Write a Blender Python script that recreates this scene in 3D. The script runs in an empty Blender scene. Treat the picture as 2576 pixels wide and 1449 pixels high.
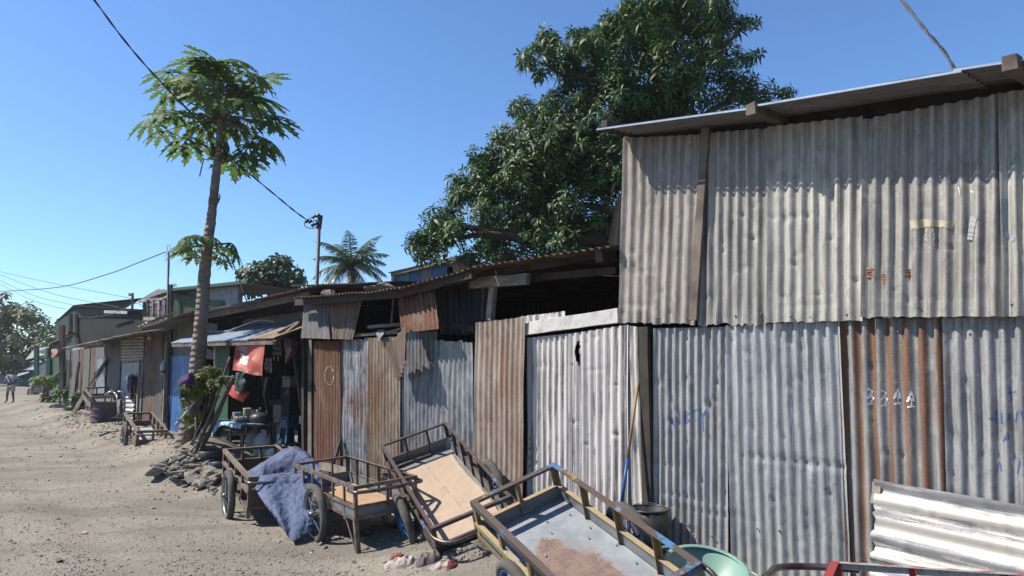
import bpy, math, random
import numpy as np
from mathutils import Vector, Matrix, noise
from mathutils.bvhtree import BVHTree
R = math.radians
random.seed(7); rng = np.random.default_rng(7)
scene = bpy.context.scene
C = scene.collection
PI = math.pi

# ------------------------------------------------------------------ camera model (used to measure the place)
F = 1750.0; TH = math.atan((920 - 724.5) / F); CT, ST = math.cos(TH), math.sin(TH); H = 1.8
CAM = Vector((0, 0, H))
def ray(px, py):
    u = (px - 1288) / F; v = (724.5 - py) / F
    return Vector((u, CT - v * ST, ST + v * CT))
def at(px, py, Y):
    d = ray(px, py); return CAM + d * (Y / d.y)
# the long corrugated front: a vertical plane running away to the left
DW = Vector((.661, -.75, 0)).normalized(); NW = Vector((-DW.y * -1, -DW.x, 0)); NW = Vector((-.75, -.661, 0)).normalized()
UP = Vector((0, 0, 1))
_d = ray(1660, 920); P0 = CAM + _d * (5.90 / _d.y); P0.z = 0
def wallp(px, py, n=0.0):
    d = ray(px, py); return CAM + d * ((n - (CAM - P0).dot(NW)) / d.dot(NW))
def wc(t, n, z): return P0 + DW * t + NW * n + UP * z
def tz(p): return ((p - P0).dot(DW), (p - P0).dot(NW), p.z)
def sstep(a, b, x):
    x = min(1, max(0, (x - a) / (b - a))); return x * x * (3 - 2 * x)
def bank_h(t):
    if t > -3.3: return .05 + .23 * sstep(-3.2, -1.7, t)
    return .05 + .27 * sstep(-5.2, -6.6, t)
MOUND = None
def ground_z(X, Y):
    p = Vector((X, Y, 0)) - P0; t = p.dot(DW); d = p.dot(NW)
    z = bank_h(t) * sstep(1.75, .55, d)
    z += .012 * noise.noise(Vector((X * .4, Y * .4, 3))) + .010 * noise.noise(Vector((X * 2.3, Y * 2.3, 8))) + .006 * noise.noise(Vector((X * 7, Y * 7, 1)))
    wob = .35 * noise.noise(Vector((t * .22, 5, 0)))
    for rd_ in (3.1, 4.5, 6.3): z -= .028 * math.exp(-((d - rd_ + wob) / .22) ** 2) - .014 * math.exp(-((d - rd_ + wob - .42) / .2) ** 2)
    if MOUND is not None:
        r2 = ((X - MOUND[0]) ** 2 + (Y - MOUND[1]) ** 2)
        z += .42 * math.exp(-r2 / .42)
    return z
def gnd(px, py, dz=0.0):
    d = ray(px, py); d = d / d.y; y = 2.0
    while y < 150:
        p = CAM + d * y
        if p.z < ground_z(p.x, p.y): break
        y *= 1.012
    a, b = y / 1.012, y
    for _ in range(14):
        m = (a + b) / 2; p = CAM + d * m
        if p.z < ground_z(p.x, p.y): b = m
        else: a = m
    p = CAM + d * b; return Vector((p.x, p.y, ground_z(p.x, p.y) + dz))
_m = None
d_ = ray(487, 1185); MOUND = (CAM + d_ * ((.1 - H) / d_.z)).to_tuple()

# ------------------------------------------------------------------ node helpers
KA = .62   # every albedo below was first measured at exposure 0; this brings them down to real-world values
class NT:
    def __init__(s, name):
        s.m = bpy.data.materials.new(name); s.m.use_nodes = True
        s.t = s.m.node_tree; s.n = s.t.nodes; s.l = s.t.links
        s.b = s.n['Principled BSDF']; s.out = s.n['Material Output']
    def put(s, sock, v):
        if isinstance(v, bpy.types.NodeSocket): s.l.new(v, sock)
        elif isinstance(v, (tuple, list)):
            sock.default_value = (v[0] * KA, v[1] * KA, v[2] * KA, 1) if len(sock.default_value) == 4 and len(v) == 3 else v
        else: sock.default_value = v
    def coord(s, kind='Object'): return s.n.new('ShaderNodeTexCoord').outputs[kind]
    def map(s, vec, scale=(1, 1, 1), loc=(0, 0, 0), rot=(0, 0, 0)):
        k = s.n.new('ShaderNodeMapping'); s.l.new(vec, k.inputs[0])
        k.inputs['Scale'].default_value = scale; k.inputs['Location'].default_value = loc; k.inputs['Rotation'].default_value = rot
        return k.outputs[0]
    def noise(s, vec, scale=5, detail=4, rough=.55, dist=0):
        k = s.n.new('ShaderNodeTexNoise'); s.l.new(vec, k.inputs['Vector'])
        k.inputs['Scale'].default_value = scale; k.inputs['Detail'].default_value = detail
        k.inputs['Roughness'].default_value = rough; k.inputs['Distortion'].default_value = dist
        return k.outputs['Fac']
    def voro(s, vec, scale, feat='F1', out='Distance'):
        k = s.n.new('ShaderNodeTexVoronoi'); k.feature = feat; s.l.new(vec, k.inputs['Vector']); k.inputs['Scale'].default_value = scale
        return k.outputs[out]
    def math(s, op, a, b=0.0, clamp=False):
        k = s.n.new('ShaderNodeMath'); k.operation = op; k.use_clamp = clamp
        s.put(k.inputs[0], a); s.put(k.inputs[1], b); return k.outputs[0]
    def rng(s, v, a, b, c=0.0, d=1.0):
        k = s.n.new('ShaderNodeMapRange'); k.interpolation_type = 'SMOOTHSTEP'
        s.put(k.inputs[0], v)
        for i, q in enumerate((a, b, c, d)): k.inputs[i + 1].default_value = q
        return k.outputs[0]
    def mix(s, f, a, b):
        k = s.n.new('ShaderNodeMix'); k.data_type = 'RGBA'
        s.put(k.inputs['Factor'], f); s.put(k.inputs[6], a); s.put(k.inputs[7], b); return k.outputs[2]
    def sep(s, vec):
        k = s.n.new('ShaderNodeSeparateXYZ'); s.l.new(vec, k.inputs[0]); return k.outputs
    def island(s): return s.n.new('ShaderNodeNewGeometry').outputs['Random Per Island']
    def objrand(s): return s.n.new('ShaderNodeObjectInfo').outputs['Random']
    def bump(s, h, strength=.3, dist=.01):
        k = s.n.new('ShaderNodeBump'); k.inputs['Strength'].default_value = strength; k.inputs['Distance'].default_value = dist
        s.l.new(h, k.inputs['Height']); s.l.new(k.outputs[0], s.b.inputs['Normal'])
    def fin(s, col, rough=.7, metal=0.0, spec=.3):
        s.put(s.b.inputs['Base Color'], col); s.put(s.b.inputs['Roughness'], rough); s.put(s.b.inputs['Metallic'], metal)
        s.put(s.b.inputs['Specular IOR Level'], spec); return s.m
def mul(c, k): return tuple(x * k for x in c)

MATS = {}
def plain(name, col, col2=None, rough=.7, metal=0.0, scale=6, fine=60, spec=.3, bump=.2, stretch=(1, 1, 1), lo=.35, hi=.68):
    if name in MATS: return MATS[name]
    n = NT(name); c = n.map(n.coord(), stretch)
    a = n.noise(c, scale, 5, .6); b = n.noise(c, fine, 3)
    col2 = col2 or mul(col, .6)
    k = n.mix(n.rng(a, lo, hi), col, col2)
    k = n.mix(n.math('MULTIPLY', n.rng(b, .3, .75), .35), k, mul(col2, .75))
    if bump: n.bump(b, bump, .006)
    MATS[name] = n.fin(k, rough, metal, spec); return MATS[name]

def sheet_mat(name, a, b, rust=.0, rw=.14, wridge=0.0, stain=0.0, patch=.5, rcol=(.2, .085, .04), rcol2=(.07, .032, .02), white=0.0, wcol=(.78, .76, .74), ridge=0.0, pitch=.08, metal=.25, rough=.5,
              streak=14.0, seed=0.0, dirt=.25, spots=0.0, rustbase=0.0, blue=None):
    """weathered corrugated iron: streaks run along V, rust gathers by noise, ridge and end; UV in metres"""
    n = NT(name); uv = n.map(n.coord('UV'), loc=(seed * 3.1, seed * 1.7, seed))
    u, v, _ = n.sep(n.coord('UV'))
    st = n.noise(n.map(uv, (streak, .55, 1)), 1.6, 4, .6, .2)
    st2 = n.noise(n.map(uv, (streak * 3.2, 1.4, 1)), 1.6, 3, .6)
    bl = n.noise(n.map(uv, (1.6, .9, 1)), 1.6, 5, .62)
    fine = n.noise(uv, 70, 4, .65)
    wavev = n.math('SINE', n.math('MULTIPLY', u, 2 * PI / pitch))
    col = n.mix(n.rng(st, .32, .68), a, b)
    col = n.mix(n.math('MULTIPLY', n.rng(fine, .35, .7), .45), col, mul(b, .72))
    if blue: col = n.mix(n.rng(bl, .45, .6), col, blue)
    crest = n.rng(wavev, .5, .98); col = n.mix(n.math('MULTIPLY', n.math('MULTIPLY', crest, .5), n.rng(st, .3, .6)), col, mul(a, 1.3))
    if stain:
        big = n.noise(n.map(uv, (1.1, .45, 1)), 1.9, 3, .6); col = n.mix(n.math('MULTIPLY', n.rng(big, .5, .68), stain), col, mul(b, .55))
        sp = n.noise(uv, 26, 2, .5); col = n.mix(n.math('MULTIPLY', n.rng(sp, .66, .74), stain), col, mul(a, 1.5))
    pt = n.noise(n.map(uv, (7, 2.6, 1)), 1.5, 5, .7, .6); col = n.mix(n.math('MULTIPLY', n.rng(pt, .52, .62), patch), col, mul(b, .62)); col = n.mix(n.math('MULTIPLY', n.rng(pt, .46, .38), patch * .8), col, mul(a, 1.22))
    ln = n.noise(n.map(uv, (55, 1.1, 1)), 1.0, 2, .5); col = n.mix(n.math('MULTIPLY', n.rng(ln, .62, .70), patch), col, mul(a, 1.45))
    # grime
    col = n.mix(n.math('MULTIPLY', n.rng(st2, .48, .72), dirt), col, mul(b, .35))
    if white:
        wf = n.math('ADD', n.math('MULTIPLY', st2, .8), n.math('MULTIPLY', bl, .75))
        wf = n.math('ADD', wf, n.math('MULTIPLY', fine, .25))
        wf = n.math('ADD', wf, n.math('MULTIPLY', wavev, wridge))
        wf = n.rng(wf, 1.25 - white * .75, 1.42 - white * .75)
        col = n.mix(wf, col, wcol)
    if rust:
        rf = n.math('ADD', n.math('MULTIPLY', st, .55), n.math('MULTIPLY', bl, .75))
        rf = n.math('ADD', rf, n.math('MULTIPLY', fine, .22))
        rf = n.math('ADD', rf, n.math('MULTIPLY', wavev, ridge))
        rf = n.rng(rf, 1.28 - rust * .85, 1.28 + rw - rust * .85)
        rc = n.mix(n.rng(n.math('ADD', n.math('MULTIPLY', fine, .5), n.math('MULTIPLY', st2, .6)), .42, .68), rcol, rcol2)
        col = n.mix(rf, col, rc)
        n.put(n.b.inputs['Metallic'], n.math('MULTIPLY', n.math('SUBTRACT', 1.0, rf), metal))
        rr = n.math('ADD', n.math('MULTIPLY', rf, .35), rough)
    else:
        n.put(n.b.inputs['Metallic'], metal); rr = n.math('ADD', n.math('MULTIPLY', fine, .2), rough - .08)
    if spots:
        vo = n.voro(uv, 9); col = n.mix(n.math('MULTIPLY', n.rng(vo, .12, .05), spots), col, rcol2)
    hb = n.math('ADD', n.math('MULTIPLY', fine, .4), n.math('MULTIPLY', n.noise(uv, 12, 3), .9))
    n.bump(hb, .22, .012)
    n.put(n.b.inputs['Base Color'], col); n.put(n.b.inputs['Roughness'], rr); n.b.inputs['Specular IOR Level'].default_value = .35
    return n.m

def leaf_mat(name, c1, c2, c3=None, rough=.38, spec=.5, trans=.25):
    n = NT(name); i = n.island()
    big = n.noise(n.coord(), .9, 3)
    col = n.mix(n.rng(i, .1, .9), c1, c2)
    col = n.mix(n.math('MULTIPLY', n.rng(big, .4, .65), .6), col, mul(c1, .7))
    if c3: col = n.mix(n.rng(i, .93, .97), col, c3)
    n.fin(col, rough, 0, spec)
    tr = n.n.new('ShaderNodeBsdfTranslucent'); n.put(tr.inputs[0], n.mix(.5, col, mul(c2, 1.6)))
    ms = n.n.new('ShaderNodeMixShader'); ms.inputs[0].default_value = trans
    n.l.new(n.b.outputs[0], ms.inputs[1]); n.l.new(tr.outputs[0], ms.inputs[2]); n.l.new(ms.outputs[0], n.out.inputs[0])
    return n.m

# ------------------------------------------------------------------ object helpers
def tag(o, label=None, cat=None, group=None, kind=None):
    if label: o['label'] = label
    if cat: o['category'] = cat
    if group: o['group'] = group
    if kind: o['kind'] = kind
    return o
def thing(name, label, cat, loc=(0, 0, 0), group=None, rot=None):
    o = bpy.data.objects.new(name, None); C.objects.link(o); o.location = loc; o.empty_display_size = .2
    if rot is not None: o.rotation_euler = rot
    return tag(o, label, cat, group)
def base_of(parent):
    v = Vector((0, 0, 0)); p = parent
    while p is not None: v = v + Vector(p.location); p = p.parent
    return v
class MB:
    def __init__(s): s.v = []; s.f = []; s.uv = []
    def add(s, vs, fs):
        k = len(s.v); s.v += [Vector(v) for v in vs]; s.f += [tuple(i + k for i in f) for f in fs]; return s
    def box(s, c, size, rot=None):
        c = Vector(c); x, y, z = [q / 2 for q in size]
        M = rot if rot is not None else Matrix.Identity(3)
        s.add([c + M @ Vector(p) for p in ((-x, -y, -z), (x, -y, -z), (x, y, -z), (-x, y, -z), (-x, -y, z), (x, -y, z), (x, y, z), (-x, y, z))],
              [(0, 3, 2, 1), (4, 5, 6, 7), (0, 1, 5, 4), (1, 2, 6, 5), (2, 3, 7, 6), (3, 0, 4, 7)]); return s
    def bar(s, p, q, w, h, up=(0, 0, 1), rough=0.0, seg=1):
        """timber or flat bar from p to q; w sideways, h along up"""
        p, q = Vector(p), Vector(q); d = (q - p).normalized(); up = Vector(up)
        if abs(d.dot(up)) > .98: up = Vector((1, 0, 0))
        sd = d.cross(up).normalized(); u = sd.cross(d)
        rings = []; k = len(s.v)
        for i in range(seg + 1):
            c = p.lerp(q, i / seg)
            for a, b in ((-1, -1), (1, -1), (1, 1), (-1, 1)):
                j = Vector((random.uniform(-1, 1), random.uniform(-1, 1), random.uniform(-1, 1))) * rough if rough else Vector()
                s.v.append(c + sd * (a * w / 2) + u * (b * h / 2) + j)
        for i in range(seg):
            o = k + i * 4
            for a in range(4): b = (a + 1) % 4; s.f.append((o + a, o + b, o + 4 + b, o + 4 + a))
        e = k + seg * 4
        s.f.append((k + 3, k + 2, k + 1, k)); s.f.append((e, e + 1, e + 2, e + 3)); return s
    def angle(s, p, q, a=.035, t=.004, up=(0, 0, 1), side=(1, 0, 0)):
        """L-section: one flange along up, one along side, corner on p-q"""
        p, q, up, side = Vector(p), Vector(q), Vector(up).normalized(), Vector(side).normalized()
        d = (q - p)
        prof = [(0, 0), (a, 0), (a, t), (t, t), (t, a), (0, a)]
        k = len(s.v)
        for c in (p, q):
            for x, y in prof: s.v.append(c + side * x + up * y)
        for i in range(6):
            j = (i + 1) % 6; s.f.append((k + i, k + j, k + 6 + j, k + 6 + i))
        s.f.append(tuple(k + i for i in range(5, -1, -1))); s.f.append(tuple(k + 6 + i for i in range(6))); return s
    def tube(s, pts, r, seg=10, cap=True):
        pts = [Vector(p) for p in pts]; n = len(pts)
        rs = r if isinstance(r, (list, tuple)) else [r] * n
        k = len(s.v); prev = None
        for i, p in enumerate(pts):
            d = (pts[min(i + 1, n - 1)] - pts[max(i - 1, 0)]).normalized()
            if prev is None:
                a = d.cross(Vector((0, 0, 1)) if abs(d.z) < .9 else Vector((1, 0, 0))).normalized()
            else: a = (prev - d * prev.dot(d)).normalized()
            prev = a; b = d.cross(a)
            for j in range(seg):
                an = 2 * PI * j / seg; s.v.append(p + (a * math.cos(an) + b * math.sin(an)) * rs[i])
        for i in range(n - 1):
            for j in range(seg):
                j2 = (j + 1) % seg; s.f.append((k + i * seg + j, k + i * seg + j2, k + (i + 1) * seg + j2, k + (i + 1) * seg + j))
        if cap:
            s.f.append(tuple(k + j for j in range(seg - 1, -1, -1))); s.f.append(tuple(k + (n - 1) * seg + j for j in range(seg)))
        return s
    def lathe(s, prof, c=(0, 0, 0), seg=32, rot=None, closed=False):
        c = Vector(c); M = rot if rot is not None else Matrix.Identity(3); k = len(s.v); n = len(prof)
        for r, z in prof:
            for j in range(seg):
                an = 2 * PI * j / seg; s.v.append(c + M @ Vector((r * math.cos(an), r * math.sin(an), z)))
        for i in range(n if closed else n - 1):
            i2 = (i + 1) % n
            for j in range(seg):
                j2 = (j + 1) % seg; s.f.append((k + i * seg + j, k + i * seg + j2, k + i2 * seg + j2, k + i2 * seg + j))
        return s
    def build(s, name, mat, parent=None, smooth=False, base=None, bevel=0, local=False, auto=False):
        """verts are world coordinates unless local; origin is the parent's base, or base"""
        o0 = Vector((0, 0, 0)) if local else (base_of(parent) if parent is not None else Vector(base if base is not None else (0, 0, 0)))
        me = bpy.data.meshes.new(name); me.from_pydata([tuple(v - o0) for v in s.v], [], s.f)
        if smooth: me.polygons.foreach_set('use_smooth', [True] * len(me.polygons))
        me.materials.append(mat); me.update()
        o = bpy.data.objects.new(name, me); C.objects.link(o)
        if parent is not None: o.parent = parent
        elif not local: o.location = o0
        if bevel:
            b = o.modifiers.new('bevel', 'BEVEL'); b.width = bevel; b.segments = 2; b.limit_method = 'ANGLE'
        if auto:
            me.polygons.foreach_set('use_smooth', [True] * len(me.polygons))
            try: me.set_sharp_from_angle(angle=R(35))
            except Exception: pass
        return o
def np_obj(name, V, Fc, mat, parent=None, base=None, smooth=False):
    V = np.asarray(V, np.float32); Fc = np.asarray(Fc, np.int32)
    o0 = base_of(parent) if parent is not None else Vector(base if base is not None else (0, 0, 0))
    V = V - np.array(o0, np.float32)
    me = bpy.data.meshes.new(name); me.vertices.add(len(V)); me.vertices.foreach_set('co', V.ravel())
    k = Fc.shape[1]; me.loops.add(Fc.size); me.loops.foreach_set('vertex_index', Fc.ravel())
    me.polygons.add(len(Fc)); me.polygons.foreach_set('loop_start', np.arange(len(Fc), dtype=np.int32) * k)
    me.update(calc_edges=True); me.validate()
    if smooth: me.polygons.foreach_set('use_smooth', [True] * len(Fc))
    me.materials.append(mat); o = bpy.data.objects.new(name, me); C.objects.link(o)
    if parent is not None: o.parent = parent
    else: o.location = o0
    return o

SHEETS = {}
def corr_sheet(name, mat, c, ncorr, parent=None, amp=.010, nv=26, per=8, warp=.006, dents=10, jag0=.0, jag1=.0, nrm=None, seed=0, base=None, fade0=0.0, key=None, label=None, curl=0.0, hole=None):
    """corrugated iron between corners c = [bl, br, tr, tl] (world); corrugations run from bottom to top"""
    rnd = random.Random(seed + 11); bl, br, tr, tl = [Vector(p) for p in c]
    nu = max(2, int(ncorr * per)); w = (br - bl).length; h = (tl - bl).length
    N = nrm if nrm is not None else (br - bl).cross(tl - bl).normalized()
    dn = [(rnd.random(), rnd.random(), rnd.uniform(.012, .04), rnd.uniform(-.014, .006)) for _ in range(dents)]
    cr_ = [(rnd.uniform(.08, .92), rnd.uniform(.004, .010), rnd.uniform(-.02, .02), rnd.random() * 50) for _ in range(max(0, dents // 9))]
    o0 = base_of(parent) if parent is not None else Vector(base if base is not None else (0, 0, 0))
    V = []; UV = []
    for j in range(nv + 1):
        v = j / nv
        for i in range(nu + 1):
            u = i / nu
            uu = u + .006 * noise.noise(Vector((u * 3, v * 4, seed + 5.5)))
            p = (bl * (1 - u) + br * u) * (1 - v) + (tl * (1 - u) + tr * u) * v
            a = amp * (1 + .22 * noise.noise(Vector((u * w * 3, v * h * 2, seed))))
            off = a * math.cos(2 * PI * ncorr * uu)
            off += warp * noise.noise(Vector((u * w * 1.6, v * h * 1.6, seed + 20)))
            for (du, dv, rr, dp) in dn:
                q = ((u - du) * w / rr) ** 2 + ((v - dv) * h / (rr * .5)) ** 2
                if q < 9: off += dp * math.exp(-q)
            for (cv, cd_, sl, sd_) in cr_:
                q = ((v - cv - sl * (u - .5)) * h / .016) ** 2
                if q < 9: off -= cd_ * math.exp(-q) * max(0, .35 + 1.3 * noise.noise(Vector((u * w * 2.5, sd_, 0))))
            if jag0 and v < .12:
                e = (1 - v / .12); p = p + (bl - tl).normalized() * e * jag0 * (noise.noise(Vector((u * w * 11, 7, seed))) + .6 * noise.noise(Vector((u * w * 33, 3, seed)))); off += e * jag0 * .8 * noise.noise(Vector((u * w * 17, 1, seed)))
            if jag1 and v > .88:
                e = (v - .88) / .12; p = p + (tl - bl).normalized() * e * jag1 * (noise.noise(Vector((u * w * 11, 17, seed))) + .5 * noise.noise(Vector((u * w * 33, 13, seed)))); off += e * jag1 * .6 * noise.noise(Vector((u * w * 17, 2, seed)))
            if curl: off += curl * (max(0, u - .75) ** 2) * 8
            V.append(p + N * off - o0); UV.append((u * w, v * h))
    FS = [(j * (nu + 1) + i, j * (nu + 1) + i + 1, (j + 1) * (nu + 1) + i + 1, (j + 1) * (nu + 1) + i) for j in range(nv) for i in range(nu)]
    if hole: FS = [f for k, f in enumerate(FS) if not hole(((k % nu) + .5) / nu, ((k // nu) + .5) / nv)]
    me = bpy.data.meshes.new(name); me.from_pydata([tuple(p) for p in V], [], FS)
    ul = me.uv_layers.new(name='UVMap'); li = [0] * len(me.loops); me.loops.foreach_get('vertex_index', li)
    ul.data.foreach_set('uv', [x for k in li for x in UV[k]])
    me.polygons.foreach_set('use_smooth', [True] * len(FS)); me.materials.append(mat); me.update()
    o = bpy.data.objects.new(name, me); C.objects.link(o)
    if parent is not None: o.parent = parent
    else: o.location = o0
    if label: o['label'] = label
    if key:
        SHEETS[key] = (o, BVHTree.FromPolygons([v + o0 for v in V], FS))
    return o
def paint(name, key, lines, width, mat, jit=.4):
    """brush strokes lying on a sheet: measured polylines carried onto its real surface"""
    o, bvh = SHEETS[key]; mb = MB(); last = None
    for pl in lines:
        if key != 'banner' and mb.f: last = mb.build(name, mat, o, smooth=True); mb = MB()
        pts = []
        for (a, b) in zip(pl[:-1], pl[1:]):
            L = math.hypot(b[0] - a[0], b[1] - a[1]); k = max(1, int(L / 2.0))
            for i in range(k): pts.append((a[0] + (b[0] - a[0]) * i / k, a[1] + (b[1] - a[1]) * i / k))
        pts.append(pl[-1]); prev = None
        for i, p in enumerate(pts):
            q0 = pts[max(0, i - 1)]; q1 = pts[min(len(pts) - 1, i + 1)]; dx, dy = q1[0] - q0[0], q1[1] - q0[1]; L = math.hypot(dx, dy) or 1
            ww = width * random.uniform(1 - jit, 1 + jit) / 2; pair = []
            for s_ in (-1, 1):
                hit = bvh.ray_cast(CAM, ray(p[0] - dy / L * ww * s_, p[1] + dx / L * ww * s_).normalized())
                if hit[0] is None: pair = None; break
                nn = hit[1] if hit[1].dot(ray(*p)) < 0 else -hit[1]
                pair.append(hit[0] + nn * .0035)
            if pair and prev: mb.add([prev[0], prev[1], pair[1], pair[0]], [(0, 1, 2, 3)])
            prev = pair
    if mb.f: return mb.build(name, mat, o, smooth=True)

# ------------------------------------------------------------------ render, world, sun
scene.render.engine = 'CYCLES'
scene.view_settings.view_transform = 'Standard'; scene.view_settings.look = 'None'
scene.view_settings.exposure = 0.98; scene.view_settings.gamma = 1
scene.cycles.max_bounces = 6; scene.cycles.transparent_max_bounces = 8
wd = bpy.data.worlds.new('World'); scene.world = wd; wd.use_nodes = True
wn = wd.node_tree.nodes; bg = wn['Background']
sky = wn.new('ShaderNodeTexSky'); sky.sky_type = 'NISHITA'; sky.sun_disc = False
SUN_EL, SUN_AZ = 48.5, -91
sky.sun_elevation = R(SUN_EL); sky.sun_rotation = R(SUN_AZ % 360)
sky.altitude = 0; sky.air_density = 1.0; sky.dust_density = .25; sky.ozone_density = 3.0
tint = wn.new('ShaderNodeMix'); tint.data_type = 'RGBA'; tint.blend_type = 'MULTIPLY'; tint.inputs['Factor'].default_value = 1; tint.inputs[7].default_value = (.76, .97, 1.2, 1)
wd.node_tree.links.new(sky.outputs[0], tint.inputs[6]); wd.node_tree.links.new(tint.outputs[2], bg.inputs[0]); bg.inputs[1].default_value = .082
sd = bpy.data.lights.new('sun', 'SUN'); sd.energy = 5.0; sd.angle = R(.53); sd.color = (1, .94, .84)
so = bpy.data.objects.new('sun', sd); C.objects.link(so)
sdir = Vector((math.sin(R(SUN_AZ)) * math.cos(R(SUN_EL)), math.cos(R(SUN_AZ)) * math.cos(R(SUN_EL)), math.sin(R(SUN_EL))))
so.rotation_euler = (-sdir).to_track_quat('-Z', 'Y').to_euler(); so.location = (-10, 0, 20)
cd = bpy.data.cameras.new('camera'); cam = bpy.data.objects.new('camera', cd); C.objects.link(cam)
cam.location = CAM; cam.rotation_euler = (PI / 2 + TH, 0, 0); cd.sensor_width = 36; cd.lens = F / 2576 * 36; cd.clip_end = 3000; cd.clip_start = .05
scene.camera = cam

# ------------------------------------------------------------------ common materials
wood_old = plain('weathered_wood', (.23, .19, .15), (.10, .08, .065), .85, scale=3, fine=40, stretch=(1, 1, 1), bump=.35)
wood_dark = plain('dark_wood', (.075, .06, .05), (.035, .028, .024), .85, scale=4)
wood_pale = plain('pale_wood', (.42, .37, .31), (.22, .18, .145), .85, scale=5)
wood_white = plain('white_painted_wood', (.68, .66, .63), (.42, .38, .34), .75, scale=9, lo=.45, hi=.75)
black_iron = plain('dark_steel', (.075, .058, .052), (.14, .075, .045), .5, .45, scale=7, lo=.45, hi=.75)
steel_tube = plain('worn_steel_tube', (.23, .21, .21), (.10, .075, .07), .35, .8, scale=9)
rubber = plain('dusty_rubber', (.085, .08, .072), (.16, .145, .125), .9, scale=5, lo=.45, hi=.7)
rubber_dark = plain('black_rubber', (.03, .03, .03), (.06, .056, .05), .85, scale=6)
black_plastic = plain('black_plastic', (.028, .029, .032), (.05, .05, .052), .45, scale=8, bump=.05)
dirt_dark = plain('shade_cloth', (.03, .034, .032), (.018, .02, .02), .9)

# ================================================================== SETTING: ground
def build_ground():
    xs = list(np.concatenate([np.linspace(-240, -60, 10), np.linspace(-55, -22, 14), np.linspace(-21, 5.5, 150), np.linspace(6, 20, 14), np.linspace(30, 160, 8)]))
    ys = list(np.concatenate([np.linspace(-60, 1, 8), np.linspace(2, 16, 130), np.linspace(16.2, 34, 70), np.linspace(35, 70, 24), np.linspace(80, 320, 10)]))
    V = [(x, y, ground_z(x, y) if (-60 < x < 30 and y < 75) else 0.0) for y in ys for x in xs]
    nx = len(xs)
    Fc = [(j * nx + i, j * nx + i + 1, (j + 1) * nx + i + 1, (j + 1) * nx + i) for j in range(len(ys) - 1) for i in range(nx - 1)]
    n = NT('dusty_gravel'); c = n.coord()
    a = n.noise(c, .55, 5, .6); b = n.noise(c, 5, 5, .65); f = n.noise(c, 38, 4, .7); g = n.voro(c, 26); g2 = n.voro(c, 60, out='Color')
    tr = n.noise(n.map(c, (.35, 1.6, 1), rot=(0, 0, R(-42))), .8, 4)
    col = n.mix(n.rng(a, .36, .62), (.36, .32, .26), (.28, .25, .205))
    col = n.mix(n.math('MULTIPLY', n.rng(tr, .48, .62), .7), col, (.19, .168, .14))
    col = n.mix(n.math('MULTIPLY', n.rng(b, .42, .7), .5), col, (.27, .24, .2))
    col = n.mix(n.math('MULTIPLY', n.rng(f, .45, .72), .55), col, (.2, .178, .15))
    col = n.mix(n.math('MULTIPLY', n.rng(g, .16, .05), .5), col, (.46, .43, .38))
    gs, _, _ = n.sep(g2); col = n.mix(n.math('MULTIPLY', n.rng(gs, .78, .9), .4), col, (.17, .158, .14))
    hgt = n.math('ADD', n.math('MULTIPLY', f, .7), n.math('ADD', n.math('MULTIPLY', b, .9), n.math('MULTIPLY', n.rng(g, .3, .0), .6)))
    n.bump(hgt, .7, .035)
    o = np_obj('ground', V, Fc, n.fin(col, .95, 0, .15), smooth=True); tag(o, kind='structure')
build_ground()
ICO = None
def stone_mesh(name, seed, flat=.6, rough=.25, sub=2, mat=None):
    import bmesh
    bm = bmesh.new(); bmesh.ops.create_icosphere(bm, subdivisions=sub, radius=.5); rd = random.Random(seed)
    planes = [(Vector((rd.gauss(0, 1), rd.gauss(0, 1), rd.gauss(0, 1))).normalized(), rd.uniform(.17, .36)) for _ in range(11)]
    for v in bm.verts:
        for pn, dd in planes:
            k = v.co.dot(pn) - dd
            if k > 0: v.co -= pn * k
        v.co += v.co.normalized() * rough * .12 * noise.noise(v.co * 6 + Vector((seed, 0, 0)))
        v.co.z *= flat
    me = bpy.data.meshes.new(name); bm.to_mesh(me); bm.free(); me.materials.append(mat); return me
def rock_mat():
    n = NT('rock'); c = n.coord(); o = n.objrand(); a = n.noise(c, 4, 5, .65); f = n.noise(c, 26, 4, .7)
    col = n.mix(n.rng(o, 0, 1), (.19, .175, .155), (.36, .32, .275))
    col = n.mix(n.rng(a, .4, .65), col, (.38, .335, .28)); col = n.mix(n.math('MULTIPLY', n.rng(f, .4, .7), .5), col, (.13, .12, .11))
    n.bump(f, .6, .03); return n.fin(col, .9, 0, .2)
ROCK = rock_mat()
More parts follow.
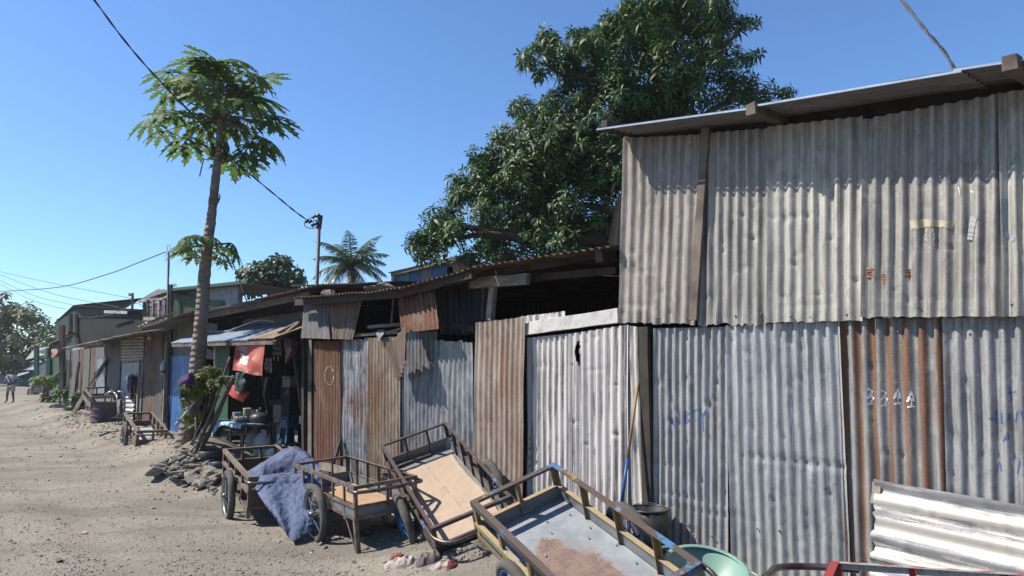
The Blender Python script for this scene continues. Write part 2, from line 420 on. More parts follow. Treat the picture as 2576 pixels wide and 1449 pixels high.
def gravel():
    base = np.array([(1, 0, 0), (-1, 0, 0), (0, 1, 0), (0, -1, 0), (0, 0, 1), (0, 0, -1), (.7, .6, .4), (-.6, .7, -.4)], float)[:6]
    tri = np.array([(0, 2, 4), (2, 1, 4), (1, 3, 4), (3, 0, 4), (2, 0, 5), (1, 2, 5), (3, 1, 5), (0, 3, 5)])
    VV = []; FF = []; k = 0
    for i in range(15000):
        px = random.uniform(-120, 2000); py = 1460 - 420 * (random.random() ** 1.5)
        d = ray(px, py); p = CAM + d * (-H / d.z)
        if i % 9 == 0: dq = random.uniform(.1, 2.0); p = wc(random.uniform(-22, 1.5), dq, 0)
        q = (p - P0); dd = q.dot(NW)
        if dd < .06: continue
        z = ground_z(p.x, p.y); s = (1.0 + .12 * max(0, p.y - 8)) * random.uniform(.004, .011) * (2.0 if random.random() < .06 else 1) * (1.5 if dd < 1.2 else 1)
        th = random.uniform(0, 6.28); sc = np.array([s * random.uniform(.8, 1.8), s * random.uniform(.6, 1.2), s * random.uniform(.4, .8)])
        b = base * sc * rng.uniform(.75, 1.25, (6, 1)); cth, sth = math.cos(th), math.sin(th)
        b = np.stack([b[:, 0] * cth - b[:, 1] * sth, b[:, 0] * sth + b[:, 1] * cth, b[:, 2]], 1)
        VV.append(b + np.array([p.x, p.y, z + s * .15])); FF.append(tri + k); k += 6
    n = NT('pebbles'); i = n.island(); col = n.mix(i, (.22, .2, .175), (.42, .38, .32)); col = n.mix(n.rng(i, .94, .96), col, (.55, .53, .5))
    o = np_obj('gravel', np.concatenate(VV), np.concatenate(FF), n.fin(col, .9, 0, .2)); tag(o, kind='stuff', label='small pebbles strewn over the dusty lane')
gravel()

# ================================================================== RIGHT SHED (two tiers of iron)
tX = lambda px, n=0.0: tz(wallp(px, 920, n))[0]
def quad(px0, px1, yb0, yb1, yt1, yt0, n=0.0, px3=None, px2=None, nt=None):
    nt = n if nt is None else nt
    return [wallp(px0, yb0, n), wallp(px1, yb1, n), wallp(px2 or px1, yt1, nt), wallp(px3 or px0, yt0, nt)]
G = dict(
    gal1=sheet_mat('galvanised_dull', (.49, .48, .475), (.35, .35, .355), rust=.2, stain=.5, dirt=.5, metal=.3, seed=1, streak=10, spots=.3),
    galtorn=sheet_mat('torn_grey_iron', (.40, .405, .42), (.235, .24, .255), rust=.32, stain=.6, patch=.7, dirt=.5, metal=.3, seed=23, streak=10),
    gal2=sheet_mat('galvanised_pale', (.52, .53, .53), (.37, .385, .395), rust=.2, stain=.5, dirt=.5, metal=.3, seed=2, streak=10, spots=.3),
    dust1=sheet_mat('dusty_iron_brown', (.45, .41, .36), (.32, .285, .25), rust=.24, stain=.4, dirt=.45, rcol=(.36, .23, .15), rcol2=(.2, .12, .08), metal=.15, seed=3, rough=.6, streak=9),
    dust2=sheet_mat('dusty_iron_beige', (.54, .515, .46), (.40, .38, .34), rust=.16, stain=.4, dirt=.45, rcol=(.33, .21, .12), metal=.15, seed=4, rough=.6, streak=9),
    dust3=sheet_mat('dusty_iron_grey', (.43, .41, .375), (.30, .285, .26), rust=.22, stain=.45, dirt=.45, rcol=(.3, .15, .09), metal=.15, seed=5, rough=.6, streak=9),
    rustridge=sheet_mat('iron_rusting_on_ridges', (.43, .42, .40), (.29, .29, .28), rust=.76, rw=.42, ridge=.24, stain=.5, pitch=.093, rcol=(.25, .13, .075), rcol2=(.14, .075, .05), metal=.3, seed=6, streak=7),
    rustfew=sheet_mat('iron_with_rust_runs', (.47, .465, .455), (.33, .33, .33), rust=.44, rw=.3, ridge=.2, stain=.5, dirt=.5, pitch=.093, rcol=(.27, .12, .07), metal=.3, seed=7, streak=9),
    white=sheet_mat('whitewashed_iron', (.36, .345, .34), (.16, .145, .135), white=.70, wridge=.16, pitch=.083, wcol=(.64, .60, .57), metal=.1, seed=8, rough=.65, streak=16, dirt=.5),
    white2=sheet_mat('whitewashed_iron_thick', (.36, .36, .37), (.17, .17, .18), white=.60, wridge=-.16, pitch=.17, wcol=(.66, .61, .55), metal=.1, seed=9, rough=.55, streak=9),
    rustA=sheet_mat('red_brown_rust', (.27, .22, .19), (.15, .1, .075), rust=1.0, rw=.4, rcol=(.215, .09, .047), rcol2=(.06, .032, .024), metal=.1, rough=.7, seed=10, streak=16, patch=.8, stain=.55),
    rustB=sheet_mat('ochre_rust', (.34, .29, .23), (.19, .13, .085), rust=.86, rw=.45, rcol=(.235, .125, .066), rcol2=(.08, .047, .03), metal=.1, rough=.7, seed=11, streak=16, patch=.8, stain=.5),
    rustC=sheet_mat('pink_brown_dusty_rust', (.44, .385, .33), (.33, .27, .22), rust=.86, rw=.45, rcol=(.27, .175, .13), rcol2=(.2, .125, .095), metal=.08, rough=.75, seed=12, streak=11),
    streaky=sheet_mat('blue_grey_streaked_iron', (.42, .425, .45), (.12, .122, .135), rust=.62, stain=.6, patch=.8, rcol=(.2, .085, .05), metal=.25, seed=13, streak=20, dirt=.75),
    greyS=sheet_mat('grey_iron', (.30, .305, .325), (.15, .155, .17), rust=.55, stain=.5, patch=.7, rcol=(.17, .075, .05), metal=.25, seed=14, streak=14),
    dark=sheet_mat('dark_old_iron', (.17, .16, .155), (.09, .085, .083), rust=.35, rcol=(.12, .07, .05), metal=.1, rough=.7, seed=15, streak=14),
    darkrust=sheet_mat('dark_brown_iron', (.20, .155, .125), (.11, .085, .07), rust=.85, rw=.4, rcol=(.165, .085, .055), rcol2=(.075, .045, .033), metal=.1, rough=.7, seed=16, streak=14),
    roofrust=sheet_mat('rusted_roof_iron', (.24, .19, .155), (.13, .095, .08), rust=.75, rcol=(.16, .09, .062), metal=.1, rough=.75, seed=17),
    roofgrey=sheet_mat('grey_roof_iron', (.30, .285, .265), (.2, .19, .18), rust=.25, rcol=(.24, .17, .12), metal=.2, rough=.6, seed=18),
    inner=sheet_mat('dark_inner_iron', (.07, .072, .08), (.04, .04, .045), rust=.2, metal=.1, rough=.8, seed=19),  # even dark tone for the inside walls
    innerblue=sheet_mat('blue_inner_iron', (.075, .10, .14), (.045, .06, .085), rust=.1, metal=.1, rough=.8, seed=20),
)
G_edge = plain('roof_edge_sheen', (.45, .55, .66), (.35, .42, .5), .35, .3)  # pale blue colour stands for the sheen along the roof edge
G['roofshed'] = sheet_mat('underside_roof_iron', (.26, .255, .25), (.2, .195, .19), rust=.08, metal=.2, rough=.6, seed=22)
rs_t0, rs_t1 = tX(1570), tX(2900)
shed = thing('corrugated_shed', 'tall shed of patched corrugated iron sheets in two tiers under an overhanging roof', 'shed', wc(rs_t0, 0, .25))
def sheet_on(b, mat, px0, px1, yb, yt, n, ncorr, key=None, label=None, seed=0, **kw):
    """yb/yt: bottom and top pixel rows (number or (left, right))"""
    yb = yb if isinstance(yb, tuple) else (yb, yb); yt = yt if isinstance(yt, tuple) else (yt, yt)
    tx = kw.pop('topx', (px0, px1)); nt = kw.pop('nt', n)
    c = [wallp(px0, yb[0], n), wallp(px1, yb[1], n), wallp(tx[1], yt[1], nt), wallp(tx[0], yt[0], nt)]
    return corr_sheet(kw.pop('name', 'iron_sheet'), mat, c, ncorr, b, key=key, label=label, seed=seed, nrm=NW, **kw)
# lower tier reaches the bank
def ybot(px, n=0.0, z=.22):
    t = tX(px, n); p = wc(t, n, z); d = p - CAM
    k = d.y * CT + d.z * ST; return 724.5 - F * (-d.y * ST + d.z * CT) / k
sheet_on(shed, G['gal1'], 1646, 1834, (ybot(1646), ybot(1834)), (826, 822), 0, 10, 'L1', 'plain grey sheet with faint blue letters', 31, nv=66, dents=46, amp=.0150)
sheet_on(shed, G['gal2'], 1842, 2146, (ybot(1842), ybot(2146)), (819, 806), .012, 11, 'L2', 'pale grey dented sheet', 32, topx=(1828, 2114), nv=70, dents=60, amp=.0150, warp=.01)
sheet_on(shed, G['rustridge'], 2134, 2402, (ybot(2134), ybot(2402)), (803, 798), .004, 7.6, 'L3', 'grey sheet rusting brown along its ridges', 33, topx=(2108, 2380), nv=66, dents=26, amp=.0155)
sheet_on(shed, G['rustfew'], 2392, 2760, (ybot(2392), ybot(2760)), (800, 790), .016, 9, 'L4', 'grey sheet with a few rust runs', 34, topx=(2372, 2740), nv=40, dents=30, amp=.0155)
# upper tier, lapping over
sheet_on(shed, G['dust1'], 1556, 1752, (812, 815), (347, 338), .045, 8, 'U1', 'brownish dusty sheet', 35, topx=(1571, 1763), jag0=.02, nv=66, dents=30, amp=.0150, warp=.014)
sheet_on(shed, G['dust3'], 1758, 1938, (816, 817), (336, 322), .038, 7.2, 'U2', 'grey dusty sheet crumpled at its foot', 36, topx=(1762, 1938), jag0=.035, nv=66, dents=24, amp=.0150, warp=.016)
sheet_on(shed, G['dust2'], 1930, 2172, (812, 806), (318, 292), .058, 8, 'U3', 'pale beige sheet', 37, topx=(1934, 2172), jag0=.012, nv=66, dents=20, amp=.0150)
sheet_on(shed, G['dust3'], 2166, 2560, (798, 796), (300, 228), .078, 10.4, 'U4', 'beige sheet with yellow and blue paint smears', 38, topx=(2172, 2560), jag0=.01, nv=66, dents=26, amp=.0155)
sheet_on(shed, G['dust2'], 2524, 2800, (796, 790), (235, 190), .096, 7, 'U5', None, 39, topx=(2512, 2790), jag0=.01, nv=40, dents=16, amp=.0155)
# end flashing, dark corner post
mb = MB(); mb.bar(wallp(1634, ybot(1634), .03), wallp(1622, 822, .03), .09, .05, NW, .004, 8); mb.build('corner_post', wood_dark, shed)
sheet_on(shed, G['white2'], 1578, 1626, (ybot(1578), ybot(1626)), (818, 822), .035, 2.2, None, 'narrow strip of white painted iron', 40, topx=(1572, 1604), nv=30, dents=14, warp=.02)
mb = MB(); mb.bar(wallp(1744, 806, .075), wallp(1776, 320, .07), .075, .03, NW, .003, 10); mb.build('batten', wood_old, shed, bevel=.004)
# roof: three lapped sheets with rafters sticking out
def roofp(px, py, n): return wallp(px, py, n)
edge = [(1503, 325, .40), (1700, 304, .42), (1890, 272, .44)]
edge2 = [(1880, 273, .43), (2150, 229, .46), (2420, 183, .48)]
edge3 = [(2400, 186, .47), (2600, 156, .5), (2900, 112, .5)]
for k, e in enumerate((edge, edge2, edge3)):
    a = roofp(*e[0]) + UP * .012 * k; b = roofp(*e[2]) + UP * .012 * k
    ba = a - NW * 3.4 + UP * .28; bb = b - NW * 3.4 + UP * .28
    corr_sheet('roof_sheet', G['roofshed'], [ba, a, b, bb], 42, shed, amp=.009, nv=8, seed=50 + k, dents=0, nrm=UP)
    mb = MB(); mb.bar(a + NW * .004 - UP * .004, b + NW * .004 - UP * .004, .012, .014); mb.build('edge_sheen', G_edge, shed)  # thin bar added to carry the painted edge sheen
raf = [((1590, 342), (1523, 316)), ((1975, 312), (1891, 276)), ((2640, 205), (2541, 160))]
for (r0, r1) in raf:
    a = wallp(r0[0], r0[1], 0); b = wallp(r1[0], r1[1], .37 if r1[0] < 1800 else (.44 if r1[0] < 2000 else .52))
    mb = MB(); mb.bar(b + NW * .02, a - NW * 2.6 + UP * .24, .07, .085, UP, .004, 6); mb.build('rafter', wood_dark if r1[0] < 1600 else wood_old, shed, bevel=.004)
mb = MB(); mb.bar(wallp(1575, 352, -.06), wallp(2760, 205, -.06), .06, .12); mb.build('wall_plate', wood_dark, shed)
# closed sides, back and inside
zt0 = wallp(1571, 347, 0).z; zt1 = wallp(2790, 190, 0).z
A, B_ = wc(rs_t0 + .02, -.02, .1), wc(rs_t1, -.02, .1)
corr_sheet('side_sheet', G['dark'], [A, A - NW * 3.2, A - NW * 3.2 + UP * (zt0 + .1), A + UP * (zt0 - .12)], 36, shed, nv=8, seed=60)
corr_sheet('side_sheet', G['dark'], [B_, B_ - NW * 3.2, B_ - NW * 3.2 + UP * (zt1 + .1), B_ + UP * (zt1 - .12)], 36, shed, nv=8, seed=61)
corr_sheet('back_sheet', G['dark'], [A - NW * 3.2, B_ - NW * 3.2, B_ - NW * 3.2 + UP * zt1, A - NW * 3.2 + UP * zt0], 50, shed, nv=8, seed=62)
# ragged flap at the junction with the lower roof
corr_sheet('torn_flap', G['dust1'], [wallp(1527, 612, -.05), wallp(1570, 640, -.25), wallp(1572, 480, -.25), wallp(1549, 500, -.1)], 2, shed, nv=14, seed=63, jag1=.05, jag0=.04, warp=.03)
# rivets: clout nails and washers along the laps
nail_m = plain('nail_steel', (.3, .27, .24), (.15, .1, .08), .5, .6)
for px, py, k in [(1610, 795, .06), (1655, 800, .06), (1730, 800, .06), (1850, 795, .05), (1915, 790, .05), (1990, 795, .065), (2040, 798, .065), (2130, 792, .065), (2200, 770, .08), (2310, 772, .08), (2420, 768, .08), (2545, 765, .09),
                  (1730, 1320, .02), (1744, 1345, .02), (1790, 1348, .02), (1850, 1280, .03), (1905, 1330, .03), (1960, 1335, .03), (2440, 840, .03), (2260, 835, .02)]:
    p = wallp(px, py, k); mb = MB(); mb.lathe([(0, .008), (.006, .006), (.009, 0)], p, 8, NW.to_track_quat('Z', 'Y').to_matrix()); mb.build('nail_head', nail_m, shed, smooth=True)
# painted marks
p_blue = plain('blue_marker_paint', (.035, .13, .38), (.06, .2, .45), .6, scale=30)
p_white = plain('white_chalk_paint', (1.1, 1.1, 1.08), (.95, .95, .94), .8, scale=30)
p_yel = plain('yellow_spray_paint', (.53, .485, .31), (.50, .46, .37), .8, scale=10)
p_lblue = plain('pale_blue_paint', (.30, .40, .50), (.36, .41, .44), .8, scale=12)
p_fblue = plain('faded_blue_spray', (.33, .36, .38), (.40, .40, .38), .8, scale=12)
p_rust = plain('rust_stain', (.22, .10, .055), (.3, .18, .11), .9, scale=20)
paint('painted_letter', 'L1', [[(1683, 1076), (1690, 1048), (1696, 1074)], [(1685, 1066), (1694, 1063)]], 2.2, p_blue)
paint('painted_letter', 'L1', [[(1709, 1038), (1711, 1068)]], 2.2, p_blue)
paint('painted_letter', 'L1', [[(1724, 1034), (1723, 1066)], [(1724, 1036), (1733, 1040), (1726, 1050), (1734, 1058), (1723, 1066)]], 2.2, p_blue)
paint('painted_letter', 'L1', [[(1738, 1034), (1754, 1030)], [(1746, 1033), (1748, 1060)]], 2.2, p_blue)
paint('painted_letter', 'L1', [[(1760, 1026), (1768, 1050)], [(1775, 1030), (1768, 1050), (1770, 1086)]], 2.2, p_blue)
paint('painted_letter', 'L1', [[(1684, 1010), (1690, 990), (1690, 1012)]], 2.0, p_blue)
paint('painted_scribble', 'L2', [[(1962, 1140), (1975, 1132), (1966, 1158), (1980, 1150)], [(1990, 1140), (2002, 1135), (1996, 1160), (2012, 1150)], [(2026, 1165), (2034, 1150), (2038, 1170)], [(2070, 1218), (2078, 1212), (2074, 1222)], [(2092, 1216), (2104, 1210), (2096, 1222)]], 1.8, p_fblue)
paint('chalk_streak', 'L2', [[(1990, 1005), (1990, 1035), (1993, 1090), (1996, 1180)]], 1.5, p_white, .7)
paint('chalk_streak', 'L2', [[(2050, 1000), (2055, 1060)]], 1.5, p_white, .7)
paint('chalk_streak', 'L2', [[(2074, 1010), (2080, 1090)]], 1.5, p_white, .7)
for gx, gy in ((2190, 997), (2224, 1001)):
    paint('painted_figure', 'L3', [[(gx - 8, gy - 20), (gx + 6, gy - 12), (gx - 4, gy - 2), (gx + 9, gy + 4), (gx - 2, gy + 16)], [(gx - 9, gy + 4), (gx + 6, gy - 2)], [(gx - 9, gy + 20), (gx + 7, gy + 18)]], 4.2, p_white)
for gx, gy in ((2258, 997), (2292, 1005)):
    paint('painted_figure', 'L3', [[(gx - 9, gy + 6), (gx, gy - 20), (gx + 7, gy + 4)], [(gx - 8, gy - 6), (gx + 6, gy + 4), (gx + 2, gy - 4)], [(gx, gy), (gx, gy + 20)], [(gx - 9, gy + 19), (gx + 8, gy + 17)]], 4.2, p_white)
paint('painted_letter', 'L4', [[(2538, 972), (2545, 1005), (2536, 1010)], [(2534, 990), (2556, 984)]], 2.2, p_blue)
paint('painted_letter', 'L4', [[(2486, 1052), (2508, 1056), (2504, 1030)], [(2520, 1040), (2521, 1066)], [(2532, 1040), (2542, 1046), (2534, 1058)], [(2560, 1034), (2556, 1062)], [(2566, 1030), (2574, 1060)]], 2.2, p_blue)
paint('painted_letter', 'L4', [[(2524, 1110), (2534, 1088), (2538, 1104), (2526, 1106)], [(2508, 1190), (2514, 1160), (2520, 1184)], [(2558, 1150), (2566, 1160), (2560, 1196)]], 2.0, p_blue)
paint('yellow_smear', 'U4', [[(2290, 566), (2340, 560), (2398, 566)], [(2338, 570), (2340, 618)]], 20, p_yel, .3)
paint('blue_smear', 'U4', [[(2440, 604), (2446, 565), (2450, 545)]], 17, p_fblue, .12)
paint('blue_smear', 'U5', [[(2527, 500), (2526, 540), (2529, 580), (2540, 602), (2552, 600)]], 11, p_lblue, .4)
paint('chalk_streak', 'U4', [[(2362, 455), (2366, 440), (2370, 456)], [(2385, 440), (2388, 460)], [(2412, 470), (2416, 490)], [(2440, 480), (2452, 484)]], 1.6, p_white, .6)
paint('rust_stain', 'U4', [[(2188, 672), (2190, 690), (2188, 698)]], 20, p_rust, .5)
paint('rust_stain', 'U4', [[(2222, 688), (2224, 715)]], 9, p_rust, .6)
paint('rust_stain', 'U4', [[(2282, 676), (2284, 700)]], 13, p_rust, .5)

# ================================================================== RUSTED HOUSE (middle of the row)
house = thing('rusted_house', 'low house of rust brown and grey sheets with dark gaps under its eaves', 'house', wc(tX(1150), 0, .05))
def hs(mat, x0, x1, yt, n, nc, lab=None, seed=0, key=None, yb=None, **kw):
    yb = yb or (ybot(x0, n, .0), ybot(x1, n, .0))
    return sheet_on(house, mat, x0, x1, yb, yt, n, nc, key, lab, seed, **kw)
mb = MB(); mb.bar(wallp(766, ybot(766, 0, .0), .02), wallp(765, 850, .02), .075, .06, NW, .004, 8); mb.build('door_post', wood_dark, house, bevel=.004)
mb = MB(); mb.bar(wallp(780, ybot(780, 0, .0), .0), wallp(781, 855, .0), .12, .025, NW, .003, 10); mb.build('plank', wood_old, house, bevel=.003)
hs(G['rustA'], 791, 857, 858, .03, 9, 'red brown rusted sheet with a pale painted ring', 71, 'S2', nv=40, dents=14, amp=.009)
hs(G['streaky'], 851, 932, (858, 850), .012, 10, 'blue grey streaked sheet', 72, nv=66, dents=40, jag1=.06, warp=.02, amp=.009)
hs(G['rustB'], 927, 1008, (850, 846), .032, 10, 'ochre brown rusted sheet', 73, nv=40, dents=14, amp=.009)
hs(G['greyS'], 1003, 1102, (838, 832), .008, 11, 'grey sheet half in shadow', 74, nv=40, dents=26, amp=.009)
hs(G['galtorn'], 1078, 1197, (856, 862), .035, 8, 'pale grey sheet with a torn edge', 75, topx=(1096, 1193), nv=40, dents=24, amp=.012, jag1=.03, warp=.02)
hs(G['rustC'], 1190, 1316, (812, 797), .09, 9.5, 'tall pinkish brown rusted sheet standing proud of the wall', 76, topx=(1197, 1323), nv=66, dents=40, amp=.01, jag1=.015, warp=.014, curl=.05)
mb = MB(); mb.bar(wallp(1326, ybot(1326, .01, 0), .01), wallp(1326, 830, .01), .06, .04, NW, .003, 6); mb.build('wall_post', wood_dark, house)
hs(G['white'], 1328, 1440, (850, 838), .02, 8, 'whitewashed sheet with three yellow dots', 77, 'S8', nv=66, dents=16, amp=.012)
hs(G['white'], 1432, 1582, (840, 816), .034, 8, 'whitewashed sheet torn near its top', 78, nv=150, per=14, dents=22, amp=.012, hole=lambda u, v: abs(u - .155 - .012 * math.sin(v * 60) - .006 * math.sin(v * 170)) < .028 * math.sin(max(0, min(1, (v - .855) / .11)) * PI) ** .5 + .004 * math.sin(v * 310) - .0001 if .855 < v < .965 else False)
mb = MB(); mb.bar(wallp(1312, 828, .06), wallp(1556, 794, .035), .03, .13, UP, .004, 8); mb.build('cross_plank', wood_white, house, bevel=.004)
corr_sheet('iron_scrap', G['white'], [wallp(1312, 826, .03), wallp(1424, 800, .03), wallp(1422, 783, .03), wallp(1312, 796, .03)], 6, house, nv=6, seed=79, jag1=.01, nrm=NW)
# hanging sheets below the eave
corr_sheet('hanging_sheet', G['dark'], [wallp(758, 850, .14), wallp(832, 853, .16), wallp(822, 757, .06), wallp(766, 760, .06)], 8, house, nv=16, seed=80, amp=.009, jag0=.01, nrm=NW, label='dark grey hanging sheet')
corr_sheet('hanging_sheet', G['darkrust'], [wallp(831, 853, .13), wallp(888, 854, .12), wallp(912, 757, .07), wallp(822, 757, .07)], 7, house, nv=16, seed=81, amp=.010, jag0=.01, nrm=NW, label='brown grey hanging sheet flaring to its top')
corr_sheet('hanging_sheet', G['rustA'], [wallp(1012, 838, .26), wallp(1106, 827, .28), wallp(1093, 704, .12), wallp(1001, 727, .12)], 8, house, nv=18, seed=82, amp=.012, nrm=NW, label='red brown square hanging sheet')
corr_sheet('hanging_sheet', G['darkrust'], [wallp(1004, 962, .16), wallp(1021, 905, .42), wallp(1024, 812, .32), wallp(972, 876, .22)], 5, house, nv=16, seed=83, amp=.014, label='small loose sheet hanging by one corner')
# eave beam, posts, planks
def beam(a, b, w, h, mat, nm='beam', r=.004, seg=8):
    m = MB(); m.bar(a, b, w, h, UP, r, seg); return m.build(nm, mat, house, bevel=.003)
beam(wallp(745, 762, .25), wallp(1005, 740, .27), .05, .09, wood_dark, 'eave_beam')
beam(wallp(1000, 742, .26), wallp(1190, 690, .28), .05, .09, wood_dark, 'eave_beam')
beam(wallp(1120, 712, .10), wallp(1552, 633, -.10), .04, .07, wood_dark, 'eave_beam')
beam(wallp(1185, 713, .05), wallp(1330, 702, .05), .05, .115, plain('greyed_wood', (.33, .295, .25), (.17, .145, .12), .85, scale=7, stretch=(1, 1, 4)), 'tie_beam')
beam(wallp(1330, 702, -.12), wallp(1552, 680, -.15), .04, .07, wood_dark, 'tie_beam')
beam(wallp(1506, 643, .05), wallp(1556, 641, -.3), .08, .12, wood_old, 'rafter')
beam(wallp(926, 823, .02), wallp(1008, 816, .02), .04, .045, wood_old, 'sill')
beam(wallp(860, 846, .02), wallp(1004, 836, .02), .05, .04, wood_pale, 'sill')
beam(wallp(1096, 812, -.05), wallp(1196, 828, -.05), .05, .06, wood_dark, 'sill')
for a, b, w, m in [((1233, 806), (1243, 700), .085, wood_pale), ((985, 812), (991, 748), .03, wood_old), ((1118, 835), (1112, 700), .05, wood_dark), ((1215, 806), (1218, 715), .04, wood_dark)]:
    q = MB(); q.bar(wallp(a[0], a[1], .0), wallp(b[0], b[1], .0), w, w * .7, NW, .003, 6); q.build('post', m, house, bevel=.003)
# roof
EV = [(738, 750), (823, 749), (920, 742), (1000, 727), (1061, 703), (1110, 692), (1189, 674), (1310, 657), (1538, 622)]
EN = {0: .42, 3: .42, 6: .34, 8: .15}
for k, (i0, i1) in enumerate(((0, 3), (3, 6), (6, 8))):
    a = wallp(*EV[i0], EN[i0]); b = wallp(*EV[i1], EN[i1]); a = a + UP * .006 * k; b = b + UP * .006 * k
    corr_sheet('roof_sheet', G['roofrust'], [a, b, b - NW * 3.9 + UP * .18, a - NW * 3.9 + UP * .18], (b - a).length / .088, house, amp=.013, nv=12, seed=85 + k, dents=6, warp=.02, nrm=UP)
ht0, ht1 = tX(762), tX(1572)
# interior: back and end walls, dark
q0, q1 = wc(ht0, -3.3, 0), wc(ht1 - .02, -3.3, 0)
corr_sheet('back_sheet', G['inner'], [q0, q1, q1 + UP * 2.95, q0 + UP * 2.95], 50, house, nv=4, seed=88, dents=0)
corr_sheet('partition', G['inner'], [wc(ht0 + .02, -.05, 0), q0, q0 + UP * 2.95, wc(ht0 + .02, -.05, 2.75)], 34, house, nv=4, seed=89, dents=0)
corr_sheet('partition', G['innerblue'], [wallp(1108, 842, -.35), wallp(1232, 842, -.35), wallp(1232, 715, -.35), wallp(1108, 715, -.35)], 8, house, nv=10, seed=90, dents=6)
mb = MB(); mb.bar(wallp(1113, 838, -.04), wallp(1106, 720, -.04), .06, .02, NW); mb.build('blue_strip', plain('blue_board', (.05, .11, .19), (.03, .06, .1), .7), house)
paint('painted_ring', 'S2', [[(829 + 11 * math.cos(a), 945 + 23 * math.sin(a)) for a in np.linspace(0, 5.8, 24)]], 2.4, plain('pale_green_chalk', (.42, .4, .33), (.3, .24, .18), .9, scale=30), .7)
for yy in (1103, 1128, 1152, 1172):
    paint('yellow_dot', 'S8', [[(1333, yy - 4), (1337, yy), (1334, yy + 5)]], 9, plain('mustard_paint', (.5, .33, .06), (.62, .45, .15), .8, scale=30), .3)
# rag and stick on the sill, stones on the roof edge
def rag(name, mat, pts, label, cat, group=None, seed=0, res=10, wr=.015, base=None):
    """cloth: control rows of points, smoothed and wrinkled"""
    o = cloth(name, mat, pts, None, res, wr, seed, base=base or pts[0][0]); return tag(o, label, cat, group)
def cr(p0, p1, p2, p3, t):
    return .5 * ((2 * p1) + (p2 - p0) * t + (2 * p0 - 5 * p1 + 4 * p2 - p3) * t * t + (3 * p1 - p0 - 3 * p2 + p3) * t ** 3)
def spline(ps, n):
    ps = [Vector(p) for p in ps]; out = []
    for i in range(len(ps) - 1):
        a, b, c_, d = ps[max(0, i - 1)], ps[i], ps[i + 1], ps[min(len(ps) - 1, i + 2)]
        for k in range(n): out.append(cr(a, b, c_, d, k / n))
    out.append(ps[-1]); return out
def cloth(name, mat, rows, parent=None, res=10, wr=.015, seed=0, base=None, fr=7.0, crisp=False):
    A_ = [spline(r, res) for r in rows]; cols = list(zip(*A_)); B2 = [spline(c_, res) for c_ in cols]
    nu, nv = len(B2), len(B2[0]); V = []
    for i in range(nu):
        for j in range(nv):
            p = B2[i][j]; t1 = B2[min(i + 1, nu - 1)][j] - B2[max(i - 1, 0)][j]; t2 = B2[i][min(j + 1, nv - 1)] - B2[i][max(j - 1, 0)]
            nn = t1.cross(t2); nn = nn.normalized() if nn.length > 1e-9 else UP
            q = p * fr
            w = (1 - abs(noise.noise(q + Vector((seed, 0, 0))))) ** 2 + .45 * (1 - abs(noise.noise(q * 2.3 + Vector((0, seed, 0))))) ** 2 + .3 * noise.noise(q * .5)
            if crisp:
                w = .7 + .8 * max(0, 1 - 6 * abs(noise.noise(q + Vector((seed, 0, 0))))) + .6 * max(0, 1 - 5 * abs(noise.noise(q * 1.9 + Vector((0, seed, 0))))) - .7 * max(0, 1 - 5 * abs(noise.noise(q * 1.4 + Vector((0, 3, seed))))) + .35 * noise.noise(q * 3.5)
            V.append(p + nn * wr * (w - .7))
    Fc = [(i * nv + j, (i + 1) * nv + j, (i + 1) * nv + j + 1, i * nv + j + 1) for i in range(nu - 1) for j in range(nv - 1)]
    return np_obj(name, [tuple(v) for v in V], Fc, mat, parent, base=base, smooth=True)
fab = lambda n, c, c2=None: plain(n, c, c2 or mul(c, .7), .9, scale=5, fine=90, bump=.15, spec=.15)
rag('rag', fab('grey_cloth', (.30, .30, .31)), [[wallp(945, 832, .05), wallp(957, 828, .0), wallp(968, 830, .04)], [wallp(947, 842, .09), wallp(955, 838, .08), wallp(964, 840, .09)], [wallp(950, 858, .08), wallp(955, 856, .1), wallp(958, 852, .08)]], 'grey rag draped over the sill of the rusted house', 'rag', seed=3, res=6)
mb = MB(); mb.tube([wallp(976, 835, .06), wallp(1004, 828, .06), wallp(1020, 816, .1)], .012, 8); o = mb.build('stick', wood_pale, base=wallp(976, 835, .06), smooth=True); tag(o, 'pale peeled stick lying along the sill of the rusted house', 'stick')
for k, (px, py, lab) in enumerate([(826, 742, 'grey stone weighting the far left end of the rusted roof'), (938, 731, 'flat stone left of the pair on the sagging rusted roof'), (962, 725, 'flat stone beside the square hanging sheet on the rusted roof')]):
    m = stone_mesh('stone', 90 + k, .45, .3, 3, ROCK); o = bpy.data.objects.new('stone', m); C.objects.link(o); o.location = wallp(px, py, .25) + UP * .03; o.scale = (.42, .26, .26); o.rotation_euler = (0, 0, -.8); tag(o, lab, 'stone', 'stones holding down the roof')
# low dark building behind
bk = thing('low_shack', 'dark flat roofed shack behind the rusted house', 'shack', at(910, 920, 14.5) * 1)
bk.location.z = 0
pA, pB = at(775, 722, 15.6), at(1050, 712, 13.0)
corr_sheet('wall', G['dark'], [Vector((pA.x, pA.y, 0)), Vector((pB.x, pB.y, 0)), pB - UP * .08, pA - UP * .08], 40, bk, nv=4, dents=0, seed=92)
corr_sheet('roof', G['roofgrey'], [pA + NW * .4, pB + NW * .4, pB - NW * 3 + UP * .15, pA - NW * 3 + UP * .15], 44, bk, nv=4, dents=0, seed=93, nrm=UP)
corr_sheet('back_wall', G['dark'], [Vector((pA.x, pA.y, 0)) - NW * 3, Vector((pB.x, pB.y, 0)) - NW * 3, pB - NW * 3, pA - NW * 3], 40, bk, nv=4, dents=0, seed=94)
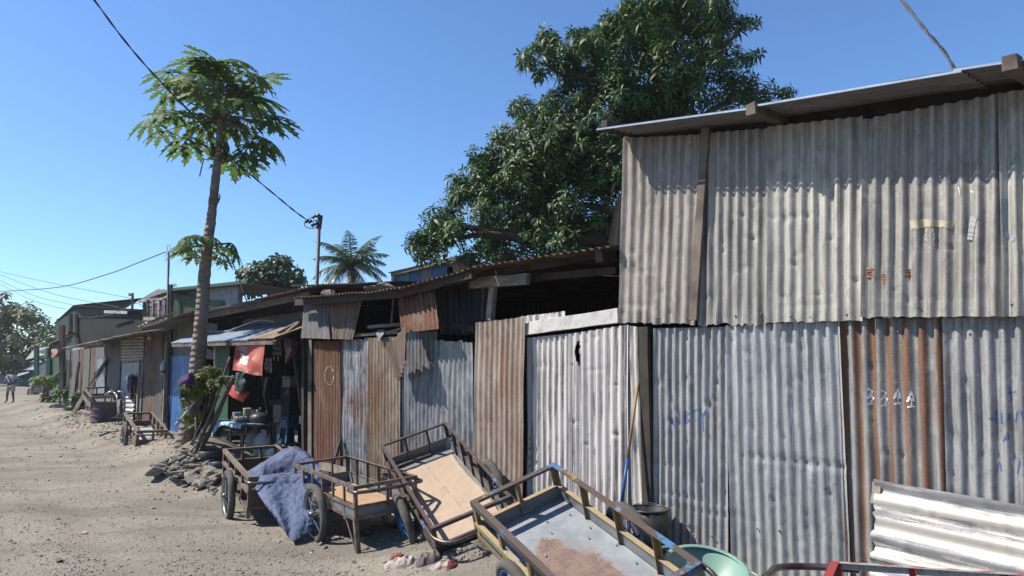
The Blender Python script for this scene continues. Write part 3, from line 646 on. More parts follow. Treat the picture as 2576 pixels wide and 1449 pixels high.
# ================================================================== SHOP (open stall under the blue awning)
shop = thing('shop_stall', 'small dark shop open to the lane under a blue and rust striped iron awning', 'shop', wc(tX(640), -.5, .3))
def spart(b, nm, mat, c, n, seed, **kw): return corr_sheet(nm, mat, c, n, b, seed=seed, **kw)
G['blueaw'] = sheet_mat('blue_awning_iron', (.42, .50, .62), (.27, .34, .46), rust=.22, metal=.2, rough=.45, seed=30, streak=16)
G['rustaw'] = sheet_mat('rusty_awning_iron', (.46, .36, .27), (.33, .24, .17), rust=.35, rcol=(.36, .22, .13), metal=.15, seed=31)
G['bluedoor'] = sheet_mat('blue_door_iron', (.08, .22, .52), (.05, .15, .40), rust=.05, white=.18, wcol=(.25, .4, .62), metal=.1, rough=.45, seed=32)
G['greenw'] = sheet_mat('green_iron', (.05, .14, .075), (.03, .09, .05), rust=.1, metal=.1, rough=.6, seed=33)
G['greyl'] = sheet_mat('weathered_grey_iron', (.20, .196, .192), (.13, .127, .123), rust=.34, rcol=(.19, .12, .09), rcol2=(.11, .075, .06), metal=.1, rough=.7, seed=34)
G['lightg'] = sheet_mat('pale_grey_blue_iron', (.30, .335, .37), (.21, .245, .28), rust=.18, metal=.15, seed=35)
a0, a1 = wallp(430, 863, .55), wallp(690, 853, .52)
aM = a0.lerp(a1, .80)
upv = -NW * .95 + UP * .36
corr_sheet('awning', G['blueaw'], [a0, aM, aM + upv, a0 + upv], 46, shop, amp=.013, nv=12, seed=101, dents=12, warp=.02, nrm=UP)
corr_sheet('awning', G['rustaw'], [aM + UP * .015, a1 + UP * .015, a1 + upv + UP * .015, aM + upv + UP * .015], 12, shop, amp=.013, nv=12, seed=102, dents=6, nrm=UP, label='rusty brown end of the awning')
zA = a1.z
def wn_(px, n): return tX(px, n)
tL, tR = tX(545, -.1), tX(764, -.1)
# awning poles and frame
def sbar(nm, a, b, w, h, mat, par=shop, up=UP, r=.003): m = MB(); m.bar(a, b, w, h, up, r, 6); return m.build(nm, mat, par)
sbar('awning_rail', a0 - UP * .05 - NW * .04, a1 - UP * .05 - NW * .04, .04, .06, wood_old)
sbar('awning_strut', a1 - UP * .06, wallp(764, 805, -.1), .05, .06, wood_old)
sbar('awning_strut', wallp(700, 838, .35), wallp(762, 806, -.1), .05, .05, wood_old)
sbar('awning_strut', wallp(500, 862, .4), wallp(545, 884, -.05), .05, .05, wood_dark)
# shop upper wall over the awning and the dark boards under the roof
spart(shop, 'upper_wall', G['greyl'], [wallp(500, 856, -.45), wallp(775, 808, -.45), wallp(775, 735, -.45), wallp(500, 795, -.45)], 46, 103, nv=6, dents=8)
spart(shop, 'upper_board', G['dark'], [wallp(500, 826, -.40), wallp(600, 806, -.40), wallp(600, 772, -.40), wallp(500, 795, -.40)], 14, 104, nv=5, label='dark board under the roof')
sbar('fascia', wallp(505, 798, .1), wallp(782, 741, .12), .05, .11, wood_old)
r0, r1, r2 = wallp(495, 786, .3), wallp(640, 755, .3), wallp(786, 722, .3)
spart(shop, 'roof_sheet', G['roofgrey'], [r0, r1, r1 - NW * 3.6 + UP * .2, r0 - NW * 3.6 + UP * .2], 40, 105, amp=.012, nv=8, nrm=UP)
spart(shop, 'roof_sheet', G['roofrust'], [r1 + UP * .01, r2 + UP * .01, r2 - NW * 3.6 + UP * .2, r1 - NW * 3.6 + UP * .2], 26, 106, amp=.014, nv=8, nrm=UP)
# front wall pieces: left cladding under the awning, blue door, green shutter, posts
spart(shop, 'front_wall', G['greyl'], [wallp(428, 897, -.04), wallp(548, 905, -.04), wallp(548, 815, -.04), wallp(428, 800, -.04)], 22, 107, nv=8, dents=8)
spart(shop, 'blue_door', G['bluedoor'], [wc(tX(429, -.02), -.02, .3), wc(tX(486, -.02), -.02, .3), wallp(486, 893, -.02), wallp(429, 897, -.02)], 11, 108, nv=24, dents=16)
spart(shop, 'green_shutter', G['greenw'], [wc(tX(548, .02), .02, .28), wc(tX(580, .02), .02, .28), wallp(580, 856, .02), wallp(548, 858, .02)], 6, 109, nv=20, dents=6)
sbar('door_jamb', wc(tX(422, .0), .0, .28), wallp(422, 890, 0), .08, .06, wood_old)
sbar('door_jamb', wc(tX(489, .0), .0, .28), wallp(489, 890, 0), .06, .05, wood_dark)
sbar('window_post', wallp(541, 925, .03), wallp(541, 872, .03), .07, .03, wood_white, up=NW)
sbar('post', wc(tX(654, .0), -.3, .28), wallp(652, 862, -.3), .06, .06, wood_dark, up=NW)
sbar('post', wc(tX(733, .0), -.35, .28), wallp(737, 860, -.35), .05, .05, wood_old, up=NW)
# dark room: back, ends, ceiling
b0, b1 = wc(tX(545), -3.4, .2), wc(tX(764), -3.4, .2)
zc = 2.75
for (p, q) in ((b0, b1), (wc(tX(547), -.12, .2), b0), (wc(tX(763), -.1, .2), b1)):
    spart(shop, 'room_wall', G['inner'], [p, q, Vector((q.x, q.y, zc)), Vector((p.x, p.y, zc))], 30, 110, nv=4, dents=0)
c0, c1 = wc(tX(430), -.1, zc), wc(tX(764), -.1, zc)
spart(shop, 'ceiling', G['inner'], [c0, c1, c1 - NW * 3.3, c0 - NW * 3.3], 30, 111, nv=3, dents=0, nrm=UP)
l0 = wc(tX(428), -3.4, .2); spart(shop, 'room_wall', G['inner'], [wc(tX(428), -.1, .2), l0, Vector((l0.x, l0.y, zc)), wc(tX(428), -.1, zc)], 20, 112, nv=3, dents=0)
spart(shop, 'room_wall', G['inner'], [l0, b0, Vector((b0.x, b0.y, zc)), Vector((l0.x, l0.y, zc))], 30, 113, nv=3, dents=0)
mb = MB(); mb.tube(spline([wallp(505, 828, .05), wallp(530, 834, .08), wallp(575, 832, .05), wallp(600, 822, .03), wallp(650, 806, .0), wallp(690, 810, 0)], 6), .012, 6); mb.build('rope', fab('pale_rope', (.45, .43, .40)), shop)

# banner hanging under the awning
BT = [[wallp(596, 853, .48), wallp(620, 856, .50), wallp(645, 855, .46), wallp(666, 851, .47)],
      [wallp(592, 878, .50), wallp(618, 884, .38), wallp(640, 880, .47), wallp(664, 875, .49)],
      [wallp(588, 905, .53), wallp(615, 912, .42), wallp(638, 915, .54), wallp(661, 910, .50)],
      [wallp(585, 931, .52), wallp(610, 934, .55), wallp(636, 943, .49), wallp(658, 945, .52)]]
bn = thing('banner', 'torn red advertising banner with pale rays and the number 166 hanging below the awning', 'banner', BT[0][0])
red = plain('red_banner_vinyl', (.50, .105, .07), (.38, .08, .06), .55, scale=4, bump=.05)
bo = cloth('banner_sheet', red, BT, bn, 8, .012, 5, fr=4)
_pp = [bo.matrix_world @ v.co + BT[0][0] - bo.matrix_world.translation for v in bo.data.vertices]
_pp = [Vector(v.co) + Vector(BT[0][0]) for v in bo.data.vertices]
SHEETS['banner'] = (bo, BVHTree.FromPolygons(_pp, [tuple(p.vertices) for p in bo.data.polygons]))
pale_or = plain('pale_orange_print', (.72, .36, .24), (.66, .28, .18), .6); cream = plain('cream_print', (.80, .76, .72), (.70, .68, .68), .6); dkp = plain('dark_print', (.16, .08, .07), (.12, .06, .05), .6); gold = plain('tan_print', (.55, .36, .2), None, .6)
for (x, y) in [(664, 868), (664, 880), (663, 888), (662, 897), (661, 906), (661, 916)]:
    paint('printed_ray', 'banner', [[(634, 905), (x - 2.5, y)]], 1.5, pale_or, .1)
paint('printed_cup', 'banner', [[(607 + 1.0 * k, 888 + .45 * k), (603 + .9 * k, 915 + .2 * k)] for k in np.arange(0, 20, 1.6)], 2.2, cream, 0)
paint('printed_panel', 'banner', [[(602 + 2 * k, 864 + 1.0 * k), (600 + 2 * k, 880 + 1.0 * k)] for k in range(11)], 2.6, plain('grey_print', (.42, .36, .4), (.36, .32, .38), .6), 0)
paint('printed_letter', 'banner', [[(606, 898), (625, 906)], [(606, 901), (623, 909)]], 1.8, dkp, .8)
paint('printed_letter', 'banner', [[(604, 909), (617, 914)]], 1.4, plain('red_print', (.6, .2, .15), None, .6), .8)
paint('printed_badge', 'banner', [[(603, 927), (618, 934)]], 5.0, dkp, .2)
paint('printed_badge', 'banner', [[(632, 911), (635, 909), (638, 912), (635, 915), (632, 911)]], 1.6, gold, .1)
paint('printed_line', 'banner', [[(634, 930.5), (650, 932.5)]], 1.0, pale_or, .4)
for gx, st in ((640, [[(1, -3.5), (0, 4)], [(-2, -2), (1, -3.5)]]), (644.6, [[(2, -3), (-1, -1), (-2, 2.5), (0, 4), (2, 2.5), (1, .5), (-1.5, 1)]]), (649.4, [[(2, -3), (-1, -1), (-2, 2.5), (0, 4), (2, 2.5), (1, .5), (-1.5, 1)]])):
    paint('printed_numeral', 'banner', [[(gx + x, 939.5 + y) for x, y in l] for l in st], 1.3, cream, 0)
# wares
def W(px, py, n): return wallp(px, py, n)
rag('red_plastic_sheet', plain('red_plastic', (.5, .055, .045), (.42, .04, .04), .5), [[W(586, 967, .1), W(606, 975, .12), W(628, 985, .1)], [W(579, 980, .1), W(600, 990, .2), W(620, 998, .1)], [W(572, 990, .1), W(592, 1004, .16), W(611, 1013, .1)]], 'folded red plastic sheet hanging behind the sticks by the shop table', 'plastic sheet', seed=4, res=6)
rag('net_bag', plain('dark_green_net', (.015, .06, .045), (.01, .035, .03), .7), [[W(593, 936, .25), W(612, 934, .36), W(632, 940, .25)], [W(589, 960, .25), W(611, 965, .5), W(635, 962, .25)], [W(592, 984, .25), W(610, 988, .4), W(628, 986, .25)]], 'dark green net bag hanging directly below the red banner', 'net bag', seed=6, res=8, wr=.03)
def slab(mb_, c, w, d, h, rz=0): mb_.box(Vector(c) + UP * h / 2, (w, d, h), Matrix.Rotation(rz, 3, 'Z'))
RZ = math.atan2(DW.y, DW.x)
fl = .3
# freezer
f0 = wc(tX(676, -1.6), -1.6, fl); fz = thing('freezer', 'white chest freezer standing at the back of the dark shop', 'freezer', f0, rot=None)
mb = MB(); slab(mb, f0 + UP * .06, 1.0, .6, .72, RZ); mb.build('body', plain('freezer_white', (.62, .62, .68), (.55, .55, .6), .4, bump=0), fz, bevel=.02)
mb = MB(); slab(mb, f0 + UP * .79, 1.04, .64, .08, RZ); mb.build('lid', plain('freezer_grey', (.48, .48, .52), None, .4, bump=0), fz, bevel=.02)
# table
tb = wc(tX(618, .35), .30, fl); tab = thing('table', 'rough wooden table with eggs and jars in front of the shop', 'table', tb)
th_ = .52
mb = MB(); slab(mb, tb + UP * th_, 1.25, .62, .035, RZ); mb.build('tabletop', wood_old, tab)
for sx in (-.55, .0, .55):
    for sy in (-.26, .26):
        q = tb + DW * sx + NW * sy; mb = MB(); mb.bar(Vector((q.x, q.y, ground_z(q.x, q.y) - .03)), q + UP * th_, .05, .05); mb.build('leg', wood_old, tab)
mb = MB(); mb.bar(tb - DW * .6 + NW * .29 + UP * (th_ - .05), tb + DW * .6 + NW * .29 + UP * (th_ - .05), .03, .09); mb.build('apron', wood_dark, tab)
n = NT('blue_printed_cloth'); c = n.coord(); k = n.mix(n.rng(n.noise(c, 14, 3, .6), .42, .56), (.62, .74, .80), (.16, .38, .62)); clothm = n.fin(k, .6, 0, .3)
zt = th_ + .04
rr = []
for (sx, drop) in ((-.70, .30), (-.66, .10), (-.6, .0), (-.2, 0), (.3, 0), (.68, -.0)):
    row = []
    for sy, dr2 in ((-.3, 0), (0, 0), (.30, 0), (.34, .05 if sx > -.25 else .14), (.35, .06 if sx > -.25 else .30)):
        row.append(tb + DW * sx + NW * sy + UP * (zt - (drop + (dr2 if drop < .2 else dr2 * .6))))
    rr.append(row)
rag('tablecloth', clothm, rr, 'blue and white printed plastic cloth hanging off the left end of the shop table', 'tablecloth', seed=8, res=5, wr=.012)
# egg tray
eg = thing('egg_tray', 'cardboard tray of pale brown eggs on the shop table', 'egg tray', tb + UP * (zt + .008) + NW * .05)
mb = MB(); slab(mb, tb + UP * (zt + .01) + NW * .05 + DW * -.02, .52, .3, .03, RZ); mb.build('tray', plain('tray_card', (.2, .19, .17), None, .9), eg)
eggm = [plain('egg_brown', (.52, .36, .26), (.5, .34, .24), .5, bump=0), plain('egg_cream', (.66, .56, .46), (.6, .5, .4), .5, bump=0)]
egp = [(r_, c_) for r_ in range(4) for c_ in range(9)]
for r_, c_ in egp:
    mb = MB(); mb.lathe([(0, -.028), (.016, -.02), (.022, -.003), (.018, .016), (.008, .029), (0, .032)], tb + UP * (zt + .06) + NW * (.05 - .11 + .07 * r_) + DW * (-.26 + .06 * c_), 8); mb.build('egg', eggm[(r_ * 7 + c_ * 3) % 2], eg, smooth=True)
def can(name, mats, c, r, h, lab, cat, group=None, lid=True):
    o = thing(name, lab, cat, c, group); mb = MB(); mb.lathe([(0, 0), (r, 0), (r, h), (r * .97, h), (0, h)], c, 20); mb.build('body', mats[0], o, auto=True)
    if lid: mb = MB(); mb.lathe([(0, h + .001), (r * 1.04, h + .001), (r * 1.04, h + .02), (0, h + .02)], c, 20); mb.build('lid', mats[1], o, auto=True)
    return o
def tt(dx, dn, dz=0): return tb + DW * dx + NW * dn + UP * (zt + .01 + dz)
can('jar', (plain('green_label', (.12, .3, .14), (.3, .45, .3), .4, scale=14), eggm[1]), tt(-.38, -.16), .075, .17, 'green labelled tin on the back of the shop table', 'tin')
can('jar', (plain('redwhite_label', (.7, .66, .64), (.5, .12, .1), .4, scale=12), plain('red_lid', (.45, .06, .05), None, .4)), tt(-.13, -.2), .075, .17, 'white and red labelled tin on the back of the shop table', 'tin')
can('jar', (plain('grey_label', (.4, .4, .42), (.12, .12, .13), .4, scale=14), black_plastic), tt(.06, -.18), .05, .11, 'small grey jar right of the two tins on the shop table', 'jar')
can('tub', (plain('clear_grey_tub', (.42, .43, .46), (.3, .31, .34), .3), plain('tub_lid', (.5, .52, .56), None, .3)), tt(-.5, -.02), .07, .1, 'small clear plastic tub beside the egg tray', 'tub')
pot = thing('cooking_pot', 'black kettle shaped pot on the right end of the shop table', 'pot', tt(.47, -.05))
mb = MB(); mb.lathe([(0, 0), (.15, 0), (.17, .05), (.16, .11), (.10, .15), (.03, .17), (0, .175)], tt(.47, -.05), 20); mb.build('body', black_plastic, pot, smooth=True)
mb = MB(); mb.lathe([(0, .17), (.022, .17), (.024, .24), (0, .245)], tt(.47, -.05), 12); mb.build('knob', black_plastic, pot, smooth=True)
mb = MB(); mb.lathe([(0, .12), (.03, .12), (.025, .2), (0, .2)], tt(.36, -.05), 12); mb.build('spout', plain('pot_grey', (.12, .12, .14), None, .4), pot, smooth=True)
# containers below and beside the table
def jerry(c, s, lab, rz=0):
    o = thing('jerrycan', lab, 'jerrycan', c, 'jerrycans under the shop table'); m = plain('cloudy_plastic', (.42, .42, .40), (.33, .33, .31), .45, bump=.05)
    mb = MB(); mb.lathe([(0, 0), (.115 * s, 0), (.12 * s, .02 * s), (.12 * s, .2 * s), (.105 * s, .26 * s), (.05 * s, .31 * s), (.03 * s, .32 * s), (0, .32 * s)], c, 16, Matrix.Diagonal((1, .75, 1))); mb.build('body', m, o, smooth=True)
    mb = MB(); mb.lathe([(0, .32 * s), (.026 * s, .32 * s), (.026 * s, .36 * s), (0, .36 * s)], c, 12); mb.build('cap', m, o)
    mb = MB(); mb.tube(spline([c + UP * .27 * s + DW * .09 * s, c + UP * .34 * s + DW * .09 * s, c + UP * .345 * s + DW * .03 * s], 4), .012 * s, 6); mb.build('handle', m, o, smooth=True)
def tfl(px, n, dz=0): p = wc(tX(px, n), n, 0); return Vector((p.x, p.y, ground_z(p.x, p.y) + dz))
jerry(tfl(646, .25), 1.15, 'cloudy plastic jerrycan under the table, left of the pair')
jerry(tfl(668, .28), 1.2, 'cloudy plastic jerrycan under the table, right of the pair')
fu = tfl(690, .2); mb = MB(); mb.lathe([(0, .34), (.02, .34), (.12, .06), (.12, 0), (.11, 0)], fu, 18, Matrix.Rotation(.5, 3, 'Y')); tag(mb.build('funnel', plain('white_plastic', (.6, .58, .54), (.5, .48, .44), .5), base=fu, smooth=True), 'dusty white plastic funnel lying right of the table legs', 'funnel')
# stool, cartons, shelf goods
st = tfl(739, -.75); so_ = thing('plastic_stool', 'blue plastic stool standing inside the right edge of the shop opening', 'stool', st)
bl = plain('blue_plastic', (.03, .15, .32), (.025, .11, .25), .4, bump=.03)
mb = MB(); mb.box(st + UP * .53, (.29, .29, .03), Matrix.Rotation(RZ, 3, 'Z')); mb.build('seat', bl, so_, bevel=.012)
for sx in (-1, 1):
    for sy in (-1, 1):
        mb = MB(); mb.bar(st + DW * .18 * sx + NW * .18 * sy, st + DW * .12 * sx + NW * .12 * sy + UP * .52, .075, .035, NW); mb.build('leg', bl, so_, bevel=.006)
for s_ in (-1, 1):
    mb = MB(); mb.bar(st + NW * .15 * s_ - DW * .14 + UP * .42, st + NW * .15 * s_ + DW * .14 + UP * .42, .02, .16); mb.build('skirt', bl, so_)
    mb = MB(); mb.bar(st + DW * .15 * s_ - NW * .14 + UP * .42, st + DW * .15 * s_ + NW * .14 + UP * .42, .02, .16); mb.build('skirt', bl, so_)
card = plain('cardboard', (.40, .34, .28), (.33, .28, .22), .85, scale=4, fine=70, bump=.1)
cpx = [(717, 1022, .9), (719, 1048, .7), (717, 1072, .8)]
c0 = tfl(718, -1.0)
for k in range(3):
    o = thing('carton', ['opened cardboard carton at the bottom of the stack by the blue stool', 'cardboard carton in the middle of the stack by the blue stool', 'cardboard carton with a raised flap on top of the stack'][k], 'carton', c0 + UP * (.24 * k), 'cartons stacked by the stool')
    mb = MB(); slab(mb, c0 + UP * (.24 * k), .30, .3, .235, RZ + (.1 * (k - 1))); mb.build('box', card, o, bevel=.004)
    mb = MB(); p = c0 + UP * (.24 * k + .235) - DW * .15 + NW * .12; mb.add([p + NW * .14, p - NW * .14, p - NW * .14 - DW * .10 + UP * (.09 if k == 2 else -.02), p + NW * .14 - DW * .12 + UP * (.08 if k == 2 else -.04)], [(0, 1, 2, 3)]); f_ = mb.build('flap', card, o); f_.modifiers.new('t', 'SOLIDIFY').thickness = .004
sh = tfl(744, -1.15); shf = thing('shelf_cabinet', 'dark teal cabinet behind the blue stool carrying white boxes', 'cabinet', sh)
mb = MB(); slab(mb, sh, .42, .4, 1.02, RZ); mb.build('body', plain('dark_teal_board', (.03, .075, .085), (.02, .05, .06), .6), shf, bevel=.004)
mb = MB(); slab(mb, sh + UP * 1.022, .46, .44, .03, RZ); mb.build('top', plain('teal_board', (.05, .12, .12), None, .6), shf)
sz = sh + UP * 1.054
for k, (dx, w_, h_, c_, lab) in enumerate([(-.12, .16, .22, (.62, .6, .6), 'white printed carton on the teal cabinet'), (.07, .17, .2, (.5, .42, .45), 'pale pink printed carton on the teal cabinet')]):
    q = sz + DW * dx + NW * .08; mb = MB(); slab(mb, q, w_, .2, h_, RZ); o = mb.build('carton', plain('carton_print_%d' % k, c_, (.1, .1, .12) if k == 0 else (.42, .2, .26), .6, scale=12, lo=.5, hi=.6), base=q, bevel=.003); tag(o, lab, 'carton')
q = tfl(722, -.9) + UP * .62; 
# papers pinned with writing
def sign(px0, py0, px1, py1, n, lab, lines, col=(.7, .7, .68)):
    c = [wallp(px0, py1, n), wallp(px1, py1, n), wallp(px1 + 1, py0, n), wallp(px0 + 1, py0, n)]
    o = thing('paper_notice', lab, 'notice', c[0]); mb = MB(); mb.add(c + [p - NW * .004 for p in c], [(0, 1, 2, 3), (7, 6, 5, 4), (0, 4, 5, 1), (1, 5, 6, 2), (2, 6, 7, 3), (3, 7, 4, 0)]); mb.build('sheet', plain('paper', col, None, .8, bump=0), o)
    for k in range(lines):
        f0_, f1_ = (k + .6) / (lines + .4), (k + .6) / (lines + .4) + .06
        mb = MB(); d = UP * (c[3].z - c[0].z); e = c[1] - c[0]
        for j in range(4):
            a = c[3] - d * f0_ + e * (.12 + .2 * j) + NW * .003; mb.add([a, a + e * .13, a + e * .13 - d * .05, a - d * .05], [(0, 1, 2, 3)])
        mb.build('printed_line', plain('ink', (.08, .1, .25), None, .8, bump=0), o)
sign(752, 1046, 757, 1066, -.1, 'small white paper notice at the door post above the stool', 4)
sign(741, 1083, 748, 1114, -.55, 'white printed strip of paper stuck across the blue stool', 6)
# hanging strips of sachets
def strips(px0, px1, py0, py1, n, count, mats, lab, seed):
    rd = random.Random(seed); o = thing('sachet_strips', lab, 'sachets', wallp((px0 + px1) / 2, py0, n))
    for k in range(count):
        x = px0 + (px1 - px0) * (k + .5) / count; y1 = py1 - rd.uniform(0, .35) * (py1 - py0); nn = n + rd.uniform(-.06, .06)
        m = MB(); a = wallp(x, py0, nn); b = wallp(x, y1, nn); L = (a - b).length; ns = max(3, int(L / .075)); w = .028
        for s_ in range(ns):
            t0, t1 = s_ / ns + .012, (s_ + 1) / ns - .012; p, q = a.lerp(b, t0), a.lerp(b, t1); j = NW * rd.uniform(-.012, .012) + DW * rd.uniform(-.006, .006)
            mid = p.lerp(q, .5) + NW * .012
            m.add([p - DW * w + j, p + DW * w + j, mid + DW * w + j, mid - DW * w + j, q - DW * w + j, q + DW * w + j], [(0, 1, 2, 3), (3, 2, 5, 4)])
        m.build('strip', mats[k % len(mats)], o)
sm = [plain('sachet_gold', (.42, .35, .2), (.25, .2, .12), .35, scale=25), plain('sachet_silver', (.4, .38, .4), (.2, .18, .2), .35, scale=25), plain('sachet_brown', (.3, .22, .15), (.4, .3, .15), .4, scale=25)]
strips(687, 709, 853, 910, .12, 6, sm, 'yellow and brown sachet strips hanging under the awning right of the banner', 1)
strips(667, 686, 900, 946, .0, 5, sm, 'darker sachet strips hanging lower between the banner and the post', 2)
rag('pink_bag', plain('dull_pink_plastic', (.30, .17, .19), (.22, .12, .14), .45), [[W(712, 852, .05), W(730, 850, .15), W(752, 862, .05)], [W(714, 876, .05), W(730, 880, .25), W(746, 884, .05)], [W(718, 896, .05), W(722, 900, .15), W(728, 905, .05)], [W(717, 914, .05), W(719, 915, .08), W(720, 916, .05)]], 'dull pink plastic bag hanging under the awning beside the door post', 'bag', seed=12, res=6, wr=.02)
rag('pink_cloth', plain('bright_pink_cloth', (.42, .08, .18), (.3, .05, .12), .8), [[W(719, 982, -.3), W(727, 978, -.25), W(735, 984, -.3)], [W(716, 990, -.3), W(726, 992, -.2), W(734, 990, -.3)]], 'small pink cloth lying near the white cartons in the shop', 'cloth', seed=13, res=5)
rag('hanging_rag', fab('pale_mauve_cloth', (.33, .29, .31)), [[W(667, 950, -.2), W(672, 948, -.15), W(677, 950, -.2)], [W(663, 975, -.2), W(667, 976, -.12), W(672, 977, -.2)], [W(661, 1000, -.2), W(664, 1001, -.15), W(667, 1002, -.2)]], 'pale mauve rag hanging in front of the freezer', 'rag', seed=14, res=5)
# black tubs, sack and white block by the shop front
def tub(c, r, h, lab, mat, name='basin', tilt=(0, 0), rimr=.012, cat='basin', seg=40):
    o = thing(name, lab, cat, c); M = Matrix.Rotation(tilt[1], 3, 'Z') @ Matrix.Rotation(tilt[0], 3, 'X')
    mb = MB(); mb.lathe([(0, .004), (r * .68, .004), (r * .74, .02), (r, h), (r - .012, h), (r * .72, .03), (0, .016)], c, seg, M); mb.build('bowl', mat, o, smooth=True)
    mb = MB(); mb.lathe([(r - .012 + rimr * math.cos(a), h + rimr * .7 * math.sin(a)) for a in np.linspace(0, 2 * PI, 8, endpoint=False)], c, seg, M, True); mb.build('rim', mat, o, smooth=True)
    return o
tub(gnd(530, 1158), .2, .15, 'black plastic basin on the ground behind the stones', black_plastic)
tub(gnd(560, 1180), .22, .12, 'wider black basin with a clear rim beside the first cart', plain('smoky_plastic', (.07, .075, .085), None, .3))
sk = tfl(528, .55); m = stone_mesh('sack_mesh', 3, 1.3, .2, 3, fab('grey_sack', (.27, .26, .24), (.2, .19, .17))); o = bpy.data.objects.new('sack', m); C.objects.link(o); o.location = sk + UP * .2; o.scale = (.36, .28, .36); tag(o, 'dusty grey sack leaning beside the shop table', 'sack')
yb = tfl(505, .9) + UP * .35
o = thing('yellow_bottle', 'yellow plastic bottle wedged among the sticks by the papaya trunk', 'bottle', yb); mb = MB(); mb.lathe([(0, 0), (.045, 0), (.048, .02), (.048, .15), (.03, .19), (.018, .2), (0, .2)], yb, 14); mb.build('body', plain('yellow_plastic', (.55, .4, .03), (.5, .34, .03), .4), o, smooth=True)
mb = MB(); mb.lathe([(0, .2), (.02, .2), (.02, .225), (0, .225)], yb, 10); mb.build('cap', plain('yellow_cap', (.4, .3, .05), None, .4), o)

# ================================================================== WEATHERED HOUSE (left of the shop)
wh = thing('weathered_house', 'long grey and brown house of old iron sheets left of the blue door', 'house', wc(tX(290), 0, .3))
def ws(nm, mat, x0, x1, yt, nc, n=0, zb=.25, seed=0, topx=None, lab=None, **kw):
    yt = yt if isinstance(yt, tuple) else (yt, yt); topx = topx or (x0, x1)
    return corr_sheet(nm, mat, [wc(tX(x0, n), n, zb), wc(tX(x1, n), n, zb), wallp(topx[1], yt[1], n), wallp(topx[0], yt[0], n)], nc, wh, seed=seed, nv=14, per=6, label=lab, nrm=NW, **kw)
cols = [(172, 186, 'dark'), (186, 200, 'greyl'), (199, 214, 'darkrust'), (213, 228, 'greyl'), (227, 243, 'darkrust'), (242, 268, 'greyl')]
for k, (x0, x1, m) in enumerate(cols): ws('wall_sheet', G[m], x0, x1, (882 - 1.5 * k, 880 - 1.5 * k), 5, n=.01 * (k % 2), seed=200 + k)
ws('wall_sheet', G['lightg'], 246, 268, (905, 898), 5, n=.05, seed=207, lab='pale sheet behind the slanting plank')
ws('wall_sheet', G['dark'], 266, 306, (855, 848), 9, n=.02, seed=208, lab='dark grey sheet')
corr_sheet('wall_sheet', G['dust1'], [wallp(304, 842, .05), wallp(304, 912, .05), wallp(360, 908, .05), wallp(362, 841, .05)], 9, wh, seed=209, nv=12, per=6, amp=.016, jag1=.04, nrm=NW, label='beige sheet fixed with its ribs lying level')
ws('door', G['lightg'], 308, 362, (913, 910), 9, n=.03, seed=210, lab='pale blue grey door')
corr_sheet('iron_scrap', G['white'], [wc(tX(316, .1), .12, .28), wallp(318, 990, .08), wallp(342, 988, .08), wc(tX(342, .1), .12, .28)], 7, wh, seed=211, nv=8, per=6, amp=.016, nrm=NW)
ws('wall_sheet', G['darkrust'], 362, 414, (838, 826), 10, n=.02, seed=212, lab='dark brown sheet'); ws('door', G['dark'], 396, 412, (918, 916), 3, n=.045, seed=213, lab='dark narrow door')
ws('wall_sheet', G['greyl'], 412, 432, (826, 820), 4, n=.0, seed=214)
for (x, yt, w, m) in [(352, 905, .08, wood_pale), (414, 905, .07, wood_old), (419, 860, .07, wood_pale), (168, 905, .12, plain('pale_green_board', (.28, .42, .27), (.2, .33, .2), .8))]:
    mb = MB(); mb.bar(wc(tX(x, .06), .06, .22), wallp(x, yt, .06), w, .05, NW, .004, 6); mb.build('post', m, wh)
mb = MB(); mb.bar(wallp(225, 968, .08), wallp(270, 903, .1), .1, .03, NW, .004, 6); mb.build('brace', wood_dark, wh)
mb = MB(); mb.bar(wallp(184, 879, .55), wallp(257, 869, .5), .06, .07, UP, .01, 8); mb.build('eave_pole', wood_pale, wh)
mb = MB(); mb.bar(wallp(262, 862, .1), wallp(425, 826, .1), .06, .1, UP, .006, 8); mb.build('eave_beam', wood_old, wh)
# roof: left wing hangs lower
ra, rb = wallp(156, 877, 1.1), wallp(335, 838, .9); rc_, rd_ = wallp(422, 806, .6), wallp(497, 782, .5)
spart(wh, 'roof_sheet', G['roofgrey'], [ra, rb, rb - NW * 3.4 + UP * .55, ra - NW * 3.4 + UP * .9], 60, 216, amp=.014, nv=8, nrm=UP, warp=.03)
spart(wh, 'roof_sheet', G['roofgrey'], [rb + UP * .02, rc_ + UP * .02, rc_ - NW * 3.2 + UP * .5, rb - NW * 3.2 + UP * .55], 30, 217, amp=.014, nv=8, nrm=UP, warp=.03)
spart(wh, 'roof_sheet', G['roofrust'], [rc_ + UP * .03, rd_ + UP * .03, rd_ - NW * 3 + UP * .4, rc_ - NW * 3 + UP * .4], 26, 218, amp=.014, nv=8, nrm=UP)
w0, w1 = wc(tX(170), -2.9, .2), wc(tX(430), -2.9, .2)
spart(wh, 'back_wall', G['dark'], [w0, w1, w1 + UP * 2.8, w0 + UP * 2.6], 60, 219, nv=3, dents=0)
spart(wh, 'end_wall', G['dark'], [wc(tX(171), -.02, .2), w0, w0 + UP * 2.6, wc(tX(171), -.02, 2.35)], 24, 220, nv=3, dents=0)
corr_sheet('roof_patch', G['white2'], [wallp(345, 834, .9) + UP * .1, wallp(372, 824, .85) + UP * .12, wallp(372, 824, .85) + UP * .35 - NW * .5, wallp(350, 832, .9) + UP * .3 - NW * .5], 3, wh, nv=6, seed=221)
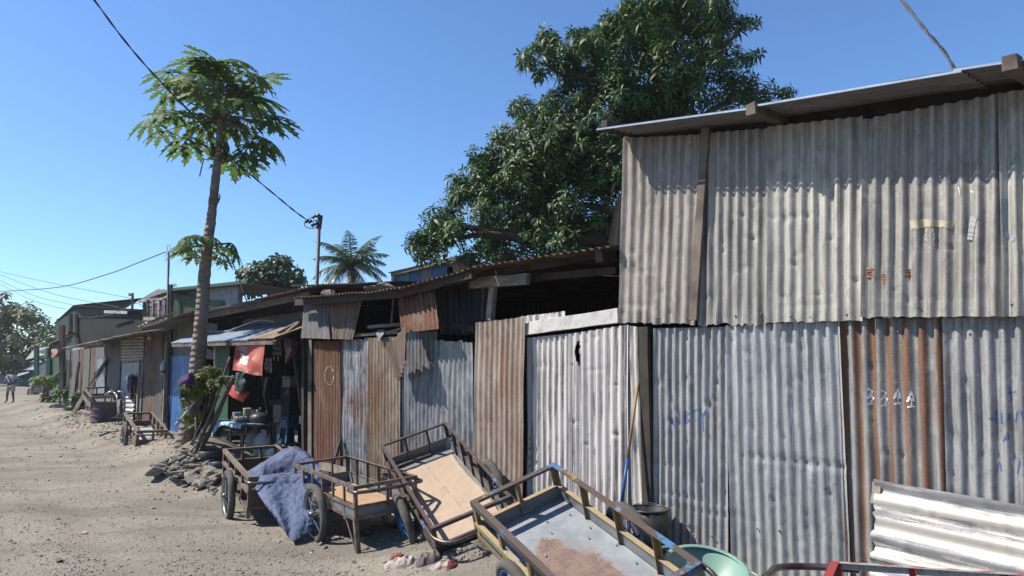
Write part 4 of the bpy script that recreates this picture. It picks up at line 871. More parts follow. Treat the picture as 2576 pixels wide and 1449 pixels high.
o = thing('light_bulb', 'bare white light bulb under the eave of the weathered house', 'light bulb', wallp(377, 838, .2)); mb = MB(); mb.lathe([(0, 0), (.02, 0), (.02, -.05), (.045, -.10), (.05, -.13), (.035, -.165), (0, -.175)], wallp(377, 838, .2), 14); mb.build('bulb', plain('white_glass', (.7, .7, .68), None, .3, bump=0), o, smooth=True)
mb = MB(); mb.tube([wallp(377, 838, .2), wallp(377, 830, .2)], .008, 6); mb.build('cord', black_plastic, o)
o = thing('hanging_bottle', 'clear plastic bottle with a red label hanging on the post left of the blue door', 'bottle', wallp(411, 905, .15)); mb = MB(); mb.lathe([(0, 0), (.015, 0), (.02, -.05), (.055, -.12), (.055, -.3), (.04, -.34), (0, -.34)], wallp(411, 905, .15), 14); mb.build('body', plain('clear_pet', (.6, .6, .6), (.5, .5, .52), .3), o, smooth=True)
mb = MB(); mb.lathe([(.057, -.24), (.057, -.31)], wallp(411, 905, .15), 14); mb.build('label_band', plain('bottle_red', (.45, .12, .12), None, .5), o)
rag('purple_clothes', fab('dark_purple_cloth', (.075, .03, .09), (.04, .018, .05)), [[W(326, 945, .12), W(332, 940, .18), W(338, 948, .12)], [W(322, 962, .12), W(330, 965, .26), W(341, 962, .12)], [W(321, 978, .12), W(328, 980, .2), W(334, 978, .12)], [W(324, 1003, .1), W(328, 1006, .18), W(333, 1002, .1)]], 'dark purple garment hung on the pale door of the weathered house', 'garment', seed=20, res=6, wr=.04)
rag('white_bag', plain('white_poly', (.6, .62, .66), (.5, .5, .55), .4), [[W(318, 944, .12), W(321, 941, .16), W(325, 946, .12)], [W(314, 955, .12), W(319, 957, .2), W(325, 956, .12)]], 'small white plastic bag hung beside the purple garment', 'bag', seed=21, res=5)

# ================================================================== BUILDINGS BEHIND
def flat_house(name, label, cat, quads, loc):
    o = thing(name, label, cat, loc)
    for (nm, mat, c, nc, kw) in quads:
        corr_sheet(nm, mat, c, nc, o, seed=hash(nm) % 50, nv=4, per=6, dents=0, **kw)
    return o
G['greenshed'] = sheet_mat('dark_green_iron', (.022, .040, .030), (.015, .027, .021), rust=.06, metal=.1, rough=.7, seed=40)
G['net'] = sheet_mat('slate_shade_net', (.012, .016, .018), (.009, .012, .015), metal=0, rough=.9, seed=41)
G['greenp'] = sheet_mat('green_panel_iron', (.045, .10, .055), (.03, .075, .04), metal=.05, rough=.6, seed=42)
G['bluep'] = sheet_mat('bright_blue_iron', (.07, .22, .47), (.05, .16, .38), rust=.05, metal=.1, rough=.5, seed=43)
# dark hut, upper left
YH = 31.0
def q4(pts, Y): return [at(px, py, Y if not isinstance(Y, (list, tuple)) else Y[i]) for i, (px, py) in enumerate(pts)]
dk = thing('dark_hut', 'dark green hut with a shade net wall rising behind the weathered house', 'hut', Vector((at(270, 920, YH).x, YH, 0)))
yl, yr = 33.0, 28.0
corr_sheet('wall', G['net'], q4([(190, 930), (362, 930), (362, 782), (190, 776)], (yl, yr, yr, yl)), 60, dk, nv=4, per=4, dents=0)
corr_sheet('upper_wall', G['greenshed'], q4([(192, 800), (322, 795), (322, 780), (192, 777)], (yl - .15, yr + .9, yr + .9, yl - .15)), 40, dk, nv=3, per=4, dents=0)
corr_sheet('side_wall', G['greenshed'], q4([(140, 930), (190, 930), (190, 776), (140, 815)], (40, yl, yl, 40)), 30, dk, nv=3, per=4, dents=0)
a, b, c_, d_ = q4([(182, 769), (364, 779), (372, 768), (240, 760)], (yl - .6, yr - .6, yr + 7, yl + 8))
corr_sheet('roof', G['dark'], [a, b, b + Vector((2.2, 7, .1)), a + Vector((2, 7, .1))], 60, dk, nv=3, per=4, dents=0, nrm=UP)
a, b = at(184, 768, yl - .5), at(134, 814, 41); corr_sheet('roof', G['greenshed'], [b, a, a + Vector((2.5, 1.5, .5)), b + Vector((2.5, 1.5, .5))], 30, dk, nv=3, per=4, dents=0, nrm=UP)
for px in (178, 193): mb = MB(); mb.bar(at(px, 850, yl - .3), at(px, 790, yl - .3), .12, .12); mb.build('post', wood_old, dk)
mb = MB(); mb.bar(at(262, 784, yr + 1.8), at(320, 786, yr + .6), .02, .12); mb.build('light_strip', plain('pale_slat', (.55, .6, .55), None, .7), dk)
mb = MB(); mb.bar(at(165, 846, yl - .5), at(182, 838, yl - .6), .5, .1); mb.build('sill', wood_pale, dk)
pr = [(160, 820, 980)]
# laundry hut
lh = thing('laundry_hut', 'upper room with a sloping roof and green panels where clothes hang, behind the papaya trunk', 'hut', Vector((at(470, 920, 20).x, 20, 0)))
Yl, Yr = 22.5, 18.0
corr_sheet('green_panel', G['greenp'], q4([(428, 830), (502, 830), (502, 752), (430, 734)], (21.0, 20.0, 20.0, 21.0)), 12, lh, nv=4, dents=0)
corr_sheet('green_panel', G['greenp'], q4([(520, 800), (562, 790), (562, 756), (520, 755)], (19.6, 19.0, 19.0, 19.6)), 6, lh, nv=4, dents=0)
corr_sheet('grey_wall', G['lightg'], q4([(520, 800), (606, 780), (606, 714), (520, 728)], (19.8, 18.4, 18.4, 19.8)), 22, lh, nv=4, dents=0)
corr_sheet('grey_wall', G['greyl'], q4([(428, 800), (522, 790), (522, 727), (428, 734)], (21.4, 20.0, 20.0, 21.4)), 22, lh, nv=4, dents=0)
corr_sheet('back_wall', G['dark'], q4([(362, 830), (430, 830), (430, 735), (362, 755)], (25.5, 24.0, 24.0, 25.5)), 22, lh, nv=4, dents=0)
a, b, c_, d_ = at(343, 759, 22.6), at(424, 733, 20.8), at(622, 712, 17.6), at(398, 728, 24.5)
corr_sheet('roof', G['greyl'], [a, b, b + Vector((.8, 3.6, .25)), at(398, 727, 25.5)], 14, lh, nv=4, dents=0, nrm=UP)
corr_sheet('roof', G['greyl'], [b, c_, c_ + Vector((.8, 3.4, .1)), b + Vector((.8, 3.6, .25))], 40, lh, nv=4, dents=0, nrm=UP)
mb = MB(); mb.bar(at(424, 729, 20.7), at(622, 709, 17.5), .04, .08); mb.build('eave_board', G['greenp'], lh)
for p in [((430, 838), (430, 716), 20.6), ((604, 780), (606, 712), 18.3), ((364, 800), (364, 757), 22.5)]:
    mb = MB(); mb.bar(at(*p[0], p[2]), at(*p[1], p[2]), .1, .08); mb.build('post', wood_old, lh)
mb = MB(); mb.bar(at(362, 802, 22.4), at(428, 800, 20.8), .05, .1); mb.build('rail', wood_pale, lh)
mb = MB(); mb.bar(at(374, 772, 22), at(424, 744, 20.9), .06, .06); mb.bar(at(350, 760, 22.5), at(425, 748, 20.9), .05, .05); mb.build('brace', wood_pale, lh)
for k, (px, cl, lab) in enumerate([(372, (.06, .09, .09), 'dark teal clothes at the far left of the upper laundry line'), (385, (.24, .2, .22), 'greyish mauve shirt hanging on the upper laundry line'), (400, (.32, .25, .28), 'dusty pink shirt hanging in the middle of the upper laundry line'), (414, (.2, .17, .19), 'brownish garment nearest the green panel on the upper laundry line')]):
    y = 21.6 - .03 * (px - 372); rag('laundry', fab('laundry_cloth_%d' % k, cl), [[at(px - 5, 757 - .3 * k, y), at(px, 754 - .3 * k, y - .1), at(px + 6, 756 - .3 * k, y)], [at(px - 5, 775, y), at(px + 1, 776, y - .25), at(px + 5, 774, y)], [at(px - 4, 797, y), at(px, 798, y - .1), at(px + 4, 795, y)]], lab, 'laundry', 'clothes hung in the upper room', seed=30 + k, res=5, wr=.06)
# blue house behind the tree
bh = thing('blue_house', 'bright blue corrugated upper house with a white panel behind the mango tree', 'house', Vector((at(1040, 920, 17).x, 17, 0)))
for k, (x0, x1, y0, m) in enumerate([(990, 1030, 692, 'bluep'), (1008, 1032, 680, 'lightg'), (1030, 1062, 676, 'bluep'), (1060, 1088, 668, 'lightg'), (1084, 1125, 655, 'bluep')]):
    corr_sheet('wall_sheet', G[m], q4([(x0, 740), (x1, 740), (x1, y0 - 2), (x0, y0)], (17.2 - .012 * (x0 - 990), 17.2 - .012 * (x1 - 990), 17.2 - .012 * (x1 - 990), 17.2 - .012 * (x0 - 990))), 8, bh, nv=4, dents=0, seed=240 + k, amp=.02)
corr_sheet('back_wall', G['inner'], q4([(985, 740), (1140, 740), (1140, 660), (985, 690)], (18.5, 16.6, 16.6, 18.5)), 30, bh, nv=3, dents=0)
a, b = at(974, 686, 17.0), at(1150, 644, 15.0); corr_sheet('roof', G['roofgrey'], [a, b, b + Vector((1, 3, .1)), a + Vector((1, 3, .1))], 30, bh, nv=3, dents=0, nrm=UP)
mb = MB(); mb.bar(at(985, 690, 17), at(1150, 650, 15.05), .05, .08); mb.build('eave_board', wood_old, bh)
for px, py in ((995, 686), (1036, 676), (1064, 668)): mb = MB(); mb.bar(at(px, 720, 17.1), at(px, py, 17.1), .08, .06); mb.build('post', wood_old, bh)
# far stalls
gs = thing('green_stall', 'green painted stall with an iron canopy and a dark doorway in the hazy distance', 'stall', Vector((at(130, 920, 36).x, 36, 0)))
gp = plain('mint_green_paint', (.12, .30, .19), (.09, .24, .16), .7)
corr_sheet('side_wall', G['greenp'], q4([(124, 1000), (172, 1000), (172, 880), (124, 885)], (38, 33, 33, 38)), 14, gs, nv=3, dents=0)
corr_sheet('doorway', G['innerblue'], q4([(93, 985), (118, 990), (118, 905), (93, 915)], (41, 38.5, 38.5, 41)), 6, gs, nv=3, dents=0)
corr_sheet('canopy', G['roofgrey'], [at(64, 905, 42), at(124, 890, 37), at(124, 872, 38.5), at(88, 876, 43)], 16, gs, nv=3, dents=0, nrm=UP)
corr_sheet('roof', G['roofrust'], [at(120, 865, 40), at(172, 848, 34), at(190, 842, 36), at(140, 856, 42)], 16, gs, nv=3, dents=0, nrm=UP)
for px, w_ in ((126, .35), (146, .3), (92, .15)): mb = MB(); mb.bar(at(px, 1000, 37.2), at(px, 875, 37.2), w_, .2); mb.build('post', gp, gs)
mb = MB(); mb.bar(at(89, 897, 41.6), at(124, 886, 37), .1, .5); mb.build('canopy_edge', G['greenp'], gs)
fs = thing('blue_stall', 'blue grey tarpaulin stall furthest down the hazy lane', 'stall', Vector((at(40, 920, 55).x, 55, 0)))
corr_sheet('wall', sheet_mat('blue_tarp_wall', (.05, .10, .2), (.04, .075, .15), metal=0, rough=.7, seed=50), q4([(-60, 990), (94, 985), (94, 930), (-60, 935)], (64, 50, 50, 64)), 20, fs, nv=3, dents=0)
corr_sheet('roof', G['lightg'], [at(-60, 945, 62), at(90, 928, 48), at(90, 915, 51), at(-60, 930, 66)], 30, fs, nv=3, dents=0, nrm=UP)
corr_sheet('roof', G['lightg'], [at(40, 948, 50), at(72, 938, 46), at(74, 934, 47), at(44, 940, 51)], 10, fs, nv=3, dents=0, nrm=UP)
# red topped pole with a torn flag
rp = thing('wooden_pole', 'tall pole with a red painted top at the corner of the weathered house', 'pole', at(157, 994, 25.8))
mb = MB(); mb.bar(at(157, 994, 25.8), at(157, 885, 25.8), .16, .15, UP, .01, 5); mb.build('shaft', wood_old, rp)
mb = MB(); mb.bar(at(157, 886, 25.8), at(157, 819, 25.8), .15, .14, UP, .01, 5); mb.build('painted_top', plain('faded_red_paint', (.36, .14, .11), (.26, .12, .1), .8), rp)
rag('torn_flag', plain('faded_orange_flag', (.5, .16, .1), (.42, .3, .24), .8, scale=2), [[at(154, 872, 25.7), at(142, 878, 25.6), at(130, 878, 25.7)], [at(153, 890, 25.7), at(142, 894, 25.4), at(130, 890, 25.7)], [at(146, 896, 25.7), at(139, 899, 25.6), at(131, 903, 25.7)]], 'torn red and beige flag hanging from the red topped pole', 'flag', seed=40, res=5, wr=.06)
# ================================================================== HANDCARTS
galvp = plain('galvanised_panel', (.30, .305, .30), (.2, .205, .2), .5, .3, scale=4, fine=45, bump=.08)
def worn(name, base, chips, dark=(.07, .055, .05), amt=.5, sc=7):
    n = NT(name); c = n.coord(); a = n.noise(c, sc, 5, .65); b = n.noise(n.map(c, (1, 1, 1), (5, 3, 1)), sc * .45, 3); f = n.noise(c, 60, 3)
    col = n.mix(n.rng(f, .35, .7), base, mul(base, .65))
    if len(chips) > 1: col = n.mix(n.rng(b, .5, .54), chips[0], chips[1])
    else: col = chips[0]
    col = n.mix(n.rng(a, .5 + (.5 - amt) * .4, .56 + (.5 - amt) * .4), base, col) if True else col
    col = n.mix(n.math('MULTIPLY', n.rng(f, .5, .75), .5), col, dark)
    n.bump(a, .12, .004); return n.fin(col, .5, .15, .35)
M_brown = worn('brown_rusty_paint', (.155, .118, .095), [(.27, .21, .17)], amt=.5, sc=9)
M_c3 = worn('dark_purplish_steel', (.085, .06, .058), [(.10, .22, .36), (.17, .10, .085)], amt=.3, sc=4)
M_c4 = worn('steel_with_blue_and_yellow_chips', (.115, .085, .07), [(.075, .21, .42), (.36, .255, .09)], amt=.42, sc=4)
M_yel = worn('mustard_paint_worn', (.31, .225, .11), [(.3, .21, .09)], amt=.35, sc=9)
M_yelpale = worn('pale_yellow_edge', (.42, .33, .19), [(.45, .33, .16)], amt=.4, sc=9)
M_bluep = worn('dull_blue_cart_paint', (.07, .16, .22), [(.05, .10, .13), (.2, .22, .2)], amt=.45, sc=6)
M_green = worn('dark_green_cart_paint', (.025, .065, .045), [(.05, .045, .04)], amt=.4, sc=6)
M_red = worn('red_cart_paint', (.42, .045, .045), [(.2, .05, .045)], amt=.3, sc=8)
M_pale = worn('off_white_cart_paint', (.55, .52, .48), [(.38, .36, .33)], amt=.35, sc=8)
M_woodc = plain('grey_brown_cart_timber', (.27, .215, .165), (.14, .11, .085), .85, scale=5, bump=.3)
M_spoke = plain('grey_spoke_steel', (.34, .35, .37), (.2, .2, .2), .4, .6); M_bluewh = plain('blue_wheel_paint', (.03, .18, .52), (.02, .12, .36), .4, scale=9)
M_ply = plain('orange_plywood', (.52, .345, .20), (.42, .27, .16), .8, scale=3, fine=70, bump=.1)
M_brownpanel = plain('brown_hardboard', (.17, .115, .085), (.12, .085, .065), .7, scale=4)
def rust_floor():
    n = NT('rust_stained_galvanised_bed'); c = n.coord(); x, y, z = n.sep(c)
    w = n.noise(c, 3.2, 5, .65); f = n.noise(c, 55, 4, .7); big = n.noise(c, 9, 4)
    base = n.mix(n.rng(n.noise(c, 6, 4), .35, .7), (.40, .43, .46), (.29, .31, .335)); base = n.mix(n.math('MULTIPLY', n.rng(f, .5, .75), .35), base, (.5, .52, .54))
    # an old stain in the middle of the bed
    ex = n.math('POWER', n.math('MULTIPLY', n.math('SUBTRACT', x, .12), 1.9), 2.0); ey = n.math('POWER', n.math('MULTIPLY', n.math('ADD', y, .05), 3.7), 2.0)
    r = n.math('ADD', n.math('ADD', ex, ey), n.math('MULTIPLY', n.math('SUBTRACT', w, .5), 2.6)); k = n.rng(r, 1.0, .78)
    halo = n.rng(r, 1.25, .9)
    col = n.mix(n.math('MULTIPLY', halo, .5), base, (.34, .25, .16))
    col = n.mix(k, col, n.mix(n.rng(big, .35, .65), (.245, .16, .125), (.17, .115, .10)))
    col = n.mix(n.math('MULTIPLY', n.math('MULTIPLY', k, n.rng(f, .45, .7)), .55), col, (.36, .27, .21))
    n.bump(f, .15, .004); n.put(n.b.inputs['Metallic'], n.math('MULTIPLY', n.math('SUBTRACT', 1.0, k), .35)); n.fin(col, .5, 0.0, .35)
    n.put(n.b.inputs['Metallic'], n.math('MULTIPLY', n.math('SUBTRACT', 1.0, k), .35)); return n.m
M_c4bed = rust_floor()
def tyre_mesh():
    """one tyre, unit radius, with a cut tread; axis along local Y"""
    mb = MB(); nmaj, r, rr = 72, .88, .125; prof = [(math.cos(a), math.sin(a)) for a in np.linspace(0, 2 * PI, 14, endpoint=False)]
    for i in range(nmaj):
        an = 2 * PI * i / nmaj
        for j, (ca, sa) in enumerate(prof):
            k = 1.0
            if ca > .3: k += .07 * (1 if ((i + (1 if sa > 0 else 0) * 1 + (2 if abs(sa) > .5 else 0)) % 3) else -1)
            R_ = r + rr * ca * k * .95; mb.v.append(Vector((R_ * math.cos(an), rr * 1.05 * sa * k, R_ * math.sin(an))))
    m_ = len(prof)
    for i in range(nmaj):
        for j in range(m_):
            i2, j2 = (i + 1) % nmaj, (j + 1) % m_; mb.f.append((i * m_ + j, i * m_ + j2, i2 * m_ + j2, i2 * m_ + j))
    return mb
def wheel(parent, loc, r, rimmat, spoke_mat, kind, tyremat):
    w = bpy.data.objects.new('wheel', None); C.objects.link(w); w.parent = parent; w.location = loc; w.empty_display_size = .1
    t = tyre_mesh(); t.v = [v * r for v in t.v]; t.build('tyre', tyremat, w, smooth=True, local=True)
    RY = Matrix.Rotation(PI / 2, 3, 'X'); mb = MB()
    mb.lathe([(r * .80, -.032), (r * .765, -.02), (r * .755, 0), (r * .765, .02), (r * .80, .032), (r * .79, .034), (r * .74, .018), (r * .735, 0), (r * .74, -.018), (r * .79, -.034)], seg=40, rot=RY, closed=True); mb.build('rim', rimmat, w, smooth=True, local=True)
    mb = MB(); mb.lathe([(0, -.06), (.022, -.06), (.03, -.05), (.03, .05), (.022, .06), (0, .06)], seg=14, rot=RY); mb.lathe([(.03, -.035), (.05, -.035), (.05, -.028), (.03, -.028)], seg=14, rot=RY); mb.lathe([(.03, .028), (.05, .028), (.05, .035), (.03, .035)], seg=14, rot=RY); mb.build('hub', spoke_mat, w, smooth=False, local=True)
    mb = MB()
    if kind == 'bars':
        for k in range(6):
            an = k * PI / 3 + .3
            for s_ in (-1, 1):
                a2 = an + s_ * .05; mb.tube([Vector((math.cos(an + s_ * .35) * .04, s_ * .03, math.sin(an + s_ * .35) * .04)), Vector((math.cos(a2) * r * .75, s_ * .008, math.sin(a2) * r * .75))], .0065, 6)
    else:
        for k in range(28):
            an = k * 2 * PI / 28; s_ = 1 if k % 2 else -1; a2 = an + (.35 if (k // 2) % 2 else -.35)
            mb.tube([Vector((math.cos(an) * .048, s_ * .032, math.sin(an) * .048)), Vector((math.cos(a2) * r * .75, 0, math.sin(a2) * r * .75))], .0035, 5)
    mb.build('spokes', spoke_mat, w, local=True)
    return w
def make_cart(p, label, rail=M_brown, postm=None, panel=galvp, inner=None, floor=galvp, edge=None, wheelr=.3, rim=None, spoke=None, wk='bars', nl=5, nb=2, nf=1, legz=-.56, legs=True, handle=None, hb=.22, tyre=None, hw=None, ph=.30, wall=.19, wheel_y=.085, wheels=(True, True), closed_panel=True, a=.033, legdir=0.0, handle_z=0.0, frontpanel=None, firstrail=None, rotm=None, open_near=False):
    x, y, z, yaw, pitch, roll, L, Wd, xw, hc = p; postm = postm or rail
    Rz = Matrix.Rotation(yaw, 3, 'Z') @ Matrix.Rotation(pitch, 3, 'Y') @ Matrix.Rotation(roll, 3, 'X')
    if rotm is not None: Rz = rotm
    o = thing('handcart', label, 'handcart', (x, y, z), 'handcarts parked along the iron wall', rot=Rz.to_euler())
    hx, hy = L / 2, Wd / 2; X, Y, Z = Vector((1, 0, 0)), Vector((0, 1, 0)), Vector((0, 0, 1))
    def P(a_, b_, c_): return Vector((a_, b_, c_))
    def add(nm, mb, m, **k): return mb.build(nm, m, o, local=True, **k)
    # top rails: L section, one flange flat on top
    for (q0, q1, sd) in [(P(-hx, -hy, 0), P(hx, -hy, 0), Y), (P(hx, hy, 0), P(-hx, hy, 0), -Y), (P(-hx, hy - .001, .001), P(-hx, -hy + .001, .001), X), (P(hx, -hy + .001, .001), P(hx, hy - .001, .001), -X)]:
        mb = MB(); mb.angle(q0, q1, a, .005, -Z, sd); add('rail', mb, firstrail if (firstrail and sd is Y) else rail)
    def post(px_, py_, sd, up, top=-.004, bot=-ph - .02, w=None):
        mb = MB(); mb.angle(P(px_, py_, bot), P(px_, py_, top), w or a * .85, .005, up, sd); add('post', mb, postm)
    for sy in (-1, 1):
        for k in range(1, nl + 1): post(-hx + L * k / (nl + 1), sy * (hy - .006), X, -Y * sy, bot=-ph - (.045 if k % 2 else .0))
        for sx in (-1, 1): post(sx * (hx - .006), sy * (hy - .006), -X * sx, -Y * sy, bot=-ph, w=a)
    for k in range(1, nb + 1): post(-hx + .006, -hy + Wd * k / (nb + 1), Y, X)
    for k in range(1, nf + 1): post(hx - .006, -hy + Wd * k / (nf + 1), Y, -X)
    inner = inner or panel
    # low sheet walls
    t = .004
    for sy in ((1,) if open_near else (-1, 1)):
        mb = MB(); mb.box(P(0, sy * (hy - .013), -(wall + ph) / 2), (L - .03, t, ph - wall)); add('side_panel', mb, panel)
        if inner is not panel: mb = MB(); mb.box(P(0, sy * (hy - .019), -(wall + ph) / 2), (L - .034, t, ph - wall)); add('lining', mb, inner)
    for sx in (-1, 1):
        mb = MB(); mb.box(P(sx * (hx - .013), 0, -(wall + ph) / 2), (t, Wd - .03, ph - wall)); add('end_panel', mb, panel if sx < 0 or frontpanel is None else frontpanel)
        if inner is not panel: mb = MB(); mb.box(P(sx * (hx - .019), 0, -(wall + ph) / 2), (t, Wd - .034, ph - wall)); add('lining', mb, inner)
    em = edge or rail
    for sy in (-1, 1):
        mb = MB(); mb.angle(P(-hx + .004, sy * (hy + .003), -wall + .004), P(hx - .004, sy * (hy + .003), -wall + .004), a * .8, .005, -Z, -Y * sy); add('mid_rail', mb, em)
        mb = MB(); mb.angle(P(-hx + .004, sy * (hy + .003), -ph - .01), P(hx - .004, sy * (hy + .003), -ph - .01), a * .9, .005, Z, -Y * sy); add('bed_rail', mb, postm)
    for sx in (-1, 1):
        mb = MB(); mb.angle(P(sx * (hx + .003), -hy + .004, -wall + .005), P(sx * (hx + .003), hy - .004, -wall + .005), a * .8, .005, -Z, -X * sx); add('mid_rail', mb, em)
        mb = MB(); mb.angle(P(sx * (hx + .003), -hy + .004, -ph - .011), P(sx * (hx + .003), hy - .004, -ph - .011), a * .9, .005, Z, -X * sx); add('bed_rail', mb, postm)
    mb = MB(); mb.box(P(0, 0, -ph + .004), (L - .05, Wd - .05, .008)); add('bed', mb, floor)
    # axle and wheels
    mb = MB(); mb.tube([P(xw, -hy - wheel_y - .07, -hc), P(xw, hy + wheel_y + .07, -hc)], .014, 10); add('axle', mb, black_iron)
    for sy in (-1, 1):
        mb = MB(); mb.bar(P(xw - .2, sy * (hy - .03), -ph), P(xw, sy * (hy - .03), -hc), .03, .006); mb.bar(P(xw + .2, sy * (hy - .03), -ph), P(xw, sy * (hy - .03), -hc), .03, .006); add('axle_bracket', mb, postm)
        if wheels[0 if sy < 0 else 1]: wheel(o, P(xw, sy * (hy + wheel_y), -hc), wheelr, rim or M_spoke, spoke or M_spoke, wk, tyre or rubber)
    if legs:
        for sy in (-1, 1):
            b = P(hx - .02 + legdir, sy * (hy - .02), legz); mb = MB(); mb.angle(P(hx - .012, sy * (hy + .003), -ph), b, .042, .005, -X, -Y * sy); add('leg', mb, postm)
            mb = MB(); mb.bar(P(hx - .26, sy * (hy - .005), -ph), b + Vector((-.012, 0, .02)), .022, .006, Y); add('leg_brace', mb, postm)
    if handle:
        z0 = -.045 + handle_z; pts = spline([P(hx - .12, -hy - .012, z0), P(hx + .05, -hy - .012, z0), P(hx + hb * .75, -hy + .05, z0), P(hx + hb, -hy + .16, z0), P(hx + hb, 0, z0), P(hx + hb, hy - .16, z0), P(hx + hb * .75, hy - .05, z0), P(hx + .05, hy + .012, z0), P(hx - .12, hy + .012, z0)], 6)
        mb = MB(); mb.tube(pts, .017, 12); add('handle', mb, handle, smooth=True)
    return o, Rz, Vector((x, y, z))
def loc2w(cart, v): _, Rz, c = cart; return c + Rz @ Vector(v)
# parked cart with plywood bed
c2 = make_cart((-1.746, 7.706, .687, -.96, .006, .065, 1.818, .676, .052, .388), 'brown steel handcart with an orange plywood bed standing level beside the tarpaulin', M_brown, M_brown, galvp, None, galvp, None, .30, M_spoke, M_spoke, 'bars', 5, 2, 1, handle=steel_tube, legz=-.66, hb=.12, ph=.31)
o, Rz, c_ = c2; mb = MB(); mb.box((.12, 0, -.295), (1.5, .56, .012)); mb.build('plywood_sheet', M_ply, o, local=True)
# cart under the tarpaulin
c1 = make_cart((-3.127, 8.974, .625, -1.028, .075, .016, 1.813, .718, .181, .36), 'old brown timbered handcart half covered by a blue tarpaulin', M_woodc, M_woodc, M_brownpanel, None, M_brownpanel, None, .305, M_spoke, M_spoke, 'bars', 3, 2, 1, handle=steel_tube, legz=-.50, hb=.15, a=.045, ph=.36, wall=.16, legdir=-.12, open_near=True)
# tipped cart with cardboard
c3p = (-.725, 7.121, .782, -1.124, .305, .324, 1.808, .774, .154, .369)
c3 = make_cart(c3p, 'dark steel handcart with a bright blue wheel tipped forward and lined with cardboard', M_c3, M_c3, galvp, None, galvp, None, .315, M_bluewh, M_bluewh, 'wire', 6, 2, 1, handle=steel_tube, legz=-.76, hb=.24, ph=.31, frontpanel=M_green, wheel_y=.10)
# tipped cart, front right, blue and yellow
c4p = (.406, 4.866, .706, -1.069, .233, .341, 1.692, .771, -.014, .353)
c4 = make_cart(c4p, 'nearest handcart with chipped blue and yellow rails and a rust stained metal bed', M_c4, M_yel, M_bluep, galvp, M_c4bed, M_yelpale, .30, M_bluewh, M_bluewh, 'wire', 3, 1, 1, handle=steel_tube, legz=-.70, hb=.26, ph=.31, a=.048)
o, Rz, c_ = c4
for (bx, by) in [(-.62, -.2), (-.6, .1), (-.55, .28), (-.45, -.27), (-.45, .05), (-.3, .3), (-.25, -.12), (-.2, .22), (-.05, -.3), (.0, .32), (.15, -.05), (.25, .3), (.3, -.25), (.45, .12), (.55, .32)]:
    n_ = MB(); n_.lathe([(0, .007), (.005, .006), (.009, 0)], (bx, by, -.30 + .0085), 8); n_.build('bolt_head', M_spoke, o, local=True, smooth=True)
mb = MB(); mb.box((-.826, .06, -.285), (.012, .14, .025)); mb.build('pale_batten', wood_pale, o, local=True)
# cart at the lower right, red and white
def on_z(px, py, z): d = ray(px, py); return CAM + d * ((z - H) / d.z)
pP, pQ, pR = on_z(2091, 1411, .85), on_z(2576, 1443, .89), on_z(2015, 1449, .93)
xa = (pP - pQ).normalized(); ya = (pR - pP); ya = (ya - xa * ya.dot(xa)).normalized(); za = xa.cross(ya); M5 = Matrix((xa, ya, za)).transposed(); c5c = pP - xa * .90 + ya * .35
c5 = make_cart((c5c.x, c5c.y, c5c.z, 0, 0, 0, 1.80, .70, 0, .40), 'red handcart with an off white rail dotted red at the lower right edge', M_red, M_red, M_red, None, galvp, None, .30, M_spoke, M_spoke, 'bars', 4, 1, 1, handle=steel_tube, legz=-.8, hb=.24, ph=.33, a=.036, handle_z=.012, firstrail=M_pale, rotm=M5)
o, Rz, c_ = c5
o2 = o
dotm = plain('red_dot_paint', (.55, .05, .05), (.5, .08, .07), .6)
for k in range(13):
    xx = .80 - .135 * k; mb = MB(); mb.lathe([(0, .0012), (.018 + .004 * (k % 3), .0012), (.019 + .004 * (k % 3), 0)], (xx, -.331, .0008), 14, Matrix.Diagonal((1.3, .62, 1))); mb.build('red_dot', dotm, o2, local=True)
# two more along the lane
c6 = make_cart((-7.837, 15.084, .631, -.93, .149, -.017, 1.828, .575, .07, .353), 'old brown handcart with pale sheets on its bed in front of the weathered house', M_woodc, M_woodc, M_brown, None, plain('pale_sheet_bed', (.58, .56, .50), (.42, .41, .4), .8), None, .30, M_spoke, M_spoke, 'bars', 3, 1, 1, handle=M_woodc, legz=-.60, hb=.2, a=.05, ph=.30)
c7 = make_cart((-11.368, 19.401, 1.094, -.903, .134, .029, 1.553, .629, .05, .40), 'farthest handcart resting above a rusty drum by the leafy plants', M_brown, M_brown, plain('pale_green_panel', (.32, .38, .29), (.25, .3, .23), .7), None, galvp, None, .26, M_spoke, M_spoke, 'bars', 3, 1, 1, handle=None, legz=-.6, a=.045, legs=False, wheels=(False, True))
bz = at(303, 1050, 18.0); bic = thing('hand_trolley', 'steel frame with two curved silver handles standing beside the farthest handcart', 'trolley', bz)
chrome = plain('bright_chrome', (.55, .56, .58), (.4, .4, .42), .3, .6)
for pp in ([(264, 994), (277, 986), (289, 989), (295, 1002), (297, 1048)], [(297, 986), (306, 986), (312, 993), (314, 1010), (312, 1052)]):
    q = MB(); q.tube(spline([at(x, y, 18.0 + (.25 if x < 290 else 0)) for x, y in pp], 6), .022, 8); q.build('handle', chrome, bic, smooth=True)
for y in (1006, 1030, 1047): q = MB(); q.tube([at(295, y, 18.0), at(314, y, 18.0)], .016, 6); q.build('crossbar', black_iron, bic, smooth=True)
q = MB(); q.box(bz + Vector((0, -.1, .0)), (.3, .3, .02)); q.build('foot_plate', black_iron, bic)
rag('grey_bag', fab('grey_woven_bag', (.22, .23, .24), (.15, .155, .16)), [[at(294, 1006, 17.9), at(301, 1004, 17.8), at(308, 1006, 17.9)], [at(293, 1020, 17.9), at(301, 1022, 17.6), at(309, 1020, 17.9)], [at(296, 1038, 17.9), at(302, 1041, 17.75), at(308, 1038, 17.9)]], 'grey bag hanging on the steel frame with curved handles', 'bag', seed=60, res=5, wr=.03)

